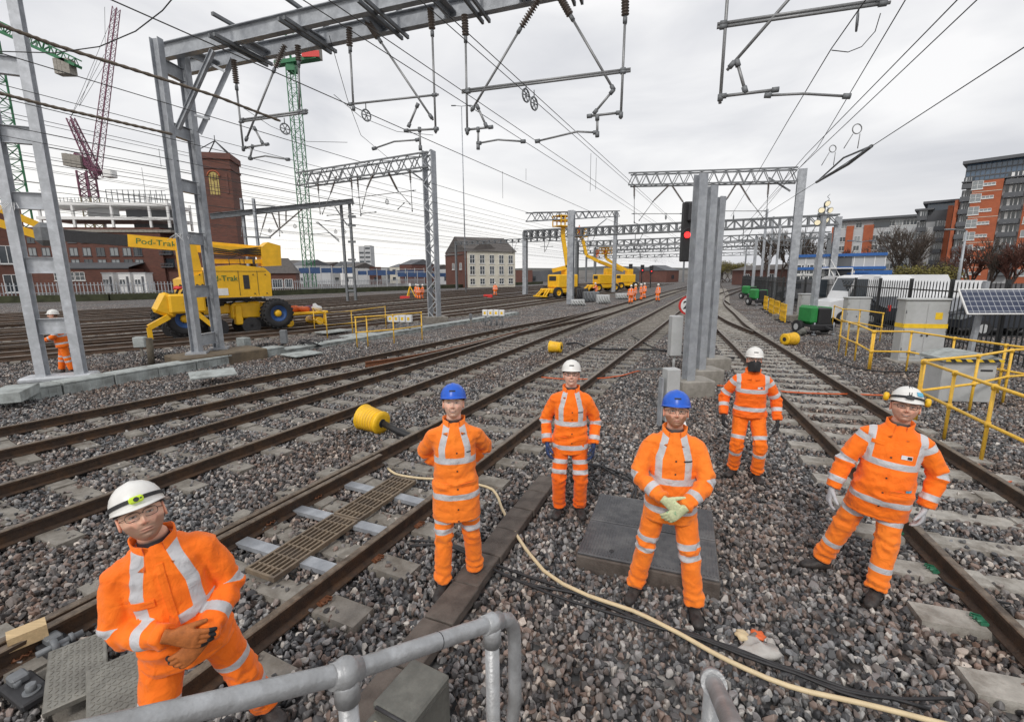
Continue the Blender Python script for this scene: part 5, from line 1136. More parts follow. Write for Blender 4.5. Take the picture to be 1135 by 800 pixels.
# ------------------------------------------------------------------ foreground objects
A = at(128, 806, .60); Bq = at(383, 745, .86); Cq = at(545, 690, 1.19)
t = thing('handrail', 'galvanised tubular handrail with ball joints rising across the bottom left corner', 'handrail', (Bq.x, Bq.y, 0))
d = (Cq-Bq).normalized(); R_ = .0215
mb = MB(); mb.tube([A + (A-Bq)*.6, A, Bq, Cq, Cq + d*.03, Cq + d*.075 + V((0,0,-.008)), Cq + d*.10 + V((0,0,-.04)), Cq + d*.105 + V((0,0,-.10)), Cq + d*.105 + V((0,0,-.30)), Cq + d*.08 + V((-.0,-.02,-.42)), Cq + V((-.05,-.03,-.52)), Cq + V((-.22,-.12,-.56))], R_, 20); mb.build('top_rail', M['galv_rail'], t, True)
for P_ in (Bq, Cq):
    mb = MB(); mb.cyl(P_, (P_.x, P_.y, -.03), R_, 18); mb.build('post', M['galv_rail'], t, True)
    mb = MB(); mb.ball(P_, .033 if P_ is Bq else .030, 18); mb.cyl(P_ - V((0,0,.07)), P_, .0275, 16); mb.cyl(P_ - d*.033, P_ + d*.033, .0265, 16); mb.build('ball_joint', M['galv_rail'], t, True)
mb = MB(); c = Bq.lerp(Cq, .56); mb.cyl(c, c + d*.002, .0222, 18); mb.build('weld_seam', M['dark'], t, True)
D = at(788, 750, 1.05); E_ = at(816, 812, .72); d = (E_-D).normalized()
t = thing('handrail', 'short end of a galvanised handrail poking in at the bottom centre right', 'handrail', (D.x, D.y, 0))
mb = MB(); mb.tube([D - d*.01, D, E_, E_ + d*.3], [.012, R_, R_, R_], 20); mb.build('top_rail', M['galv_rail'], t, True)
c = D + d*.05; mb = MB(); mb.cyl(c, (c.x, c.y, -.03), R_, 18); mb.build('post', M['galv_rail'], t, True); mb = MB(); mb.cyl(c - d*.02, c + d*.02, .031, 18); mb.build('ball_joint', M['galv_rail'], t, True)
# grey junction box
c = gz(450, 768, .42); t = thing('junction_box', 'grey lidded junction box under the handrail, beside the brown trough lids', 'box', (c.x, c.y, 0), rad(-28))
M['greybox'] = mat('olive_grey_box', (.13,.13,.115), .6, 0, .2, 14, .2, 80, col2=(.09,.09,.08))
mb = MB(); mb.bbox((0,0,.16), (.25,.46,.40), .012); mb.build('body', M['greybox'], t); mb = MB(); mb.bbox((0,.05,.385), (.27,.34,.05), .012); lid = mb.build('lid', M['greybox'], t)
mb = MB(); mb.cyl((-.10,-.125,.40), (.10,-.125,.40), .010, 8); mb.build('hinge', M['dark'], lid); mb = MB(); mb.box((0,-.19,.363), (.15,.06,.003)); mb.build('label_plate', mat('cream_label', (.5,.42,.26), .6), t)
EXCL.append((c.x, c.y, rad(-28), .16, .26, 0))
# brown concrete trough lids
pa, pb = gz(607, 530, .05), gz(392, 812, .05); n = 8; L0 = (pb-pa).length/n; ux = (pb-pa).normalized(); rz = math.atan2(-ux.x, ux.y)
for i in range(n):
    c = pa + ux*L0*(i+.5) + V((random.gauss(0,.006), 0, -.01)); mb = MB(); mb.bbox((0,0,.0), (.25, L0-.012, .09), .008); o = mb.build('concrete_slab', M['dconc']); o.location = c; o.rotation_euler = (random.gauss(0,.008), random.gauss(0,.01), rz + random.gauss(0,.006))
    tag(o, 'brown concrete trough lid, %s from the worker in glasses' % ('first','second','third','fourth','fifth','sixth','seventh','eighth')[i], 'trough lid', 'brown concrete trough lids in a row')
c = (pa+pb)/2; EXCL.append((c.x, c.y, rz, .14, (pb-pa).length/2, .015))
# large ribbed chamber cover
q = [gz(669,547,.15), gz(795,566,.15), gz(793,644,.15), gz(633,611,.15)]; c = sum(q, V((0,0,0)))/4; u = ((q[1]-q[0]) + (q[2]-q[3])).normalized(); v = V((-u.y, u.x, 0)); wd = ((q[1]-q[0]).length + (q[2]-q[3]).length)/2; dp = abs(((q[0]+q[1]-q[2]-q[3])/2).dot(v)); rz = math.atan2(u.y, u.x)
t = thing('chamber_cover', 'large dark ribbed chamber cover on a stone plinth behind the bearded worker', 'cover', (c.x, c.y, 0), rz)
mb = MB(); mb.bbox((0,0,.035), (wd, dp, .19), .012); mb.build('plinth', M['dconc'], t)
for sx in (-1, 1):
    for sy in (-1, 1):
        mb = MB(); mb.bbox((sx*wd*.248, sy*dp*.248, .142), (wd*.488, dp*.485, .022), .004)
        for k in range(22): mb.box((sx*wd*.248 - wd*.235 + k*wd*.47/21, sy*dp*.248, .1555), (.009, dp*.44, .005))
        pn = mb.build('panel', M['steelplate'], t)
    mb = MB(); mb.cyl((sx*wd*.25, -dp*.40, .150), (sx*wd*.25, -dp*.40, .1605), .022, 12); mb.build('lifting_eye', M['black'], t)
EXCL.append((c.x, c.y, rz, wd/2, dp/2, .01))
# bronze walkway gratings between the rails
ga, gb = gz(449, 530, .07), gz(286, 637, .07); ux = (gb-ga).normalized(); rz = math.atan2(-ux.x, ux.y); LL = (gb-ga).length
for i in range(2):
    c = ga + ux*LL*(i*.5+.25); t = thing('walkway_grating', 'bronze slotted walkway grating in the track, %s panel' % ('far','near')[i], 'grating', (c.x, c.y, .0), rz, 'walkway gratings'); w_ = .36; l_ = LL/2-.02
    mb = MB()
    for sx in (-1, 1): mb.box((sx*(w_/2-.012), 0, .06), (.024, l_, .045))
    for sy in (-1, 1): mb.box((0, sy*(l_/2-.012), .0605), (w_-.05, .024, .043))
    mb.build('frame', M['grate'], t); mb = MB()
    for k in range(5): mb.box((-w_/2+.07+k*(w_-.14)/4, 0, .061), (.018, l_-.05, .040))
    for k in range(6): mb.box((0, -l_/2+.12+k*(l_-.24)/5, .059), (w_-.05, .014, .036))
    mb.build('slats', M['grate'], t); EXCL.append((c.x, c.y, rz, w_/2, l_/2, .25))
# metal tie bars across the track
for i, (a, b_) in enumerate((((386,537),(470,558)), ((320,562),(432,591)), ((268,600),(380,635)))):
    p, q_ = gz(*a, .03), gz(*b_, .03); mb = MB(); mb.bar(p, q_, .13, .045); tag(mb.build('tie_bar', M['galv'], None, True), 'silver steel bar across the rails, %s under the gratings' % ('farthest','middle one','nearest')[i], 'bar', 'silver bars across the track')
# chequer plates, timber block, point gear at the bottom left
for i, (px, py, w_, l_, z) in enumerate(((86,742,.30,.62,.12), (128,772,.26,.70,.17))):
    c = gz(px, py, z); mb = MB(); mb.bbox((0,0,0), (w_, l_, .04), .006)
    for a in range(9):
        for b2 in range(20): mb.box((-w_/2+.03+a*(w_-.06)/8, -l_/2+.03+b2*(l_-.06)/19, .0215), (.022, .005, .003), PI/4 if (a+b2) % 2 else -PI/4)
    o = mb.build('chequer_plate', M['plate']); o.location = c; o.rotation_euler = (0, 0, rad(42)); tag(o, 'worn chequer plate beside the nearest worker, %s' % ('upper one','lower one')[i], 'plate'); EXCL.append((c.x, c.y, rad(42), w_/2, l_/2, .05))
    if i: mb = MB(); mb.bbox((0,0,-.09), (w_-.01, l_-.01, .13), .005); mb.build('side_box', M['dgalv'], o)
p, q_ = gz(8, 712, .17), gz(52, 694, .17); mb = MB(); mb.bar(p, q_, .12, .10); tag(mb.build('timber_block', M['wood'], None, True), 'short pale timber block lying beside the rail at the left edge', 'timber')
c = spline(PM, 1.0); sw = offset(c[:8], -.66); o = rail(None, sw, RT-.17, 'switch_blade', [M['rust'], M['railtop']]); tag(o, 'second rail blade lying against the left rail beside the nearest worker', 'rail')
for i, (px, py) in enumerate(((28,757),(66,712))):
    c = gz(px, py, .1); t = thing('point_clamp', 'greasy steel point clamp by the left rail, %s' % ('lower one','upper one')[i], 'clamp', (c.x, c.y, 0), rad(-25)); mb = MB(); mb.bbox((0,0,.05), (.34,.16,.05), .01); mb.build('chair', M['dark'], t)
    mb = MB(); mb.cyl((.08,0,.07), (.08,0,.13), .028, 6); mb.cyl((.08,0,.07), (.08,0,.085), .045, 16); mb.cyl((-.05,-.02,.07), (-.05,-.02,.11), .02, 6); mb.build('bolt', M['dgalv'], t); mb = MB(); mb.bbox((-.10,.0,.10), (.10,.09,.06), .012); mb.build('clip', M['dgalv'], t)
mb = MB(); p = gz(40, 726, .13); q_ = gz(92, 700, .13); mb.cyl(p, q_, .022, 10); mb.cyl(p.lerp(q_, .3), p.lerp(q_, .45), .05, 12); mb.cyl(p.lerp(q_, .7), p.lerp(q_, .8), .035, 6); tag(mb.build('point_rod', M['dgalv'], None, True), 'round point operating rod with nuts beside the left rail', 'rod')
# hoses and cables
def lay(name, label, cat, pts, r, m, z=.035, grp=None, wob=0):
    P = [gz(x, y, z) for x, y in pts]; P = [V((p.x, p.y, 0)) for p in P]; Q = spline([(p.x, p.y) for p in P], .12)
    if wob: Q = [q + V((noise.noise(q*1.3 + V((wob,0,0)))*.09, noise.noise(q*1.3 + V((0,wob,0)))*.09, 0)) for q in Q]
    Q = [V((q.x, q.y, z + noise.noise(q*3)*.012)) for q in Q]; mb = MB(); mb.tube(Q, r, 8); return tag(mb.build(name, m, None, True), label, cat, grp)
lay('hose', 'long cream hose curving from the smiling worker to the bottom right corner', 'hose', [(430,519),(440,526),(470,530),(505,532),(545,541),(556,562),(572,592),(602,632),(650,659),(700,676),(745,697),(800,729),(860,755),(920,771),(1000,790),(1075,808)], .0165, M['hose'], .06)
for i in range(3): lay('cable', 'black cable in the bundle running under the cream hose, %s strand' % ('upper','middle','lower')[i], 'cable', [(452,602+2*i),(500,606),(548,628+2*i),(605,647+3*i),(660,667),(705,684+2*i),(765,702),(825,721+3*i),(885,746),(940,762+i*4),(1000,768+i*9),(1055,775+i*14)], .011, M['cable'], .045, 'black cables under the hose', i+1)
for i in range(3): lay('cable', 'black cable looping behind the ribbed chamber cover, %s' % ('first of three','second of three','third of three')[i], 'cable', [(650,512+i*2),(668,516),(690,524+3*i),(705,536),(700,552+i*4)] if i < 2 else [(652,512),(655,530),(664,548)], .012, M['cable'], .05, 'black cables by the chamber cover', i+4)
lay('cable', 'black cable lying past the green generator on the right', 'cable', [(905,395),(925,399),(950,408),(985,412),(1020,412),(1060,414)], .02, M['cable'], .05)
lay('cable', 'black pipe crossing below the far yellow reel', 'cable', [(628,381),(640,380),(655,386),(690,387),(735,388),(775,394),(815,397)], .035, M['cable'], .08)
lay('cable', 'thin black cable along the near right rail sleepers', 'cable', [(1040,640),(1065,655),(1095,664),(1140,672)], .010, M['cable'], .05)
lay('cable', 'dark cable between the rails behind the masked worker', 'cable', [(700,372),(722,384),(748,392)], .02, M['cable'], .05)
lay('orange_cable', 'orange cable crossing the track behind the worker in glasses', 'cable', [(600,418),(625,420),(655,420),(690,416),(715,409),(735,410)], .016, M['ocable'], .05)
lay('orange_cable', 'orange cable crossing the right-hand track', 'cable', [(795,427),(830,430),(870,434),(905,436),(950,437),(985,438),(1030,434),(1060,440)], .016, M['ocable'], .05)
lay('orange_cable', 'short orange cable curling at the railing foot', 'cable', [(1085,515),(1100,534),(1112,536),(1125,532)], .012, M['ocable'], .05)
t = thing('litter', 'crumpled clear plastic bag with orange gloves on the ballast by the hose', 'litter', gz(842, 722, .0)); M['plastic'] = mat('clear_plastic_sheet', (.55,.53,.50), .25, 0, .1, 20); M['plastic'].node_tree.nodes['Principled BSDF'].inputs['Alpha'].default_value = .75
def crumple(parent, name, m, c, r, seed, sc=(1,1,.4), n=18):
    mb = MB(); mb.ball(c, r, n, sc); mb.v = [tuple(V(p) + (V(p)-V(c)).normalized()*noise.noise(V(p)*14/r*.1 + V((seed,)*3))*r*.6) for p in mb.v]; return mb.build(name, m, parent)
crumple(t, 'bag', M['plastic'], V((0,0,.02)), .115, 3, (1.2,1,.35)); crumple(t, 'glove', M['ocable'], V((.05,.12,.03)), .05, 9); crumple(t, 'glove', M['hose'], V((-.07,.12,.03)), .05, 5)
# yellow reels
def reel(label, px, py, s, ax, n=0):
    c = gz(px, py, .22*s); t = thing('yellow_reel', label, 'reel', (c.x, c.y, 0)); a = V(ax).normalized(); c = V((c.x, c.y, .20*s)); R = frame(a); mx = Matrix.Translation(c - a*.22*s) @ Matrix((R[1], R[2], R[0])).transposed().to_4x4()
    mb = MB(); mb.lathe([(.12,.0),(.20,.0),(.215,.01),(.215,.035),(.20,.045),(.195,.12),(.185,.2),(.175,.3),(.17,.38),(.19,.39),(.19,.42),(.12,.425)], 28, Matrix(mx) @ Matrix.Scale(s, 4))
    mb.build('drum', M['yellow'], t, True); mb = MB()
    for k in range(6): mb.lathe([(.197-.004*k,.06+k*.05),(.205-.004*k,.065+k*.05),(.205-.004*k,.075+k*.05),(.197-.004*k,.08+k*.05)], 28, Matrix(mx) @ Matrix.Scale(s, 4))
    mb.build('ribs', M['yrail'], t, True); mb = MB(); mb.cyl(c + a*.19*s, c + a*.215*s, .07*s, 14); mb.build('hub', M['dark'], t, True)
    return c, a
c, a = reel('large yellow cable reel lying between the tracks with a black pipe', 413, 464, 1.06, (.85,-.45,-.12)); mb = MB(); mb.tube([c + a*.25, c + a*.5 + V((0,0,-.04)), c + a*.7 + V((.05,0,-.08)), c + a*.95 + V((.1,0,-.12))], .055, 12); tag(mb.build('black_pipe', M['black'], None, True), 'stub of black pipe coming out of the large yellow reel', 'pipe')
reel('small yellow reel beside the track in the middle distance', 616, 384, 1.0, (.9,-.4,0)); reel('yellow reel standing on the ballast beside the green generator', 875, 375, 1.15, (-.95,-.3,0))
# pale cable trough along the left track
TP = [(-13.6,5.2),(-11.24,9.5),(-9.9,12.4),(-8.6,15.4),(-6.4,19.6),(-4.1,24.0),(-1.9,28.2),(.7,33.2)]
s_ = spline(TP, 1.02)
for i, p in enumerate(s_[:-1]):
    q_ = s_[i+1]; d = (q_-p).normalized(); c = (p+q_)/2; o = thing('trough_section', 'pale grey-green trough section, %s from the left end of its row' % ORD[i], 'cable trough', (c.x, c.y, 0), math.atan2(-d.x, d.y) + random.gauss(0,.012), 'cable trough sections beside the tracks')
    hgt = .26 if i < 12 else .14; mb = MB(); mb.bbox((0,0,hgt/2-.04), (.52, 1.0, hgt), .01)
    for k in range(7): mb.box((.264, -.42+k*.14, hgt/2-.05), (.012, .03, hgt-.06))
    mb.build('channel', M['trough'], o); mb = MB(); mb.bbox((random.gauss(0,.012),0,hgt-.012), (.56, .985, .05), .012); mb.build('lid', M['trough'], o)
    EXCL.append((c.x, c.y, o.rotation_euler.z, .27, .5, 0))
for i, (x, y, rz, lab) in enumerate(((15,436,.5,'upturned trough section by the left edge'), (236,414,-.9,'loose trough lid leaning by the plinth'), (335,392,-.6,'loose trough lid lying behind the trough row'), (397,371,-.3,'wide pale trough cover near the yellow railings'), (370,367,-.5,'second wide pale trough cover behind the railings'))):
    c = gz(x, y, .25 if i < 2 else .1); mb = MB(); mb.bbox((0,0,0), (.55 if i < 2 else .9, 1.0 if i < 3 else 1.5, .22 if i == 0 else .05), .01); o = mb.build('concrete_slab', M['trough']); o.location = c; o.rotation_euler = (0, .15 if i == 1 else 0, rz); tag(o, lab, 'trough lid')
# grey duct box and sloping cover at the foot of the posts
c = gz(741, 470, .0); t = thing('duct_box', 'white upright duct box beside the three columns', 'box', (c.x, c.y, 0), rad(8))
mb = MB(); mb.bbox((0,0,.55), (.24,.22,.95), .01); mb.build('body', M['cab'], t); mb = MB(); mb.box((-.19,-.02,.42), (.03,.14,.9)); mb.build('post', M['galv'], t)
mb = MB(); mb.add([(-.13,.12,1.02),(.13,.12,1.02),(.16,1.5,.72),(-.02,1.5,.72),(-.13,.12,.98),(.13,.12,.98),(.16,1.5,.68),(-.02,1.5,.68)], [(0,1,2,3),(7,6,5,4),(0,4,5,1),(1,5,6,2),(2,6,7,3),(3,7,4,0)]); mb.build('sloping_cover', M['lglass'], t)
mb = MB(); mb.add([(-.12,-.45,.05),(.12,-.45,.05),(.10,-.12,.5),(-.10,-.12,.5),(-.12,-.2,.0),(.12,-.2,.0),(.10,-.12,.42),(-.10,-.12,.42)], [(0,1,2,3),(7,6,5,4),(0,4,5,1),(1,5,6,2),(2,6,7,3),(3,7,4,0)]); mb.build('lower_cover', M['white'], t)
c = at(752, 380, 12.6); mb = MB(); mb.bbox((c.x-.1, 12.6, 1.0), (.3,.3,1.1), .02); mb.cyl((c.x-.1,12.6,0), (c.x-.1,12.6,.5), .04, 8); tag(mb.build('location_case', M['cab'], None, True), 'small grey case on a post left of the speed sign columns', 'box')
# clutter round the left plinth
for i, (x, y, w_, h_, dp_, m_, lab) in enumerate(((158,395,.35,.35,.25,'trough','grey-blue junction case on a stake left of the plinth'), (271,388,.4,.34,.3,'trough','tilted grey-blue case right of the plinth'), (316,388,.22,.5,.2,'dgalv','dark upright case behind the trough'), (522,361,.16,.3,.16,'dgalv','small dark case on a post by the white boxes'))):
    c = gz(x, y, 0); t = thing('junction_case', lab, 'box', (c.x, c.y, 0), random.uniform(-.4,.4)); mb = MB(); mb.bbox((0,0,.5 if i != 1 else .3), (w_, dp_, h_), .02); mb.build('case', M[m_], t); mb = MB(); mb.box((0,0,.17), (.07,.07,.42)); mb.build('stake', M['conc'], t)
c = gz(168, 405, 0); mb = MB(); mb.cyl((c.x,c.y,-.1), (c.x+.05,c.y,.85), .09, 10); tag(mb.build('timber_post', mat('old_timber', (.14,.12,.09), .9, 0, .3, 8, .3, 40), None, True), 'short weathered timber post left of the plinth', 'post')
for k, (x, y) in enumerate(((180,402),(300,390),(345,385))):
    c = gz(x, y, .0); mb = MB()
    for j in range(14): a = random.uniform(0,6.28); P = [c + V((math.cos(a+u_*2.2)*(.3+.25*u_), math.sin(a+u_*2.2)*(.25+.2*u_), .05+.22*math.sin(u_*3.1))) for u_ in np.linspace(0,1,8)]; mb.tube(P, .013, 5)
    tag(mb.build('cable_heap', M['cable'], None, True), 'tangled black cables %s' % ('left of the plinth','right of the plinth','behind the dark upright case')[k], 'cables')
def whites(px, py, n, lab):
    c = gz(px, py, 0); t = thing('disconnection_boxes', lab, 'boxes', (c.x, c.y, 0), -.2); w_ = .28
    for k in range(n):
        mb = MB(); mb.bbox((k*w_*1.12,0,.66), (w_,.2,.34), .02); b_ = mb.build('box', M['white'], t); mb = MB(); mb.box((k*w_*1.12,-.102,.66), (.12,.004,.14)); mb.build('warning_label', M['amber'], b_)
        mb = MB(); mb.cyl((k*w_*1.12,0,-.1), (k*w_*1.12,0,.5), .03, 8); mb.tube([(k*w_*1.12+.06,0,.5), (k*w_*1.12+.1,-.1,.25), (k*w_*1.12+.05,-.15,0)], .02, 6); mb.build('leg', M['dgalv'], t)
whites(538, 360, 4, 'row of four white boxes on legs right of the lattice column'); whites(434, 368, 4, 'row of white boxes with yellow labels behind the left railings')
# railings
def railing(label, pts, h, grp=None, m='yrail', r=.024, mid=True):
    P = [V((p.x, p.y, 0)) for p in pts]; t = thing('yellow_railing' if m == 'yrail' else 'railing', label, 'railing', P[0], 0, grp)
    for p in P: mb = MB(); mb.cyl(p - V((0,0,.05)), p + V((0,0,h)), r, 10); mb.ball(p + V((0,0,h)), r*1.5, 8); 
    for p in P:
        mb = MB(); mb.cyl(p - V((0,0,.05)), p + V((0,0,h)), r, 10); mb.cyl(p + V((0,0,h-.05)), p + V((0,0,h+.03)), r*1.45, 10)
        if mid: mb.cyl(p + V((0,0,h*.5-.04)), p + V((0,0,h*.5+.04)), r*1.45, 10)
        mb.build('post', M[m], t, True)
    for z in ((h, h*.5) if mid else (h,)):
        mb = MB(); mb.tube([p + V((0,0,z)) for p in P], r, 10); mb.build('rail', M[m], t, True)
    return t
railing('yellow tubular railing beside the boom lift, farther of the two', [gz(349,366), gz(363,374), gz(391,371), gz(428,363)], 1.1)
railing('yellow tubular railing left of the lattice column, nearer of the two', [gz(396,385), gz(408,384), gz(437,381), gz(468,376)], 1.15)
railing('yellow railing returning towards the large grey cabinet', [gz(922,364), gz(931,370), gz(950,372), gz(975,378)], 1.1)
railing('yellow railing with close posts left of the large grey cabinet', [gz(929,390), gz(937,395), gz(947,400), gz(962,411)], 1.1)
railing('yellow railing in front of the large grey cabinet', [gz(964,411), gz(1004,412), gz(1050,424), gz(1105,437), gz(1170,452)], 1.1)
railing('nearest yellow railing leading out of the right edge', [gz(1013,466), gz(1046,486), gz(1087,511), gz(1190,572)], 1.1)
railing('yellow railing in front of the hazard-striped chest', [gz(1015,465), gz(1074,456), gz(1111,446), gz(1190,440)], 1.1)
for i, (x, y) in enumerate(((848,343),(854,347),(860,351),(867,356))):
    c = gz(x, y); t = thing('yellow_barrier', 'yellow plastic barrier by the portal column, %s in its row' % ('farthest','second','third','nearest')[i], 'barrier', (c.x, c.y, 0), rad(70), 'yellow barriers')
    mb = MB(); [mb.box((0,0,z), (1.6,.05,.09)) for z in (.25,.6,.95)]; [mb.box((x_,0,.5), (.07,.052,1.0)) for x_ in (-.75,-.38,0,.38,.75)]; mb.build('panel', M['yellow'], t); mb = MB(); [mb.bbox((x_,0,.03), (.12,.6,.06), .01) for x_ in (-.6,.6)]; mb.build('foot', M['black'], t)
# cabinets
def cabinet(label, px, py, w_, dp_, h_, rz, stripe=False, dome=False):
    c = gz(px, py, 0); t = thing('equipment_cabinet', label, 'cabinet', (c.x, c.y, 0), rz); mb = MB(); mb.bbox((0,0,h_/2), (w_, dp_, h_), .015); mb.build('body', M['cab'], t)
    mb = MB(); mb.bbox((0,0,h_+.03), (w_+.08, dp_+.1, .07), .03); mb.build('roof', M['cab'], t)
    for s in (-1, 1): mb = MB(); mb.bbox((s*w_*.245, -dp_/2-.006, h_/2+.03), (w_*.47, .02, h_*.88), .006); dd = mb.build('door', M['cab'], t); mb = MB(); mb.cyl((s*.07, -dp_/2-.02, h_*.45), (s*.07, -dp_/2-.05, h_*.45), .025, 8); mb.build('handle', M['dark'], dd); mb = MB(); [mb.box((s*w_*.245 + q*.03 - .1, -dp_/2-.018, h_*.16 + (q % 2)*.0), (.012, .006, .16)) for q in range(8)]; mb.build('vent', M['dark'], dd); mb = MB(); [mb.cyl((s*w_*.475, -dp_/2-.018, h_*z_), (s*w_*.475, -dp_/2-.018, h_*z_+.09), .012, 6) for z_ in (.2,.5,.8)]; mb.build('hinge', M['dgalv'], dd)
    if stripe: mb = MB(); mb.box((0, -dp_/2-.02, h_*.60), (w_+.004, .005, .13)); mb.box((-w_/2-.003, 0, h_*.60), (.005, dp_, .13)); mb.build('yellow_band', M['amber'], t); mb = MB(); mb.box((w_*.27, -dp_/2-.02, h_*.76), (.18,.005,.2)); mb.build('warning_sign', M['amber'], t)
    mb = MB(); mb.bbox((0,0,-.0), (w_+.3, dp_+.3, .12), .01); mb.build('slab', M['conc2'], t); return t
cabinet('large grey equipment cabinet with yellow band behind the railing', 1014, 401, 1.12, .42, 1.85, rad(-12), True)
cabinet('smaller plain grey cabinet beyond the yellow railing', 946, 366, .95, .45, 1.5, rad(-10)); cabinet('pale cabinet half hidden behind the green generator', 893, 352, .9, .5, 1.4, rad(-4))
cabinet('low pale cabinet between generator and fence', 915, 347, 1.0, .5, .9, rad(-4))
c = gz(1060, 443, 0); t = thing('equipment_chest', 'low grey chest with curved lid and black-yellow hazard edge', 'chest', (c.x, c.y, 0), rad(-8)); w_ = .98
mb = MB(); mb.bbox((0,.1,.42), (w_, .62, .84), .02); mb.build('body', M['cab'], t); mb = MB(); pr = [(-w_/2-.04,0),(w_/2+.04,0),(w_/2+.04,.06),(w_*.3,.15),(0,.19),(-w_*.3,.15),(-w_/2-.04,.06)]
mb.prism(pr, .75, Matrix.Translation((0,.46,.86)) @ Matrix.Rotation(PI/2, 4, 'X')); mb.build('lid', M['trough'], t)
m, N, L, B = _nt('hazard_stripes'); tc = N.new('ShaderNodeTexCoord'); wv = N.new('ShaderNodeTexWave'); wv.bands_direction = 'DIAGONAL'; wv.inputs['Scale'].default_value = 3.2; L.new(tc.outputs['Object'], wv.inputs['Vector']); gt = N.new('ShaderNodeMath'); gt.operation = 'GREATER_THAN'; gt.inputs[1].default_value = .5; L.new(wv.outputs['Fac'], gt.inputs[0]); mx = N.new('ShaderNodeMix'); mx.data_type = 'RGBA'; mx.inputs[6].default_value = (.02,.02,.02,1); mx.inputs[7].default_value = (.75,.5,.02,1); L.new(gt.outputs[0], mx.inputs[0]); L.new(mx.outputs[2], B.inputs['Base Color']); M['hazard'] = m
mb = MB(); mb.box((0,-.295,.895), (w_+.07,.006,.055)); mb.build('hazard_edge', M['hazard'], t); mb = MB(); mb.box((.30,-.214,.68), (.22,.004,.04)); mb.build('name_strip', M['dark'], t)
# solar panel
m, N, L, B = _nt('solar_cells'); tc = N.new('ShaderNodeTexCoord'); bk = N.new('ShaderNodeTexBrick'); bk.offset = 0; bk.inputs['Scale'].default_value = 1; bk.inputs['Brick Width'].default_value = .156; bk.inputs['Row Height'].default_value = .156; bk.inputs['Mortar Size'].default_value = .006; bk.inputs['Color1'].default_value = (.03,.04,.075,1); bk.inputs['Color2'].default_value = (.035,.045,.085,1); bk.inputs['Mortar'].default_value = (.5,.52,.55,1); L.new(tc.outputs['Object'], bk.inputs['Vector']); L.new(bk.outputs[0], B.inputs['Base Color']); B.inputs['Roughness'].default_value = .22; M['solar'] = m
c = at(1112, 334, 12.9); t = thing('solar_panel', 'blue solar panel on a leaning steel post above the chest', 'solar panel', (c.x, c.y, 0), rad(-4)); tilt = rad(58); pw_, ph_ = 2.2, .80
Rm = Matrix.Translation((.05,0,c.z)) @ Matrix.Rotation(tilt, 4, 'X'); mb = MB(Rm); mb.bbox((0,0,-.02), (pw_, ph_, .04), .004); mb.build('frame', M['white'], t)
mb = MB(); mb.box((0,0,0), (pw_-.07, ph_-.07, .006)); o = mb.build('cells', M['solar'], t); o.matrix_local = Rm @ Matrix.Translation((0,0,.006))
mb = MB(); mb.bar((-.35,.34,0), (-.22,.34,c.z+.55), .11); mb.build('post', M['galv'], t)
# lighting towers
def tower(label, px, py, rz, s=1., full=True):
    c = gz(px, py, 0); t = thing('lighting_tower', label, 'lighting tower', (c.x, c.y, 0), rz, 'green lighting towers'); t.scale = (s, s, s)
    mb = MB(); mb.bbox((-.40,-.1,.95), (.36,1.1,.9), .12); mb.bbox((.50,-.0,.92), (.16,1.0,.80), .06); mb.build('cowling', M['green'], t); mb = MB(); mb.bbox((.10,-.16,.88), (.66,1.0,.8), .05); mb.bbox((-.1,-.72,.36), (1.1,.25,.3), .05); mb.box((.0,-.62,.5), (1.0,.06,.14)); mb.build('engine_bay', M['black'], t)
    mb = MB(); mb.box((0,0,.42), (1.25,1.5,.10)); mb.bar((0,-.7,.42), (0,-1.3,.3), .08); mb.build('chassis', M['dark'], t)
    for s_ in (-1, 1): mb = MB(); mb.cyl((s_*.62,.1,.33), (s_*.82,.1,.33), .33, 20); w2 = mb.build('wheel', M['tyre'], t); mb = MB(); mb.cyl((s_*.825,.1,.33), (s_*.835,.1,.33), .16, 14); mb.build('rim', M['cab'], w2)
    for s_ in (-1, 1): mb = MB(); mb.cyl((s_*.5,-.75,.02), (s_*.5,-.75,.6), .03, 8); mb.cyl((s_*.5,-.75,.0), (s_*.5,-.75,.04), .1, 10); mb.build('stabiliser', M['galv'], t)
    if full:
        mb = MB(); mb.box((.05,.15,2.2), (.24,.24,3.0)); mb.box((.05,.15,4.4), (.18,.18,2.6)); mb.build('mast', M['galv'], t); mb = MB(); mb.tube([(.2+.04*math.cos(a), .15+.04*math.sin(a), 3.2+a*.035) for a in np.linspace(0, 100, 300)], .012, 4); mb.build('coiled_cable', M['dgalv'], t)
        for k, (x, y, z, yw) in enumerate(((-.3,-.1,6.3,2.7),(.3,-.1,6.3,3.3),(-.28,.1,5.75,2.5),(.33,.1,5.85,3.6),(0,-.15,6.6,3.1),(.0,.25,6.1,.3))):
            R = Matrix.Translation((x*.75+.05,y+.15,z-.35)) @ Matrix.Rotation(yw, 4, 'Z') @ Matrix.Rotation(rad(-25), 4, 'X'); mb = MB(R); mb.lathe([(.05,.14),(.09,.10),(.14,0),(.15,-.02)], 14, Matrix.Rotation(PI/2, 4, 'X') @ Matrix.Translation((0,0,0))); lp = mb.build('lamp', M['dgalv'], t); mb = MB(R); mb.cyl((0,.03,0), (0,.035,0), .125, 14); mb.build('lens', M['lamplens'], lp)
        mb = MB(); mb.bar((-.3,.05,5.75), (.4,.05,5.75), .06); mb.bar((.05,.15,5.6), (.05,.15,6.3), .07); mb.build('lamp_bracket', M['dgalv'], t)
M['lamplens'] = mat('warm_lamp_glass', (.8,.72,.5), .2, emit=(1,.88,.62,.5))
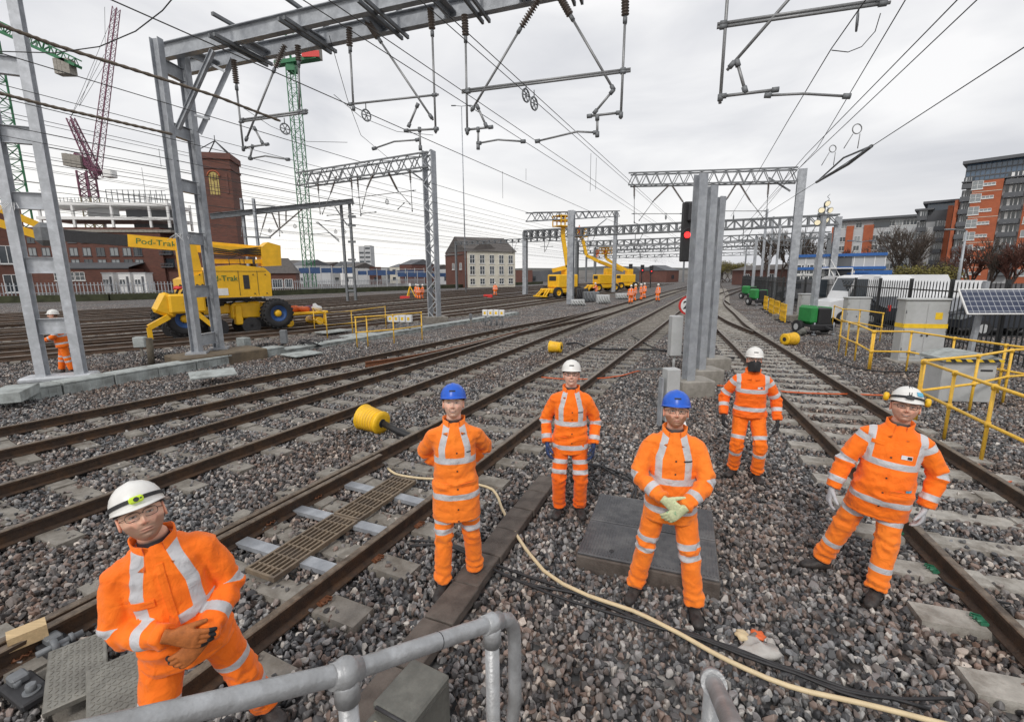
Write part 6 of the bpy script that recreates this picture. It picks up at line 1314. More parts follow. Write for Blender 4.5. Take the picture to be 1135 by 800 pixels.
tower('green mobile lighting tower with raised lamp mast, nearest of three', 900, 369, rad(185)-PI, .9); tower('green lighting tower beyond the yellow barriers, middle of three', 839, 338, rad(5), 1.0, False); tower('farthest green lighting tower beside the line masts', 829, 331, rad(10), 1., False)
c = gz(884, 372); crumple(thing('grey_sack', 'grey sack beside the yellow reel by the generator', 'sack', c), 'sack', M['greybox'], V((.25,.1,.14)), .17, 4, (1,.8,.9))
# ------------------------------------------------------------------ tracked boom lift on rail wheels
def wheel(parent, x, y, z, r, w_, rim='bluep', hub='machine', name='wheel'):
    o = bpy.data.objects.new(name, None); C.objects.link(o); o.parent = parent; o.location = (x, y, z)
    mb = MB(); s = math.copysign(1, y); mb.lathe([(r*.55,-w_/2),(r*.9,-w_/2),(r*.98,-w_*.4),(r,-w_*.3),(r,w_*.3),(r*.98,w_*.4),(r*.9,w_/2),(r*.57,w_/2),(r*.55,w_*.4),(r*.55,-w_*.4),(r*.57,-w_/2)], 30, Matrix.Rotation(PI/2, 4, 'X'), caps=False)
    for k in range(22):
        a = 2*PI*k/22
        for q in (-1, 1): mb.box((math.cos(a+q*.05)*r, q*w_*.25, math.sin(a+q*.05)*r), (.06*r/.8, w_*.5, .1*r/.8), R=Matrix.Rotation(-a, 3, 'Y') @ Matrix.Rotation(q*.5, 3, 'X'))
    mb.build('tyre', M['tyre'], o)
    mb = MB(); mb.lathe([(r*.25,-w_*.1),(r*.3,-w_*.25),(r*.5,-w_*.3),(r*.56,-w_*.46),(r*.56,w_*.46),(r*.5,w_*.3),(r*.3,w_*.25),(r*.25,w_*.1)], 24, Matrix.Rotation(PI/2, 4, 'X')); mb.build('rim', M[rim], o)
    mb = MB(); mb.lathe([(.02,-w_*.42),(r*.2,-w_*.4),(r*.25,-w_*.25),(r*.25,w_*.25),(r*.2,w_*.4),(.02,w_*.42)], 16, Matrix.Rotation(PI/2, 4, 'X')); mb.build('hub', M[hub], o); return o
pl, pr = gz(196, 376), gz(300, 367); ctr = (pl+pr)/2; ux = (pr-pl).normalized(); rz = math.atan2(ux.y, ux.x); wb = (pr-pl).length
t = thing('boom_lift', 'large yellow boom lift with blue-rimmed wheels behind the twin-post gantry', 'boom lift', (ctr.x, ctr.y, 0), rz)
hw = wb/2
R1 = .68
for x in (-hw*.92, hw): 
    for y in (-1.05, 1.35): wheel(t, x, y, R1+.27, R1, .5)
for x in (-hw*.92-.1, -hw*.25, hw*.45, hw+.15):
    mb = MB(); mb.cyl((x,-.8,.42), (x,-.72,.42), .40, 20); mb.cyl((x,.72,.42), (x,.8,.42), .40, 20); mb.cyl((x,-.8,.42), (x,.8,.42), .08, 8); mb.build('rail_wheel', M['dark'], t)
mb = MB(); mb.bbox((0,0,1.25), (wb*.92,1.1,.45), .05); mb.bbox((hw*.38,-.45,1.15), (1.3,.5,.75), .06); mb.bbox((hw*.2,-.6,.95), (.3,.4,.9), .04); mb.build('chassis', M['machine'], t)
mb = MB(); mb.cyl((.1,0,1.45), (.1,0,1.75), .75, 24); mb.box((.6,-.55,1.7), (2.6,.3,.12)); mb.tube([(hw*.4,-.75,1.5),(hw*.6,-.8,1.75),(hw*.8,-.8,1.6),(hw*.95,-.7,1.7)], .04, 6); mb.build('slew_ring', M['dark'], t)
prof = [(-1.15,1.85),(2.75,1.85),(2.75,3.0),(2.55,3.22),(1.2,3.35),(.3,3.25),(-.3,3.3),(-.75,3.25),(-.75,4.35),(-.95,4.5),(-1.15,4.4)]
def sideprism(mb, prof, y0, y1): mb.prism(prof, y1-y0, Matrix(((1,0,0,0),(0,0,1,y0),(0,1,0,0),(0,0,0,1))))
mb = MB(); sideprism(mb, [(-1.1,1.85),(2.75,1.85),(2.78,2.95),(2.5,3.22),(1.2,3.36),(.2,3.25),(-.35,3.0),(-1.1,2.7)], -1.15, 1.15); body = mb.build('superstructure', M['machine'], t)
mb = MB(); sideprism(mb, [(-.85,2.7),(-.3,2.9),(-.45,4.2),(-.6,4.45),(-.85,4.4)], -1.0, -.7); sideprism(mb, [(-.85,2.7),(-.3,2.9),(-.45,4.2),(-.6,4.45),(-.85,4.4)], .7, 1.0); mb.build('riser_arm', M['machine'], t)
mb = MB(); mb.box((1.55,-1.158,2.55), (.28,.015,.65)); mb.build('vent', M['dark'], body); mb = MB(); mb.box((.35,-1.158,2.12), (.62,.012,.32)); mb.box((-.55,-1.158,2.15), (.5,.012,.2)); mb.build('notice', M['white'], body); mb = MB(); mb.box((-.25,-1.158,2.1), (.22,.016,.3)); mb.build('notice', M['amber'], body)
mb = MB(); [mb.box((x_,-1.156,2.5), (.018,.01,1.15)) for x_ in (-.35,1.2,2.1)]; mb.box((.85,-1.156,3.05), (3.4,.01,.018)); [mb.cyl((x_,-1.15,z_), (x_,-1.185,z_), .03, 8) for x_ in (-.5,.0,1.9,2.5) for z_ in (2.0,2.9)]; mb.build('panel_seams', M['dark'], body)
mb = MB(); [mb.tube([(x_,-1.0,3.25),(x_,-1.0,3.65),(x_+.5,-1.0,3.65),(x_+.5,-1.0,3.25)], .022, 6) for x_ in (.9,1.6)]; mb.cyl((2.2,-.6,3.2), (2.2,-.6,3.75), .06, 8); mb.cyl((2.45,.4,3.2), (2.45,.4,3.6), .09, 10); mb.build('guard_bars', M['dark'], body)
mb = MB(); mb.box((.2,-1.15,1.82), (2.9,.04,.06)); mb.build('sill', M['dark'], body)
M['dgtext'] = mat('green_lettering', (.02,.16,.05), .5)
o = text('lettering', 'Pod-Trak', .42, (0,0,0), Matrix.Rotation(PI/2, 3, 'X'), M['dgtext'], None); o.parent = body; o.matrix_local = Matrix.Translation((.42,-1.162,2.72)) @ Matrix.Rotation(PI/2, 4, 'X') @ Matrix.Diagonal((.92,.85,1,1))
mb = MB(); mb.bar((.2,-.1,4.12), (3.35,-.1,3.98), .5, .30, (0,0,1)); mb.bar((.2,-.1,3.52), (3.2,-.1,3.55), .4, .2); sideprism(mb, [(2.7,3.3),(3.7,3.35),(3.75,4.35),(3.1,4.5),(2.7,4.2)], -.4, .3); mb.build('lower_boom', M['machine'], t)
mb = MB(); [mb.tube([(.2,-.36,3.75+.1*k),(1.2,-.4,3.7+.08*k),(2.0,-.38,3.9+.06*k),(2.9,-.36,3.85+.1*k)], .03, 6) for k in range(5)]; mb.build('hydraulic_hoses', M['black'], t)
# upper boom to the left: yellow then dark telescopic section
def tl_(px, py, Y): return Matrix.Rotation(-rz, 3, 'Z') @ (at(px, py, Y) - ctr)
Ya = ctr.y
b0 = Matrix.Rotation(rz, 3, 'Z') @ V((3.0,-.75,0)) + ctr; p0 = at(298, 280, b0.y); p1 = at(143, 267, b0.y - 2.6); p2 = at(55, 260, b0.y - 4.0)
I = lambda p: Matrix.Rotation(-rz, 3, 'Z') @ (p - ctr)
q0, q1, q2 = I(p0), I(p1), I(p2)
mb = MB(); mb.bar(q0, q1, .5, .52); mb.add([], []); bo = mb.build('boom', M['machine'], t); mb = MB(); mb.bar(q1 + (q0-q1)*.05, q2, .4, .46); bt = mb.build('telescopic_section', M['dark'], t)
mb = MB(); mb.bbox(q2, (.9,.6,.9), .2); mb.build('knuckle', M['dgalv'], t)
d = (q0-q1).normalized(); nn = V((0,0,1)).cross(d).normalized(); s1 = q1 + d*.98 - V((0,0,0)); Rb = Matrix((d, nn.cross(d)*-1, nn)).transposed()
yb = V((0,0,1)) - d*d.z; yb.normalize(); zb = d.cross(yb)
cu = V(s1) + zb*(.255 if (Matrix.Rotation(rz,3,'Z') @ zb).dot(CAM - p1) > 0 else -.255); Rb = Matrix((d, yb, zb)).transposed()
o = text('lettering', 'Pod-Trak', .40, (0,0,0), Matrix.Identity(3), M['dgtext'], None, .004); o.parent = bo; o.matrix_local = Matrix.Translation(cu) @ Rb.to_4x4() @ Matrix.Diagonal((.95,.85,1,1))
for ch in t.children:
    if ch.name.split('.')[0] in ('superstructure','riser_arm','lower_boom','hydraulic_hoses','slew_ring'): ch.location.x = -.62; ch.scale = (.88,.95,.96)
# second lower jib behind the ladder mast
mb = MB(); mb.bar(q2 + V((-.1,0,-.15)), I(at(-14, 243, b0.y-5)), .25, .3); mb.bar(q2 + V((-.1,0,.25)), I(at(-14, 226, b0.y-5)), .22, .25); mb.build('fly_jib', M['machine'], t)
# left end gear
xl = -hw*.92
mb = MB(); mb.bbox((xl-.55,-1.15,1.55), (.8,.5,.9), .12, R=Matrix.Rotation(.5, 3, 'Y')); mb.bbox((xl+.1,-1.35,1.6), (1.3,.35,.8), .08); mb.bbox((xl+.5,-1.1,2.0), (.9,.6,.35), .08); mb.bar((xl-.6,-1.4,1.1), (xl-1.3,-1.45,.72), .2); mb.bar((xl-1.3,-1.45,.72), (xl-1.3,-1.45,.25), .15); mb.bar((xl+.2,-1.4,1.4), (xl+.9,-1.5,.6), .18); mb.bar((xl+.9,-1.5,.6), (xl+.9,-1.5,.1), .15); mb.build('rail_gear', M['machine'], t)
mb = MB(); [mb.tube([(xl-.2+.2*k,-1.2,2.0),(xl+.0+.2*k,-1.1,2.35),(xl+.4+.2*k,-1.0,2.1)], .05, 6) for k in range(5)]; mb.build('hydraulic_hoses', M['black'], t); crumple(t, 'rag', M['red'], V((xl-.1,-1.2,2.25)), .18, 3)
# trolley right of it
c = gz(333, 362); o = thing('rail_trolley', 'flat yellow rail trolley piled with orange and purple bags right of the boom lift', 'trolley', (c.x, c.y, 0), rz); mb = MB(); mb.bbox((0,0,.75), (2.6,1.4,.14), .03); [mb.bar((x,-.65,.7), (x,-.65,.1), .12) for x in (-1.1,1.1)]; [mb.cyl((x,-.7,.3), (x,.7,.3), .2, 14) for x in (-.8,.8)]; mb.build('deck', M['machine'], o)
for k, (x, m_) in enumerate(((-.8,'bluep'),(-.3,'ocable'),(.1,'ocable'),(.6,'cpurple'),(.9,'white'))): crumple(o, 'bag', M[m_], V((x,-.1,.95)), .32, k+3, (1.1,.9,.6))
# far machines
def far_machine(label, px, py, rz, booms, s=1., flip=1):
    c = gz(px, py, .0); t = thing('rail_platform_machine', label, 'machine', (c.x, c.y, 0), rz)
    mb = MB(); mb.bbox((0,0,.95), (4.6,2.1,.5), .06); [mb.bar((2.3,k*.35,1.1), (3.1,k*.45,.35), .12) for k in (-2,-1,1,2)]; mb.box((3.1,0,.38), (.2,2.3,.14)); mb.build('chassis', M['machine'], t)
    for x in (-1.5, 1.5):
        for y in (-1.15, 1.15): wheel(t, x, y, .75, .6, .4, 'machine')
    mb = MB(); mb.bbox((-.2,0,2.0), (3.0,2.0,1.5), .12); mb.bbox((-.9,0,3.2), (1.2,1.0,1.0), .1); mb.build('superstructure', M['machine'], t); mb = MB(); mb.box((0,-1.02,2.1), (.8,.03,.7)); mb.box((1.31,0,2.3), (.03,1.2,.5)); mb.build('window', M['dark'], t)
    for bm in booms:
        P = [Matrix.Rotation(-rz, 3, 'Z') @ (at(x, y, c.y + o) - c) for x, y, o in bm]; mb = MB()
        for a, b_ in zip(P[:-1], P[1:]): mb.bar(a, b_, .42, .45)
        mb.build('boom', M['machine'], t); e = P[-1]
        mb = MB(); [mb.box(e + V((0,0,z)), (1.9,1.5,.1)) for z in (-.1,.5,1.0)]; [mb.bar(e + V((x,y,-.1)), e + V((x,y,1.0)), .1) for x in (-.9,-.3,.3,.9) for y in (-.7,.7)]; mb.build('basket', M['machine'], t)
    return t
far_machine('yellow rail platform machine nearest the far mast, basket raised high', 622, 331, rad(215), [[(612,300,0),(629,296,0),(624,262,0),(624,250,0)]])
far_machine('yellow rail machine behind the far mast with a long lowered boom', 668, 324, rad(200), [[(690,300,2),(664,290,0),(650,283,0),(646,266,0),(643,262,0)]]); far_machine('farthest yellow rail machine at the right of the cluster', 692, 321, rad(200), [[(700,302,0),(684,294,0),(672,287,0),(671,281,0)]])
far(643, 262, face(-.3,1), 'worker in the upper basket beside the far mast', None, pos=at(642, 262, gz(668,324).y)); far(667, 283, face(.3,1), 'worker in the middle basket, left of the pair', None, pos=at(662, 286, gz(692,321).y)); far(675, 283, face(.3,1), 'worker in the middle basket, right of the pair', None, pos=at(671, 286, gz(692,321).y))
c = gz(455, 331); o = thing('survey_tripod', 'yellow survey tripod beside the gang of three', 'tripod', (c.x, c.y, 0)); 
for a in (0, 2.1, 4.2): mb = MB(); mb.bar((0,0,1.5), (.7*math.cos(a),.7*math.sin(a),0), .09); mb.build('leg', M['yellow'], o)
mb = MB(); mb.bbox((0,0,1.65), (.25,.2,.35), .03); mb.build('instrument', M['white'], o)
for x, y, lab in ((449,332,'red case lying beside the survey tripod'), (541,330,'red case lying left of the lone far worker')): c = gz(x, y); mb = MB(); mb.bbox(c + V((0,0,.2)), (1.1,.5,.4), .05); tag(mb.build('red_case', M['red'], None, True), lab, 'case')
for i, (x, y, w_, h_, m_) in enumerate(((655,334,1.6,1.0,'dgalv'),(668,336,1.2,.8,'cab'),(645,332,1.3,1.2,'dark'),(690,331,1.5,.6,'cab'),(640,338,1.2,.5,'cab'))):
    c = gz(x, y); mb = MB(); mb.bbox((0,0,h_/2), (w_,.9,h_), .05); [mb.tube([(-w_/2+k*w_/5,-.5,h_*.9),(-w_/2+k*w_/5+.1,-.6,h_*.4),(-w_/2+k*w_/5+.3,-.7,.05)], .06, 5) for k in range(5)]; o = mb.build('equipment_case', M[m_]); o.location = c; tag(o, 'equipment case at the foot of the far machines, %s' % ('mid-grey with hoses behind the far mast','pale one nearest the far mast','black one on the left','flat pale one by the far gang','low pale one by the ballast edge')[i], 'case')
# ------------------------------------------------------------------ buildings
def PX(px, py, Y):
    return at(px, py, Y)
class Bld:
    """a building whose front plane runs from a (left) to b (right); local x along the front, y into the depth"""
    def __init__(s, name, label, cat, a, b, depth, grp=None):
        a = V((a.x, a.y, 0)); b = V((b.x, b.y, 0)); d = b-a; s.L = d.length; s.D = depth
        s.t = thing(name, label, cat, a, math.atan2(d.y, d.x), grp)
    def X(s, px, Y=None):
        """local x where a picture column meets the front plane"""
        d = ray(px, getattr(s, 'py', 300)); M3 = s.t.rotation_euler.z; ux = V((math.cos(M3), math.sin(M3), 0)); o = s.t.location
        den = d.x*ux.y - d.y*ux.x; return (o.y*d.x - o.x*d.y) / -den if abs(den) > 1e-6 else 0
    def Z(s, py, px):
        x = s.X(px); M3 = s.t.rotation_euler.z; p = s.t.location + V((math.cos(M3), math.sin(M3), 0))*x; return at(px, py, p.y).z
    def vol(s, name, x0, x1, z0, z1, m, y0=0., y1=None, par=None):
        y1 = s.D if y1 is None else y1; mb = MB(); mb.box(((x0+x1)/2, (y0+y1)/2, (z0+z1)/2), (x1-x0, y1-y0, z1-z0)); return mb.build(name, M[m] if isinstance(m, str) else m, par or s.t)
    def win(s, x, z, w_, h_, m='glass', fr='white', y=0., bars=(2, 1), side=None, fw=.07):
        """recessed pane with a frame and sill"""
        mb = MB()
        for i in range(bars[0]+1): mb.box((x-w_/2+w_*i/bars[0], y-.03, z), (fw, .10, h_+fw))
        for j in range(bars[1]+1): mb.box((x, y-.031, z-h_/2+h_*j/bars[1]), (w_+fw, .098, fw))
        mb.box((x, y-.06, z-h_/2-.1), (w_+.3, .2, .1))
        f = mb.build('window', M[fr], s.t); mb = MB(); mb.box((x, y-.005, z), (w_, .02, h_)); mb.build('pane', M[m], f)
    def roof(s, z, h_, m='slate', over=.4, x0=None, x1=None, y0=0, y1=None, hip=0):
        x0 = 0 if x0 is None else x0; x1 = s.L if x1 is None else x1; y1 = s.D if y1 is None else y1; my = (y0+y1)/2; o = over
        mb = MB(); mb.add([(x0-o,y0-o,z),(x1+o,y0-o,z),(x1+o,y1+o,z),(x0-o,y1+o,z),(x0-o+hip,my,z+h_),(x1+o-hip,my,z+h_)], [(0,1,5,4),(2,3,4,5),(1,2,5),(3,0,4),(0,3,2,1)]); return mb.build('roof', M[m], s.t)
# cream building with brick gable
Y = 108; b = Bld('cream_building', 'cream rendered three-storey building with dark roof and red brick gable end', 'building', PX(518,300,Y), PX(571,300,Y+6), 13)
H = b.Z(279, 545); b.vol('wall', 0, b.L, 0, H, 'cream'); g = MB(); g.add([(-.05,0,0),(-.05,13,0),(-.05,13,H),(-.05,6.5,H+3.6),(-.05,0,H),(-.3,0,0),(-.3,13,0),(-.3,13,H),(-.3,6.5,H+3.6),(-.3,0,H)], [(0,1,2,3,4),(9,8,7,6,5),(0,5,6,1),(1,6,7,2),(2,7,8,3),(3,8,9,4),(4,9,5,0)]); g.build('gable_wall', M['brick'], b.t)
b.roof(H, 3.7, over=.35)
for r_ in range(3):
    for k in range(5): b.win(b.L*(.1+.2*k), H*(.17+.31*r_), 1.2, 1.9 if r_ else 1.3, bars=(2, 2))
# the brick gable side seen to its left
b2 = Bld('brick_annexe', 'red brick gable building attached to the left of the cream building', 'building', PX(494,300,Y+9), PX(517,300,Y+.3), 10); b2.vol('wall', 0, b2.L, 0, H*.92, 'brick'); b2.roof(H*.92, 3.2, over=.2)
b2.win(b2.L*.4, H*.6, 1., 1.4); b2.win(b2.L*.75, H*.6, 1., 1.4)
# long brick building on the left with steel-framed storeys above
Y = 92; b = Bld('brick_warehouse', 'long dark red brick building with window rows and unfinished white steel storeys on top', 'building', PX(22,300,Y), PX(234,300,Y+4), 22)
X, Z = b.X, b.Z; zt = Z(252, 120); b.vol('wall', 0, X(183), 0, zt, 'brick'); b.vol('wall', X(183), b.L, 0, Z(266, 200), 'dbrick', .6)
for j, (py, hh) in enumerate(((266,5.5),(279,8.5),(290,4.5))):
    for k, px in enumerate((40,55,70,85.5,100,115,130,144,156)):
        b.win(X(px), Z(py, px), abs(X(px+4.6)-X(px-4.6))*.95, abs(Z(py-hh/2, px)-Z(py+hh/2, px)), 'lglass' if (k+j) % 3 else 'glass', 'dgrey', bars=(2,1))
for px in (186, 203):
    for py in (277, 291): x0, x1 = X(px-6), X(px+7); b.vol('balcony_recess', x0, x1, Z(py+5, px), Z(py-4.5, px), 'glass', .55, .62); mb = MB(); mb.box(((x0+x1)/2, .2, Z(py+5, px)), (x1-x0, .9, .15)); [mb.box((x0+(x1-x0)*i/8, -.2, Z(py+3, px)), (.06,.06,.9)) for i in range(9)]; mb.box(((x0+x1)/2, -.2, Z(py+2, px)+.1), (x1-x0, .06, .06)); mb.build('balcony', M['dgrey'], b.t)
# lean-to in front
mb = MB(); z1, z2 = Z(297, 100), Z(291, 100); x0, x1 = X(38), X(162); mb.add([(x0,-5,z1),(x1,-5,z1),(x1,0,z2),(x0,0,z2),(x0,-5,z1-.25),(x1,-5,z1-.25)], [(0,1,2,3),(4,5,1,0)]); mb.build('lean_to_roof', M['dgrey'], b.t); b.vol('lean_to_wall', x0+.2, x1-.2, 0, z1-.3, 'brick', -4.8, -.2)
for px in (78, 89, 100): b.win(X(px)+1.5, 3.1, 1.6, 1.5, 'glass', 'white', -4.8, (2,2))
# steel frame
for i, (py, th) in enumerate(((226,.55),(242,.55),(256,.5))):
    mb = MB(); z = Z(py, 120); mb.box(((X(52)+X(196))/2, 4, z), (X(196)-X(52), 8.5, th)); mb.build('floor_slab', M['white'] if i < 2 else M['conc2'], b.t)
for px in (56, 92, 134, 175, 195):
    for y in (0, 8): mb = MB(); mb.box((X(px), y, (zt + Z(221, px))/2), (.38,.38, Z(221, px)-zt)); mb.build('steel_column', M['white'], b.t)
for py, x0, x1, m_ in ((234,138,194,'dgrey'),(250,145,194,'dgrey'),(233,95,130,'lgrey')): b.vol('partition', X(x0), X(x1), Z(py+5, 150), Z(py-4, 150), m_, 3, 3.2)
mb = MB(); zt2 = Z(226, 150); [mb.box((X(x_), y_, zt2+1.4), (.1,.1,2.6)) for x_ in range(130, 196, 6) for y_ in (.3, 5)]; [mb.box(((X(130)+X(194))/2, y_, zt2+q), (X(194)-X(130), .08, .08)) for q in (.9,1.7,2.6) for y_ in (.3, 5)]; mb.build('scaffold', M['dgalv'], b.t)
mb = MB(); [mb.box((X(x_), .1, Z(226,70)+.6), (.07,.07,1.2)) for x_ in range(56, 132, 4)]; mb.box(((X(56)+X(130))/2, .1, Z(226,70)+1.2), (X(130)-X(56), .06, .06)); mb.build('guard_rail', M['dgalv'], b.t)
# brick tower
Y = 84; a_ = PX(230,300,Y); b = Bld('brick_tower', 'tall square red brick tower with small iron pyramid on top', 'tower', a_, a_ + V((5.3,1.3,0)), 5.4); H = at(240, 168, Y).z
b.vol('shaft', 0, b.L, 0, H-1, 'brick'); b.vol('corbel', -.15, b.L+.15, H-2.6, H-2.2, 'dbrick', -.15, b.D+.15); b.vol('parapet', -.25, b.L+.25, H-1, H, 'dbrick', -.25, b.D+.25)
mb = MB(); c = V((b.L/2, b.D/2, H+2.6)); [mb.bar(V((x,y,H)), c, .14) for x in (.2, b.L-.2) for y in (.2, b.D-.2)]; mb.bar(c, c + V((0,0,.9)), .1); mb.build('pyramid_frame', M['dark'], b.t)
M['warmglass'] = mat('yellow_window', (.42,.33,.10), .3, 0, .2, 3); mb = MB(); zc_ = at(240, 205, Y).z; mb.box((b.L/2, -.03, zc_), (1.5,.06,3.0)); mb.cyl((b.L/2, -.06, zc_+1.5), (b.L/2, 0, zc_+1.5), .75, 20); f = mb.build('arched_window', M['warmglass'], b.t); mb = MB(); [mb.box((b.L/2+x_, -.07, zc_+.2), (.09,.05,3.6)) for x_ in (-.5,0,.5)]; mb.build('glazing_bars', M['dbrick'], f)
mb = MB(); mb.tube([(b.L/2+.95*math.cos(q), -.08, zc_+1.5+.95*math.sin(q)) for q in np.linspace(0, PI, 12)], .12, 6); mb.build('arch', M['obrick'], b.t)
for px_ in range(5): mb = MB(); mb.box((.55+px_*1.05, -.05, H-5), (.35,.1,3.4)); mb.build('pilaster', M['dbrick'], b.t) if px_ in (0, 4) else None
# brick mass at the left edge
Y = 66; b = Bld('brick_chimney_building', 'tall plain brick building rising behind the left ladder mast', 'building', PX(-60,300,Y-4), PX(36,300,Y+2), 14); H = at(10, 188, Y).z; b.vol('wall', 0, b.L, 0, H*.72, 'brick'); b.vol('tower', b.L-6.6, b.L-2.4, H*.72, H*1.03, 'brick', 1, 6); b.vol('cap', b.L-6.9, b.L-2.1, H*1.03, H*1.07, 'dbrick', .7, 6.3)
for k in range(4): b.win(b.L-2.2-k*4, H*.35, 1.6, 2.4); b.win(b.L-2.2-k*4, H*.12, 1.6, 2.4)
# low slate-roofed building right of the boom lift
Y = 80; b = Bld('slate_roof_shed', 'low brick shed with steep slate roof right of the boom lift', 'building', PX(285,300,Y), PX(327,300,Y+2), 9); b.vol('wall', 0, b.L, 0, b.Z(303, 305), 'brick'); b.roof(b.Z(303, 305), b.Z(285, 305)-b.Z(303, 305), over=.3, hip=1.6); b.win(b.L*.5, 1.6, 1.6, 1.4); b.win(b.L*.8, 1.6, 1.2, 1.4)
# white cabins on the left
for i, (x0, x1) in enumerate(((112,124),(130,143),(147,160))):
    b = Bld('site_cabin', 'white site cabin below the brick building, %s of three' % ('left one','middle one','right one')[i], 'cabin', PX(x0,300,78), PX(x1,300,78.5), 3, 'white site cabins'); zt = at(x0, 303, 78).z; b.vol('wall', 0, b.L, .3, zt, 'white'); b.vol('roof', -.1, b.L+.1, zt, zt+.15, 'lgrey', -.1, 3.1); b.win(b.L*.3, zt*.6, .8, .8); b.vol('door', b.L*.65, b.L*.85, .35, zt*.85, 'dgrey', -.04, .0)
# far slabs and horizon buildings
for i, (x0, x1, pt) in enumerate(((399,405,273),(405.5,412,272))):
    b = Bld('tower_block', 'distant pale tower block above the blue hoarding, %s of the pair' % ('left','right')[i], 'tower block', PX(x0,300,330), PX(x1,300,330), 9, 'distant tower blocks'); H = at(x0, pt, 330).z; b.vol('wall', 0, b.L, 0, H, 'lgrey')
    mb = MB(); [mb.box((b.L*.5, -.05, 4+k*3), (b.L*.8, .1, 1.2)) for k in range(int(H/3)-1)]; mb.build('window_bands', M['glass'], b.t)
rs = random.Random(5); adj = ['cream', 'brown brick', 'pale grey', 'red brick', 'dark clad', 'white', 'grey clad', 'orange brick']; mm = ['cream','dbrick','lgrey','brick','dgrey','white','lgrey','obrick']; xs = list(range(300, 500, 11)) + [572, 584, 596, 608] + list(range(700, 745, 13)) 
for i, x in enumerate(xs):
    k = rs.randrange(8) if x < 500 else rs.choice((1, 4)); Y = rs.uniform(150, 235); w_ = rs.uniform(10, 20); b = Bld('distant_building', '%s skyline building, %s' % (adj[k], '%s right of the slate-roofed shed' % ORD[i] if x < 490 else '%s right of the cream building' % ORD[i-xs.index(572)] if x > 500 else 'just left of the brick annexe'), 'building', PX(x,300,Y), PX(x+w_,300,Y+rs.uniform(-6,6)), 12, 'low buildings along the far skyline')
    H = at(x, rs.uniform(293, 299) if x < 500 else rs.uniform(299, 302), Y).z; b.vol('wall', 0, b.L, 0, H, mm[k])
    if rs.random() < .5: b.roof(H, rs.uniform(1.2, 2.4), rs.choice(['slate','dgrey']), .2)
    n = int(b.L/4); mb = MB(); [mb.box((b.L*(q+.5)/n, -.05, z), (1.5,.1,1.3)) for q in range(n) for z in np.arange(1.8, H-.6, 3)]; mb.build('windows', M['glass'], b.t) if mb.v else None
M['bluesheet'] = mat('blue_sheeting', (.03,.07,.17), .6, 0, .3, .6)
for i, (x0, x1, pt, pb_, Y) in enumerate(((318,392,297,303,120),(396,470,300,305,125),(440,495,303,307,118))):
    b = Bld('blue_hoarding', 'blue sheeted site hoarding below the skyline, %s' % ('left of the dark ladder frame','right of the dark ladder frame','behind the survey gang')[i], 'hoarding', PX(x0,300,Y), PX(x1,300,Y+3), .3); z1, z0 = b.Z(pt, x0), max(0, b.Z(pb_, x0)); mb = MB(); n = int(b.L/2.4)
    for q in range(n): mb.box((b.L*(q+.5)/n, 0, (z0+z1)/2), (b.L/n*.88, .2, (z1-z0)*.9 + (q % 3)*.15))
    mb.build('sheet', M['bluesheet'], b.t); mb = MB(); [mb.box((b.L*q/n, .1, z1/2+.3), (.15,.15,z1+.6)) for q in range(n+1)]; mb.box((b.L/2, .1, z1+.3), (b.L,.1,.1)); mb.build('posts', M['lgrey'], b.t)
# dark retaining wall / hedge bank and grey palisade on the far left
M['hedge'] = mat('dark_hedge', (.045,.05,.025), .95, 0, .5, 1.2, .8, 8)
P_ = [PX(-60,318,52), PX(120,318,58), PX(300,318,70), PX(470,318,98), PX(600,314,150)]
mb = MB()
for a_, b_ in zip(P_[:-1], P_[1:]): mb.bar(V((a_.x,a_.y,.35)), V((b_.x,b_.y,.35)), 1.2, .8)
tag(mb.build('embankment', M['hedge'], None, True), 'low dark embankment along the far side of the yard', kind='structure')
mb = MB(); P2 = spline([(p.x, p.y+1.) for p in P_[:4]], .35)
for i_, p in enumerate(P2): mb.box((p.x, p.y, 1.45), (.09,.04,1.5), .2)
t = thing('palisade_fence', 'grey palisade fence on the bank below the brick buildings', 'fence', P2[0]); mb.build('pales', M['galv'], t, True); mb = MB(); [mb.bar(P2[k] + V((0,0,z)), P2[min(k+12, len(P2)-1)] + V((0,0,z)), .06) for k in range(0, len(P2)-1, 12) for z in (1.0,1.9)]; mb.build('rails', M['galv'], t, True)
# hills
def ridge(name, label, Y, pts, m, dep=400):
    xs_ = np.linspace(pts[0][0], pts[-1][0], 70); mb = MB(); top = []
    for x in xs_: h_ = np.interp(x, [p[0] for p in pts], [p[1] for p in pts]); p = at(x, h_, Y); top.append(V((p.x, Y, max(.5, p.z + noise.noise(V((x*.09, 0, Y*.01)))*Y*.0028))))
    n = len(top); mb.add([V((p.x, p.y-dep*.6, -1)) for p in top] + top + [V((p.x*1.1, p.y+dep, p.z*.6)) for p in top], [(i, i+1, n+i+1, n+i) for i in range(n-1)] + [(n+i, n+i+1, 2*n+i+1, 2*n+i) for i in range(n-1)], True); return tag(mb.build(name, m), label, kind='structure')
M['hill1'] = mat('wooded_hill', (.055,.060,.055), .95, 0, .35, .012, col2=(.085,.08,.07)); M['hill2'] = mat('built_up_slope', (.10,.09,.08), .95, 0, .5, .05, col2=(.16,.15,.14))
ridge('hills', 'low wooded hills along the left horizon', 1500, [(-400,287),(200,287),(290,291),(340,287),(380,295),(500,299),(620,297),(700,295),(760,297),(900,292),(1600,288)], M['hill1'])
ridge('hill_slope', 'built-up slope in front of the hills', 420, [(-300,298),(280,299),(330,296),(400,299),(560,301),(600,300),(740,299),(800,300),(1500,298)], M['hill2'], 150)
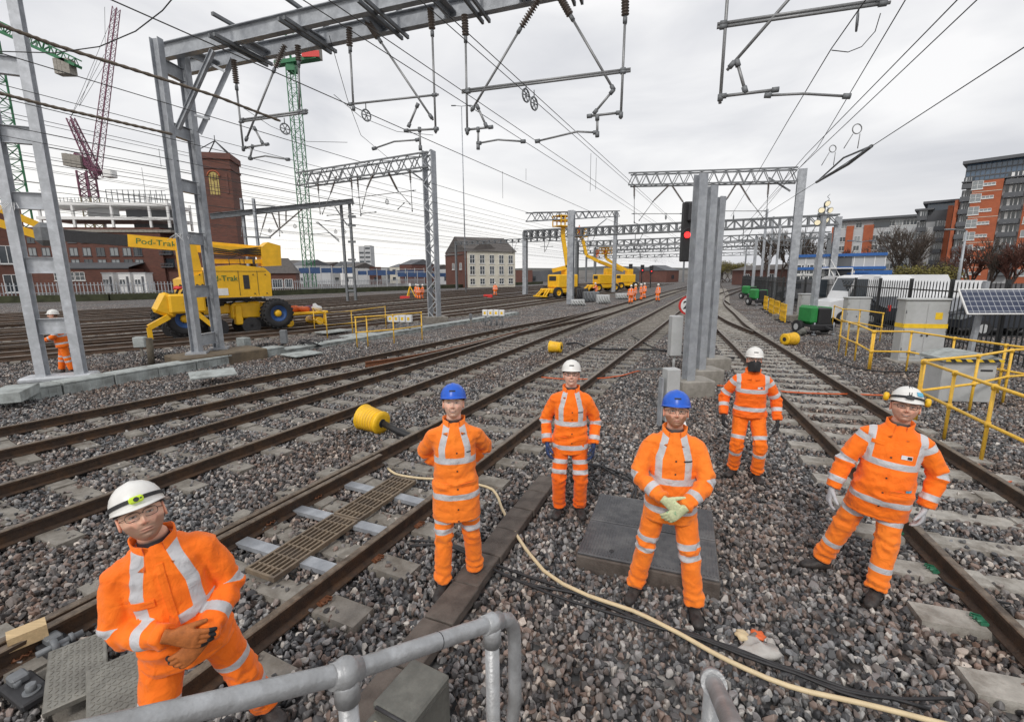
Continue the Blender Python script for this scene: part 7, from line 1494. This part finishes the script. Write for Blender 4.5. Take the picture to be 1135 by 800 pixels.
# right-hand apartment buildings
def balconies(b, x0, x1, zs, y0=0., out=1.3, m='dgrey', back='glass'):
    for z in zs:
        mb = MB(); mb.box(((x0+x1)/2, y0-out/2, z), (x1-x0, out, .18)); s_ = mb.build('balcony', M[m], b.t); mb = MB(); mb.box(((x0+x1)/2, y0-out+.04, z+.6), (x1-x0, .04, .95)); mb.box((x0+.03, y0-out/2, z+.6), (.04, out, .95)); mb.box((x1-.03, y0-out/2, z+.6), (.04, out, .95)); mb.build('balustrade', M['dgrey'], s_)
        w_ = x1-x0; mb = MB(); mb.box(((x0+x1)/2, y0-.03, z+1.45), (w_*.92, .06, 2.5)); gd = mb.build('glazed_doors', M['glass'], b.t)
        mb = MB(); [mb.box((x0+w_*q, y0-.06, z+1.45), (w_*.05 if q not in (.30,) else w_*.16, .08, 2.5)) for q in (.30,.55,.78)]; mb.build('door_frame', M['white'] if back == 'l' else M['lgrey'], gd)
Y = 120; b = Bld('apartment_tower', 'tall orange brick apartment tower with blue glass top floors, largest building on the right', 'apartment block', PX(1056,300,Y), PX(1180,300,Y-14), 22); b.py = 235; X, Z = b.X, b.Z
zb = Z(201, 1095); zg = Z(178, 1095)
b.vol('core_wall', 0, b.L, 0, zb, 'lgrey', .5); b.vol('brick_front', X(1074), X(1107), 0, zb+.3, 'obrick', -.6, 4); b.vol('brick_front', X(1133), X(1150), 0, Z(210,1133), 'obrick', -.3, 4); b.vol('brick_flank', X(1057), X(1061), 0, Z(222,1058), 'obrick', -.2, 3)
gl = b.vol('glass_storeys', X(1063), b.L, zb+.3, zg, 'bglass', 1.2)
mb = MB(); [mb.box((X(1063)+(b.L-X(1063))*i/22, 1.12, (zb+zg)/2), (.10,.1,zg-zb-.4)) for i in range(23)]; [mb.box(((X(1063)+b.L)/2, 1.1, zb+.3+(zg-zb-.3)*j/3), (b.L-X(1063), .14, .28)) for j in range(1,3)]; mb.build('mullions', M['dgrey'], gl)
b.vol('roof_overhang', X(1059), b.L+1, zg, zg+.7, 'dgrey', -.8, 20); b.vol('terrace_slab', X(1061), b.L, zb+.35, zb+.6, 'dgrey', -.6, 2)
nz = int(zb/3)
balconies(b, X(1109), X(1131), [2+3.0*k for k in range(nz)], .5, 1.6, 'dgrey', 'l'); balconies(b, X(1062), X(1073), [2+3.0*k for k in range(nz)], .5, 1.4)
for k in range(nz):
    z = 2.2+3*k; mb = MB(); mb.box(((X(1074)+X(1107))/2, -.63, z-1.3), (X(1107)-X(1074), .06, .12)); mb.build('stone_band', M['cream'], b.t) if k % 2 else None
    b.win(X(1092), z+.3, 2.0, .6, 'lglass', 'white', -.6, (3,1)); b.win(X(1079), z+.3, 1.9, 1.9, 'lglass', 'white', -.6, (2,2))
    b.win(X(1142), z+.3, 1.8, 1.5, 'lglass', 'white', -.3, (2,1))
Y = 138; b = Bld('apartment_block', 'stepped dark-glazed apartment block between the orange tower and the long pale block', 'apartment block', PX(1013,300,Y), PX(1062,300,Y-6.5), 20); b.py = 255; X, Z = b.X, b.Z
z1, z2, z3 = Z(246,1030), Z(233,1030), Z(224,1045); b.vol('wall', 0, b.L, 0, z1, 'lgrey'); b.vol('upper_storey', X(1018), b.L, z1, z2, 'dgrey', 1); b.vol('glass_storey', X(1024), b.L, z2, z3, 'bglass', 1.6); b.vol('roof_overhang', X(1019), b.L+.5, z3, z3+.6, 'dgrey', -.3, 20); b.vol('roof_overhang', X(1011), X(1032), z2+.1, z2+.6, 'dgrey', -.5, 20)
b.vol('brick_strip', X(1047), X(1053), 0, Z(228,1050), 'obrick', -.5, 3); b.vol('white_panel', X(1028), X(1034), 0, Z(252,1031), 'white', -.2, 1)
nz = int(z1/3.1); balconies(b, X(1015), X(1026), [2+3.1*k for k in range(nz+1)], 0, 1.6); balconies(b, X(1035), X(1046), [2+3.1*k for k in range(nz)], 0, 1.5); balconies(b, X(1054), X(1061), [2+3.1*k for k in range(nz+1)], 0, 1.5)
Y = 165; b = Bld('apartment_block', 'long pale apartment block with thin dark roof line and brick panels', 'apartment block', PX(921,300,Y+7), PX(1020,300,Y-9), 20); b.py = 265; X, Z = b.X, b.Z
z1, z2 = Z(253,970), Z(243,970); b.vol('wall', 0, b.L, 0, z1, 'lgrey'); b.vol('top_storey', X(926), b.L, z1, z2, 'lgrey', .8); b.vol('roof_overhang', X(923), b.L+.5, z2, z2+.7, 'dgrey', -.8, 20)
for x0, x1 in ((937,945),(956,967),(921,925)): b.vol('brick_panel', X(x0), X(x1), 0, Z(250,950), 'obrick', -.3, 1)
nz = int(z1/3.2)
for k in range(nz+1):
    for px in (927, 934, 950, 970, 978, 986, 994, 1002, 1010): b.win(X(px), 1.8+3.2*k if k < nz else (z1+z2)/2-.1, 1.7, 1.7, 'glass' if (k+px) % 3 else 'lglass', 'white', .8 if k == nz else -.02, (2,1))
balconies(b, X(925), X(930), [1+3.2*k for k in range(1, nz)], 0, 1.6); balconies(b, X(975), X(986), [1+3.2*k for k in range(2, nz)], 0, 1.4)
mb = MB(); mb.box(((X(966)+X(984))/2, .6, (z1+z2)/2), (X(984)-X(966), .1, (z2-z1)*.8)); mb.build('glazing', M['glass'], b.t)
# modular white and blue offices
Y = 50; b = Bld('modular_office', 'white two-storey modular offices with blue trim beyond the fence', 'office', PX(882,300,Y+1.5), PX(980,300,Y-3), 7); X, Z = b.X, b.Z; M['bluetrim'] = mat('blue_trim', (.02,.11,.36), .5)
z1 = Z(283, 930); zm = Z(297.5, 930); b.vol('wall', 0, b.L, .2, z1, 'lgrey'); [b.vol('blue_trim', -.1, b.L+.1, z-.12, z+.16, 'bluetrim', -.25, 7.1) for z in (z1, zm, .6)]
mb = MB(); [mb.box((b.L*k/9, -.02, z1/2), (.07,.06,z1-.3)) for k in range(10)]; mb.build('panel_joints', M['white'], b.t)
b.vol('stair_recess', X(918), X(943), .6, z1-.2, 'dgrey', -.06, 0); mb = MB(); mb.bar((X(920),-.8,zm), (X(938),-.8,.6), .3, .1); mb.bar((X(920),-.8,zm+.9), (X(938),-.8,1.5), .06); mb.box(((X(905)+X(945))/2, -.6, zm), (X(945)-X(905), 1.2, .1)); [mb.box((x_, -1.1, zm/2), (.1,.1,zm)) for x_ in (X(905), X(920), X(945))]; mb.build('stair', M['white'], b.t)
f = b.vol('banner', X(946), X(976), Z(308,960), Z(300,960), 'white', -.1, -.03); mb = MB(); mb.box((X(968), -.11, Z(302,965)), (3.0,.02,.4)); [mb.box((X(951)+k*.0, -.11, Z(303,965)-k*.3), (1.8-.3*k,.02,.12)) for k in range(3)]; mb.build('banner_print', M['bluetrim'], f)
for px in (888, 897, 908): b.win(X(px), z1-1.4, 1.0, 1.0); b.win(X(px), 1.9, 1.0, 1.0)
# ------------------------------------------------------------------ car park, fence, vehicles
mb = MB(); q = [gz(1400,470), gz(862,335), gz(800,310), gz(1900,312)]; mb.add([V((p.x+1.2, p.y, .0)) for p in q], [(0,1,2,3)]); tag(mb.build('car_park', M['tarmac']), 'grey tarmac car park beyond the black fence', kind='structure')
fa, fb_ = gz(1185,420), gz(866,341); fd = (fb_-fa).normalized(); FL = (fb_-fa).length; fn = int(FL/2.6)
def fence(label, a, b_, H, n, m='blackfence', name='black_palisade_fence'):
    t = thing(name, label, 'fence', a); d = (b_-a)/n; u = d.normalized(); rz = math.atan2(u.y, u.x)
    for k in range(n+1): p = a + d*k; mb = MB(); mb.box(p + V((0,0,H/2+.05)), (.10,.10,H+.15), rz); mb.build('post', M[m], t, True)
    for k in range(n):
        mb = MB(); p = a + d*k
        for z in (.35, H-.3): mb.bar(p + V((0,0,z)), p + d + V((0,0,z)), .05)
        for j in range(13): q = p + d*(j+.5)/13 + V((0,0,H/2)); mb.box(q, (.036,.02,H), rz); mb.add([q + V((-.018,0,H/2)), q + V((.018,0,H/2)), q + V((0,0,H/2+.07))], [(0,1,2)])
        mb.build('pale_panel', M[m], t, True)
    return t
fence('tall black palisade fence behind the grey cabinets and solar panel', fa, fb_, 2.3, fn)
fence('far end of the black fence running past the line masts', fb_ + fd*.2, gz(822,322), 2.3, 14)
mb = MB(); c = gz(1160,440)
def car(label, px, py, rz, L_, H_, m, van=False, grp=None, pos=None):
    c = pos or gz(px, py); t = thing('parked_van' if van else 'parked_car', label, 'van' if van else 'car', (c.x, c.y, .0), rz, grp); W_ = 1.9 if van else 1.75; a = L_/2; h0 = .3
    prof = [(-a,h0),(a-.05,h0),(a,.8),(a-.15,1.15),(a-.9,1.3),(a-1.35,H_-.1),(a-1.7,H_),(-a+.15,H_),(-a,H_-.25)] if van else [(-a,.35),(a,.35),(a+.02,.7),(a-.4,.88),(a-1.25,1.0),(a-1.9,H_),(-a+1.2,H_),(-a+.35,1.02),(-a,.95)]
    mb = MB(); n = len(prof); vs = []
    for y, k in ((-W_/2+.1, .97),(-W_/2, .9),(W_/2, .9),(W_/2-.1, .97)):
        vs += [V((x*(1 if y in (-W_/2, W_/2) else .985), y*(.88 if z > 1.1 and abs(y) > W_/2-.01 else 1), z)) for x, z in prof]
    fs = [tuple(range(n)), tuple(3*n+i for i in range(n))[::-1]] + [(k*n+i, k*n+(i+1) % n, (k+1)*n+(i+1) % n, (k+1)*n+i) for k in range(3) for i in range(n)]; mb.add(vs, fs); bd = mb.build('body', M[m] if isinstance(m, str) else m, t)
    gl_ = [(a-1.0,1.25),(a-1.35,H_-.2),(a-1.9,H_-.2),(a-1.9,1.25)] if van else [(a-1.4,1.0),(a-1.95,H_-.08),(-a+1.25,H_-.08),(-a+.6,1.02)]
    for s in (-1, 1): mb = MB(); mb.prism(gl_, .02, Matrix(((1,0,0,0),(0,0,1,s*(W_/2*(.93 if not van else .94))-.01),(0,1,0,0),(0,0,0,1)))); mb.build('side_window', M['glass'], t)
    mb = MB(); x0, z0, x1, z1_ = (a-.93,1.3,a-1.33,H_-.16) if van else (a-1.3,1.0,a-1.88,H_-.04); mb.add([(x0+.02,-W_*.4,z0),(x0+.02,W_*.4,z0),(x1+.02,W_*.38,z1_),(x1+.02,-W_*.38,z1_)], [(0,1,2,3)]); mb.build('windscreen', M['glass'], t)
    for s in (-1, 1):
        for x in (-a+.85, a-.85): mb = MB(); mb.cyl((x,s*(W_/2-.2),.33), (x,s*(W_/2+.01),.33), .33, 18); w2 = mb.build('wheel', M['tyre'], t); mb = MB(); mb.cyl((x,s*(W_/2+.012),.33), (x,s*(W_/2+.02),.33), .2, 12); mb.build('rim', M['cab'], w2)
        mb = MB(); mb.box((a-.02,s*W_*.36,.78), (.12,.32,.16)); mb.build('headlight', M['lglass'], t); mb = MB(); mb.box((-a+.0,s*W_*.43,.95), (.06,.14,.3)); mb.build('tail_light', M['red'], t)
    return t
M['carwhite'] = M['vehicle']; M['cargrey'] = mat('grey_car_paint', (.22,.23,.25), .3, .3); M['cardark'] = mat('dark_car_paint', (.04,.045,.055), .3, .3); M['carred'] = mat('red_car_paint', (.3,.03,.03), .3, .1)
def P3(px, Y): p = at(px, 300, Y); return V((p.x, p.y, .004))
car('white panel van behind the smaller plain cabinet', 0, 0, rad(95), 5.6, 2.5, 'carwhite', True, None, P3(948, 27)); car('large white van with its side to the fence behind the grey cabinet', 0, 0, rad(176), 6, 2.55, 'carwhite', True, None, P3(975, 25.5))
car('silver-white van seen through the palisade left of the solar panel', 0, 0, rad(170), 5.2, 2.2, 'carwhite', True, None, P3(1030, 28)); car('pale car parked behind the solar panel post', 0, 0, rad(172), 4.4, 1.5, 'carwhite', False, None, P3(1045, 24)); car('grey car behind the left end of the solar panel', 0, 0, rad(172), 4.4, 1.5, 'cargrey', False, None, P3(1075, 21))
car('dark car low behind the right end of the solar panel', 0, 0, rad(175), 4.4, 1.5, 'cardark', False, None, P3(1118, 20)); car('white car at the right edge behind the fence', 0, 0, rad(175), 4.5, 1.55, 'carwhite', False, None, P3(1150, 24.5)); car('dark car between the two grey cabinets beyond the fence', 0, 0, rad(95), 4.3, 1.45, 'cardark', False, None, P3(966, 25))
car('grey van far along the fence by the modular offices', 0, 0, rad(100), 5.2, 2.1, 'cargrey', True, None, P3(905, 44)); car('black car far along the fence', 0, 0, rad(100), 4.3, 1.5, 'cardark', False, None, P3(890, 46))
for i, (px, pt, Y, lab) in enumerate(((951,268,52,'double-arm street lamp in front of the modular offices'),(1064,256,34,'tall single lamp column among the bare trees'),(516,118,75,'very tall slim lamp column beside the cream building'))):
    p = at(px, 300, Y); p.z = 0; H = at(px, pt, Y).z; t = thing('street_lamp', lab, 'street lamp', p); mb = MB(); mb.tube([(0,0,0),(0,0,H)], [.12,.06], 10); mb.build('column', M['galv'], t)
    for s in ((-1, 1) if i != 1 else (-1,)): mb = MB(); mb.tube([(0,0,H),(s*.9,0,H+.1)], .04, 6); mb.bbox((s*1.2,0,H+.1), (.7,.25,.12), .03); mb.build('lamp_head', M['dgalv'], t)
# low dark building / bank behind the right masts and skyline left of them
b = Bld('low_brown_building', 'long low dark brown building behind the line masts', 'building', PX(812,300,120), PX(880,300,95), 8); b.vol('wall', 0, b.L, 0, b.Z(299,850), 'dbrick'); b.roof(b.Z(299,850), 1.2, 'slate'); b.win(b.L*.3, 2, 1.6, 1.2); b.win(b.L*.7, 2, 1.6, 1.2)
# ------------------------------------------------------------------ trees
def tree(label, loc, H, seed, m='twigg', spread=.5, depth=5, tw=True, trunk=.18, leaves=None, cat='tree', bushy=False, thick=.012):
    rs = random.Random(seed); t = thing('bare_tree' if not leaves else 'leafy_bush', label, cat, loc, 0, None); tr = MB(); cr = MB(); lf = []
    def br(p, d, L_, r, k):
        q = p + d*L_; mid = p.lerp(q, .5) + V((rs.gauss(0,1), rs.gauss(0,1), 0))*L_*.05
        (tr if k < 2 else cr).tube([p, mid, q], [r, r*.85, r*.65], 5 if k < 2 else 3, False)
        if k >= depth: lf.append(q); return
        n = rs.choice((2,3,3)) if k else rs.choice((3,4))
        for i in range(n):
            a = rs.uniform(0, 6.28); s = spread*rs.uniform(.5, 1.25); f = frame(d); nd = (d + (f[1]*math.cos(a) + f[2]*math.sin(a))*s + V((0,0,.12))).normalized(); br(mid.lerp(q, rs.uniform(.3, 1)), nd, L_*rs.uniform(.6,.85), max(thick, r*.62), k+1)
        br(q, (d + V((rs.gauss(0,.2), rs.gauss(0,.2), .05))).normalized(), L_*.8, max(thick, r*.65), k+1)
    if bushy:
        for i in range(7): br(V((rs.uniform(-.4,.4), rs.uniform(-.4,.4), 0))*H*.3, V((rs.gauss(0,.45), rs.gauss(0,.45), 1)).normalized(), H*.24, trunk*.5, 1)
    else: br(V((0,0,-.1)), V((rs.gauss(0,.05), rs.gauss(0,.05), 1)).normalized(), H*.27, trunk, 0)
    if tr.v: tr.build('trunk', M['bark'], t)
    cr.build('branches', M[m], t)
    if leaves:
        lv = MB()
        for q in lf:
            for _ in range(leaves): c = q + V((rs.gauss(0,.25), rs.gauss(0,.25), rs.gauss(0,.2))); u = V((rs.gauss(0,1), rs.gauss(0,1), rs.gauss(0,1))).normalized()*.09; w_ = u.cross(V((rs.gauss(0,1), rs.gauss(0,1), rs.gauss(0,1)))).normalized()*.07; lv.add([c-u, c+w_, c+u, c-w_], [(0,1,2,3)])
        lv.build('leaves', M['leafy'], t)
    return t
k = 0
for px, Y, pt, m_, lab in ((850,90,250,'twigg','bare tree behind the leftmost line masts'),(864,96,243,'twigg','tall bare tree just left of the portal column'),(879,92,252,'twigg','bare tree seen right through the portal column foot'),(893,100,249,'twigg','bare tree just right of the portal column'),(908,110,262,'twigg','small bare tree between portal column and lighting mast')):
    k += 1; c = at(px, 300, Y); tree(lab, (c.x, c.y, 0), at(px, pt, Y).z, k, m_, .42, 5, thick=.03)
for px, Y, pt, m_, lab, bs in ((992,62,240,'twigg','large bare tree right of the modular offices',False),(1012,60,252,'twigg','bare tree in front of the stepped apartment block',False),(1078,48,262,'twig','reddish bare tree left of the street lamp and orange tower foot',False),(1100,46,256,'twigg','dark bare tree above the solar panel',False),(1124,45,258,'twig','reddish bare tree at the right edge',False),(1145,44,262,'twig','reddish bare tree cut by the right edge',False),(940,120,272,'twig','reddish bare tree below the long pale block',False),(962,118,270,'twig','bare brown tree over the modular office roof',False),(1044,55,272,'twigg','bushy bare tree left of the tall lamp column',True)):
    k += 1; c = at(px, 300, Y); tree(lab, (c.x, c.y, 0), at(px, pt, Y).z, k, m_, .55, 5, thick=.022 if Y < 80 else .035, bushy=bs)
for px, Y, pt, lab in ((1030,50,276,'yellowing bush behind the smaller cabinets'),(1050,48,284,'yellow-green bush left of the tall lamp column'),(1008,52,282,'yellow bush right of the modular offices')):
    k += 1; c = at(px, 300, Y); tree(lab, (c.x, c.y, 0), at(px, pt, Y).z, k, 'twigg', .6, 4, leaves=5, bushy=True, cat='bush')
for px, Y, pt, lab in ((797,150,282,'yellowing tree at the end of the line, left one'),(806,160,277,'yellowing tree at the end of the line, tallest'),(816,150,281,'yellowing tree at the end of the line, right one'),(735,190,292,'brown bush at the end of the line left of the signal'),(722,180,294,'small brown bush beyond the distant signals')):
    k += 1; c = at(px, 300, Y); o = tree(lab, (c.x, c.y, 0), at(px, pt, Y).z, k, 'twigg', .6, 4, leaves=14, bushy=True, cat='tree', thick=.05); o.scale = (1.4,1.4,1)
# ------------------------------------------------------------------ cranes
def lat(mb, a, b_, w0, w1, n, r):
    a = V(a); b_ = V(b_); d, s, u = frame(b_-a, V((0,1,0)) if abs((b_-a).normalized().z) > .9 else V((0,0,1))); cs = [(1,1),(-1,1),(-1,-1),(1,-1)]
    P = lambda t, i: a.lerp(b_, t) + (s*cs[i][0] + u*cs[i][1])*((w0*(1-t)+w1*t)/2)
    for i in range(4):
        mb.bar(P(0,i), P(1,i), r*1.6)
        for k in range(n): j = (i+1) % 4; mb.bar(P(k/n, i if k % 2 else j), P((k+1)/n, j if k % 2 else i), r*.8); mb.bar(P(k/n,i), P(k/n,j), r*.7)
Y = 130; t = thing('tower_crane', 'green tower crane with counterweights in the middle of the sky', 'crane', V((at(343,300,Y).x, Y, 0))); c0 = t.location.copy(); c0.z = 0; zt = at(328, 75, Y).z
mb = MB(); lat(mb, c0, c0 + V((-.0,0,zt)), 2.3, 2.3, 26, .12); mb.build('mast', M['cgreen'], t, True)
top = c0 + V((0,0,zt)); mb = MB(); mb.bar(top + V((-4,0,.8)), top + V((7.5,-2,1.4)), 2.0, .9); mb.bar(top + V((-1,0,0)), top + V((1,0,0)), 2.6, 2.2); mb.build('slewing_platform', M['cgreen'], t, True)
mb = MB(); [mb.box(top + V((4.6+i*1.0,-1.6,3.6)), (.9,2.6,4.6)) for i in range(4)]; cw = mb.build('counterweight', M['conc2'], t, True); mb = MB(); mb.box(top + V((6.1,-3.0,1.9)), (4.4,.1,1.4)); mb.box(top + V((-3,-.9,2.6)), (2.4,.2,1.2)); mb.build('red_panel', M['red'], t, True); mb = MB(); mb.bbox(top + V((-3,0,2.6)), (2.4,1.6,2.6), .2); mb.build('cab', M['lgrey'], t, True); mb = MB(); mb.bar(top + V((0,0,1)), top + V((-1.5,1,9)), .4); mb.bar(top + V((5,-1,6)), top + V((-1.5,1,9)), .12); mb.build('frame', M['cgreen'], t, True)
Y = 95; t = thing('tower_crane', 'green tower crane at the left edge with concrete counterweight jib', 'crane', V((at(28,300,Y).x, Y, 0))); c0 = t.location.copy(); zt = at(12, 40, Y).z; mb = MB(); lat(mb, c0, V((c0.x, Y, zt)), 3.4, 3.4, 20, .16); mb.build('mast', M['cgreen'], t, True)
a, b_ = at(-12, 24, Y), at(86, 70, Y); mb = MB(); lat(mb, a, b_, 1.6, 1.2, 14, .14); mb.bar(a + V((0,0,-1)), b_ + V((0,0,-.6)), 1.6, .5); mb.build('counter_jib', M['cgreen'], t, True); mb = MB(); [mb.box(at(66+k*4.2, 75, Y), (.75,1.6,2.6)) for k in range(4)]; mb.build('counterweight', M['conc2'], t, True)
Y = 120; p = at(113, 300, Y); t = thing('luffing_crane', 'purple luffing crane with raised lattice jib left of the brick tower', 'crane', V((p.x, Y, 0))); zt = at(110, 190, Y).z; c0 = V((p.x, Y, 0)); mb = MB(); lat(mb, c0, V((p.x, Y, zt-6)), 2.4, 2.4, 14, .13); mb.build('mast', mat('yellow_grey_mast', (.20,.17,.09), .6), t, True); mb = MB(); lat(mb, V((p.x, Y, zt-6)), V((p.x, Y, zt)), 2.4, 2.4, 4, .2); mb.build('upper_mast', M['cpurple'], t, True)
mb = MB(); tp = at(129, 9, Y); bs = at(106, 190, Y); lat(mb, bs, tp, 1.6, 1.0, 26, .085); mb.build('jib', M['cpurple'], t, True)
mb = MB(); e2 = at(78, 131, Y); bs2 = at(104, 193, Y); lat(mb, at(109,197,Y), e2, 1.6, 1.1, 10, .14); mb.build('a_frame', M['cpurple'], t, True)
mb = MB(); mb.bar(at(110,192,Y), at(84,172,Y), 1.5, 1.2); mb.build('counter_jib', M['cpurple'], t, True); mb = MB(); [mb.box(at(77+k*5, 178+k*.8, Y), (1.1,2.6,2.8)) for k in range(4)]; mb.build('counterweight', M['conc2'], t, True); mb = MB(); mb.bbox(at(122, 193, Y), (2.2,2,1.8), .2); mb.build('cab', M['white'], t, True)
mb = MB(); [mb.cyl(a, b_, .05, 4) for a, b_ in ((e2, at(116,60,Y)),(e2, tp),(at(116,8,Y), at(117,70,Y)),(at(117,70,Y), at(88,118,Y)))]; mb.build('pendant_rope', M['wire'], t, True)
Y = 150; mb = MB(); a = at(118, 130, Y); b_ = at(128, 15, Y); t = thing('hoist_rope', 'thin hoist rope hanging left of the purple jib', 'rope', at(108,70,Y)); mb.cyl(at(108, 66, Y), at(88, 117, Y), .06, 4); mb.build('rope', M['wire'], t, True)
Pn = near_pts(); keep = np.ones(len(Pn), bool); zoff = np.zeros(len(Pn))
grid = {}
ix = np.floor(Pn[:, 0]).astype(int); iy = np.floor(Pn[:, 1]).astype(int); order = np.lexsort((iy, ix))
from collections import defaultdict
cells = defaultdict(list)
for i, (a, b_) in enumerate(zip(ix.tolist(), iy.tolist())): cells[(a, b_)].append(i)
cells = {k: np.array(v) for k, v in cells.items()}
for (x, y, rz, a, cov) in SLEEPERS:
    if y > 20 or abs(x) > 1.25*y + 3: continue
    ids = [cells[(i, j)] for i in range(int(x-2.2), int(x+2.2)+1) for j in range(int(y-2.2), int(y+2.2)+1) if (i, j) in cells]
    if not ids: continue
    ids = np.concatenate(ids); k = in_rect(Pn[ids], x, y, rz, a+.02, .14); q = ids[k]; u = rng.random(len(q)); ku = np.abs(noise.noise(V((x*.7, y*.7, 3))))
    keep[q[u > .02 + .12*ku + cov*(.08 + .45*ku)]] = False; zoff[q] += .018
for (x, y, rz, hw, hl, kp) in EXCL:
    k = in_rect(Pn, x, y, rz, hw, hl); keep[k & (rng.random(len(Pn)) > kp)] = False
Pn = Pn[keep]; zoff = zoff[keep]; n = len(Pn)
und = np.array([noise.noise(V((x*1.3, y*1.3, 0))) for x, y in Pn.tolist()])*.014
Z = -.034 + rng.uniform(0, 1, n)**1.6*.046 + und + zoff
scatter('ballast', 'loose grey and pinkish ballast stones between and beside the near tracks', np.column_stack([Pn, Z]), rng.uniform(0, 6.28, (n, 3))*np.array([1, .35, 1]), np.clip(rng.normal(1.0, .25, n), .5, 1.9), rng.integers(0, 8, n), stones)
ys = []; 
for y0, y1, st in ((18.6, 30, .55), (30, 48, .9)):
    a = (y1-y0)*2*1.3*y1; n = int(a/(st*st)); y = rng.uniform(y0, y1, n); x = rng.uniform(-1.3*y1, 1.3*y1, n); k = np.abs(x) < 1.2*y + 2; ys.append(np.stack([x[k], y[k]], 1))
Pf = np.concatenate(ys); n = len(Pf)
scatter('ballast', 'ballast stones spread over the distant part of the yard', np.column_stack([Pf, np.full(n, -.045)]), np.column_stack([np.zeros(n), np.zeros(n), rng.uniform(0, 6.28, n)]), rng.uniform(.85, 1.15, n), rng.integers(0, 4, n), patches)
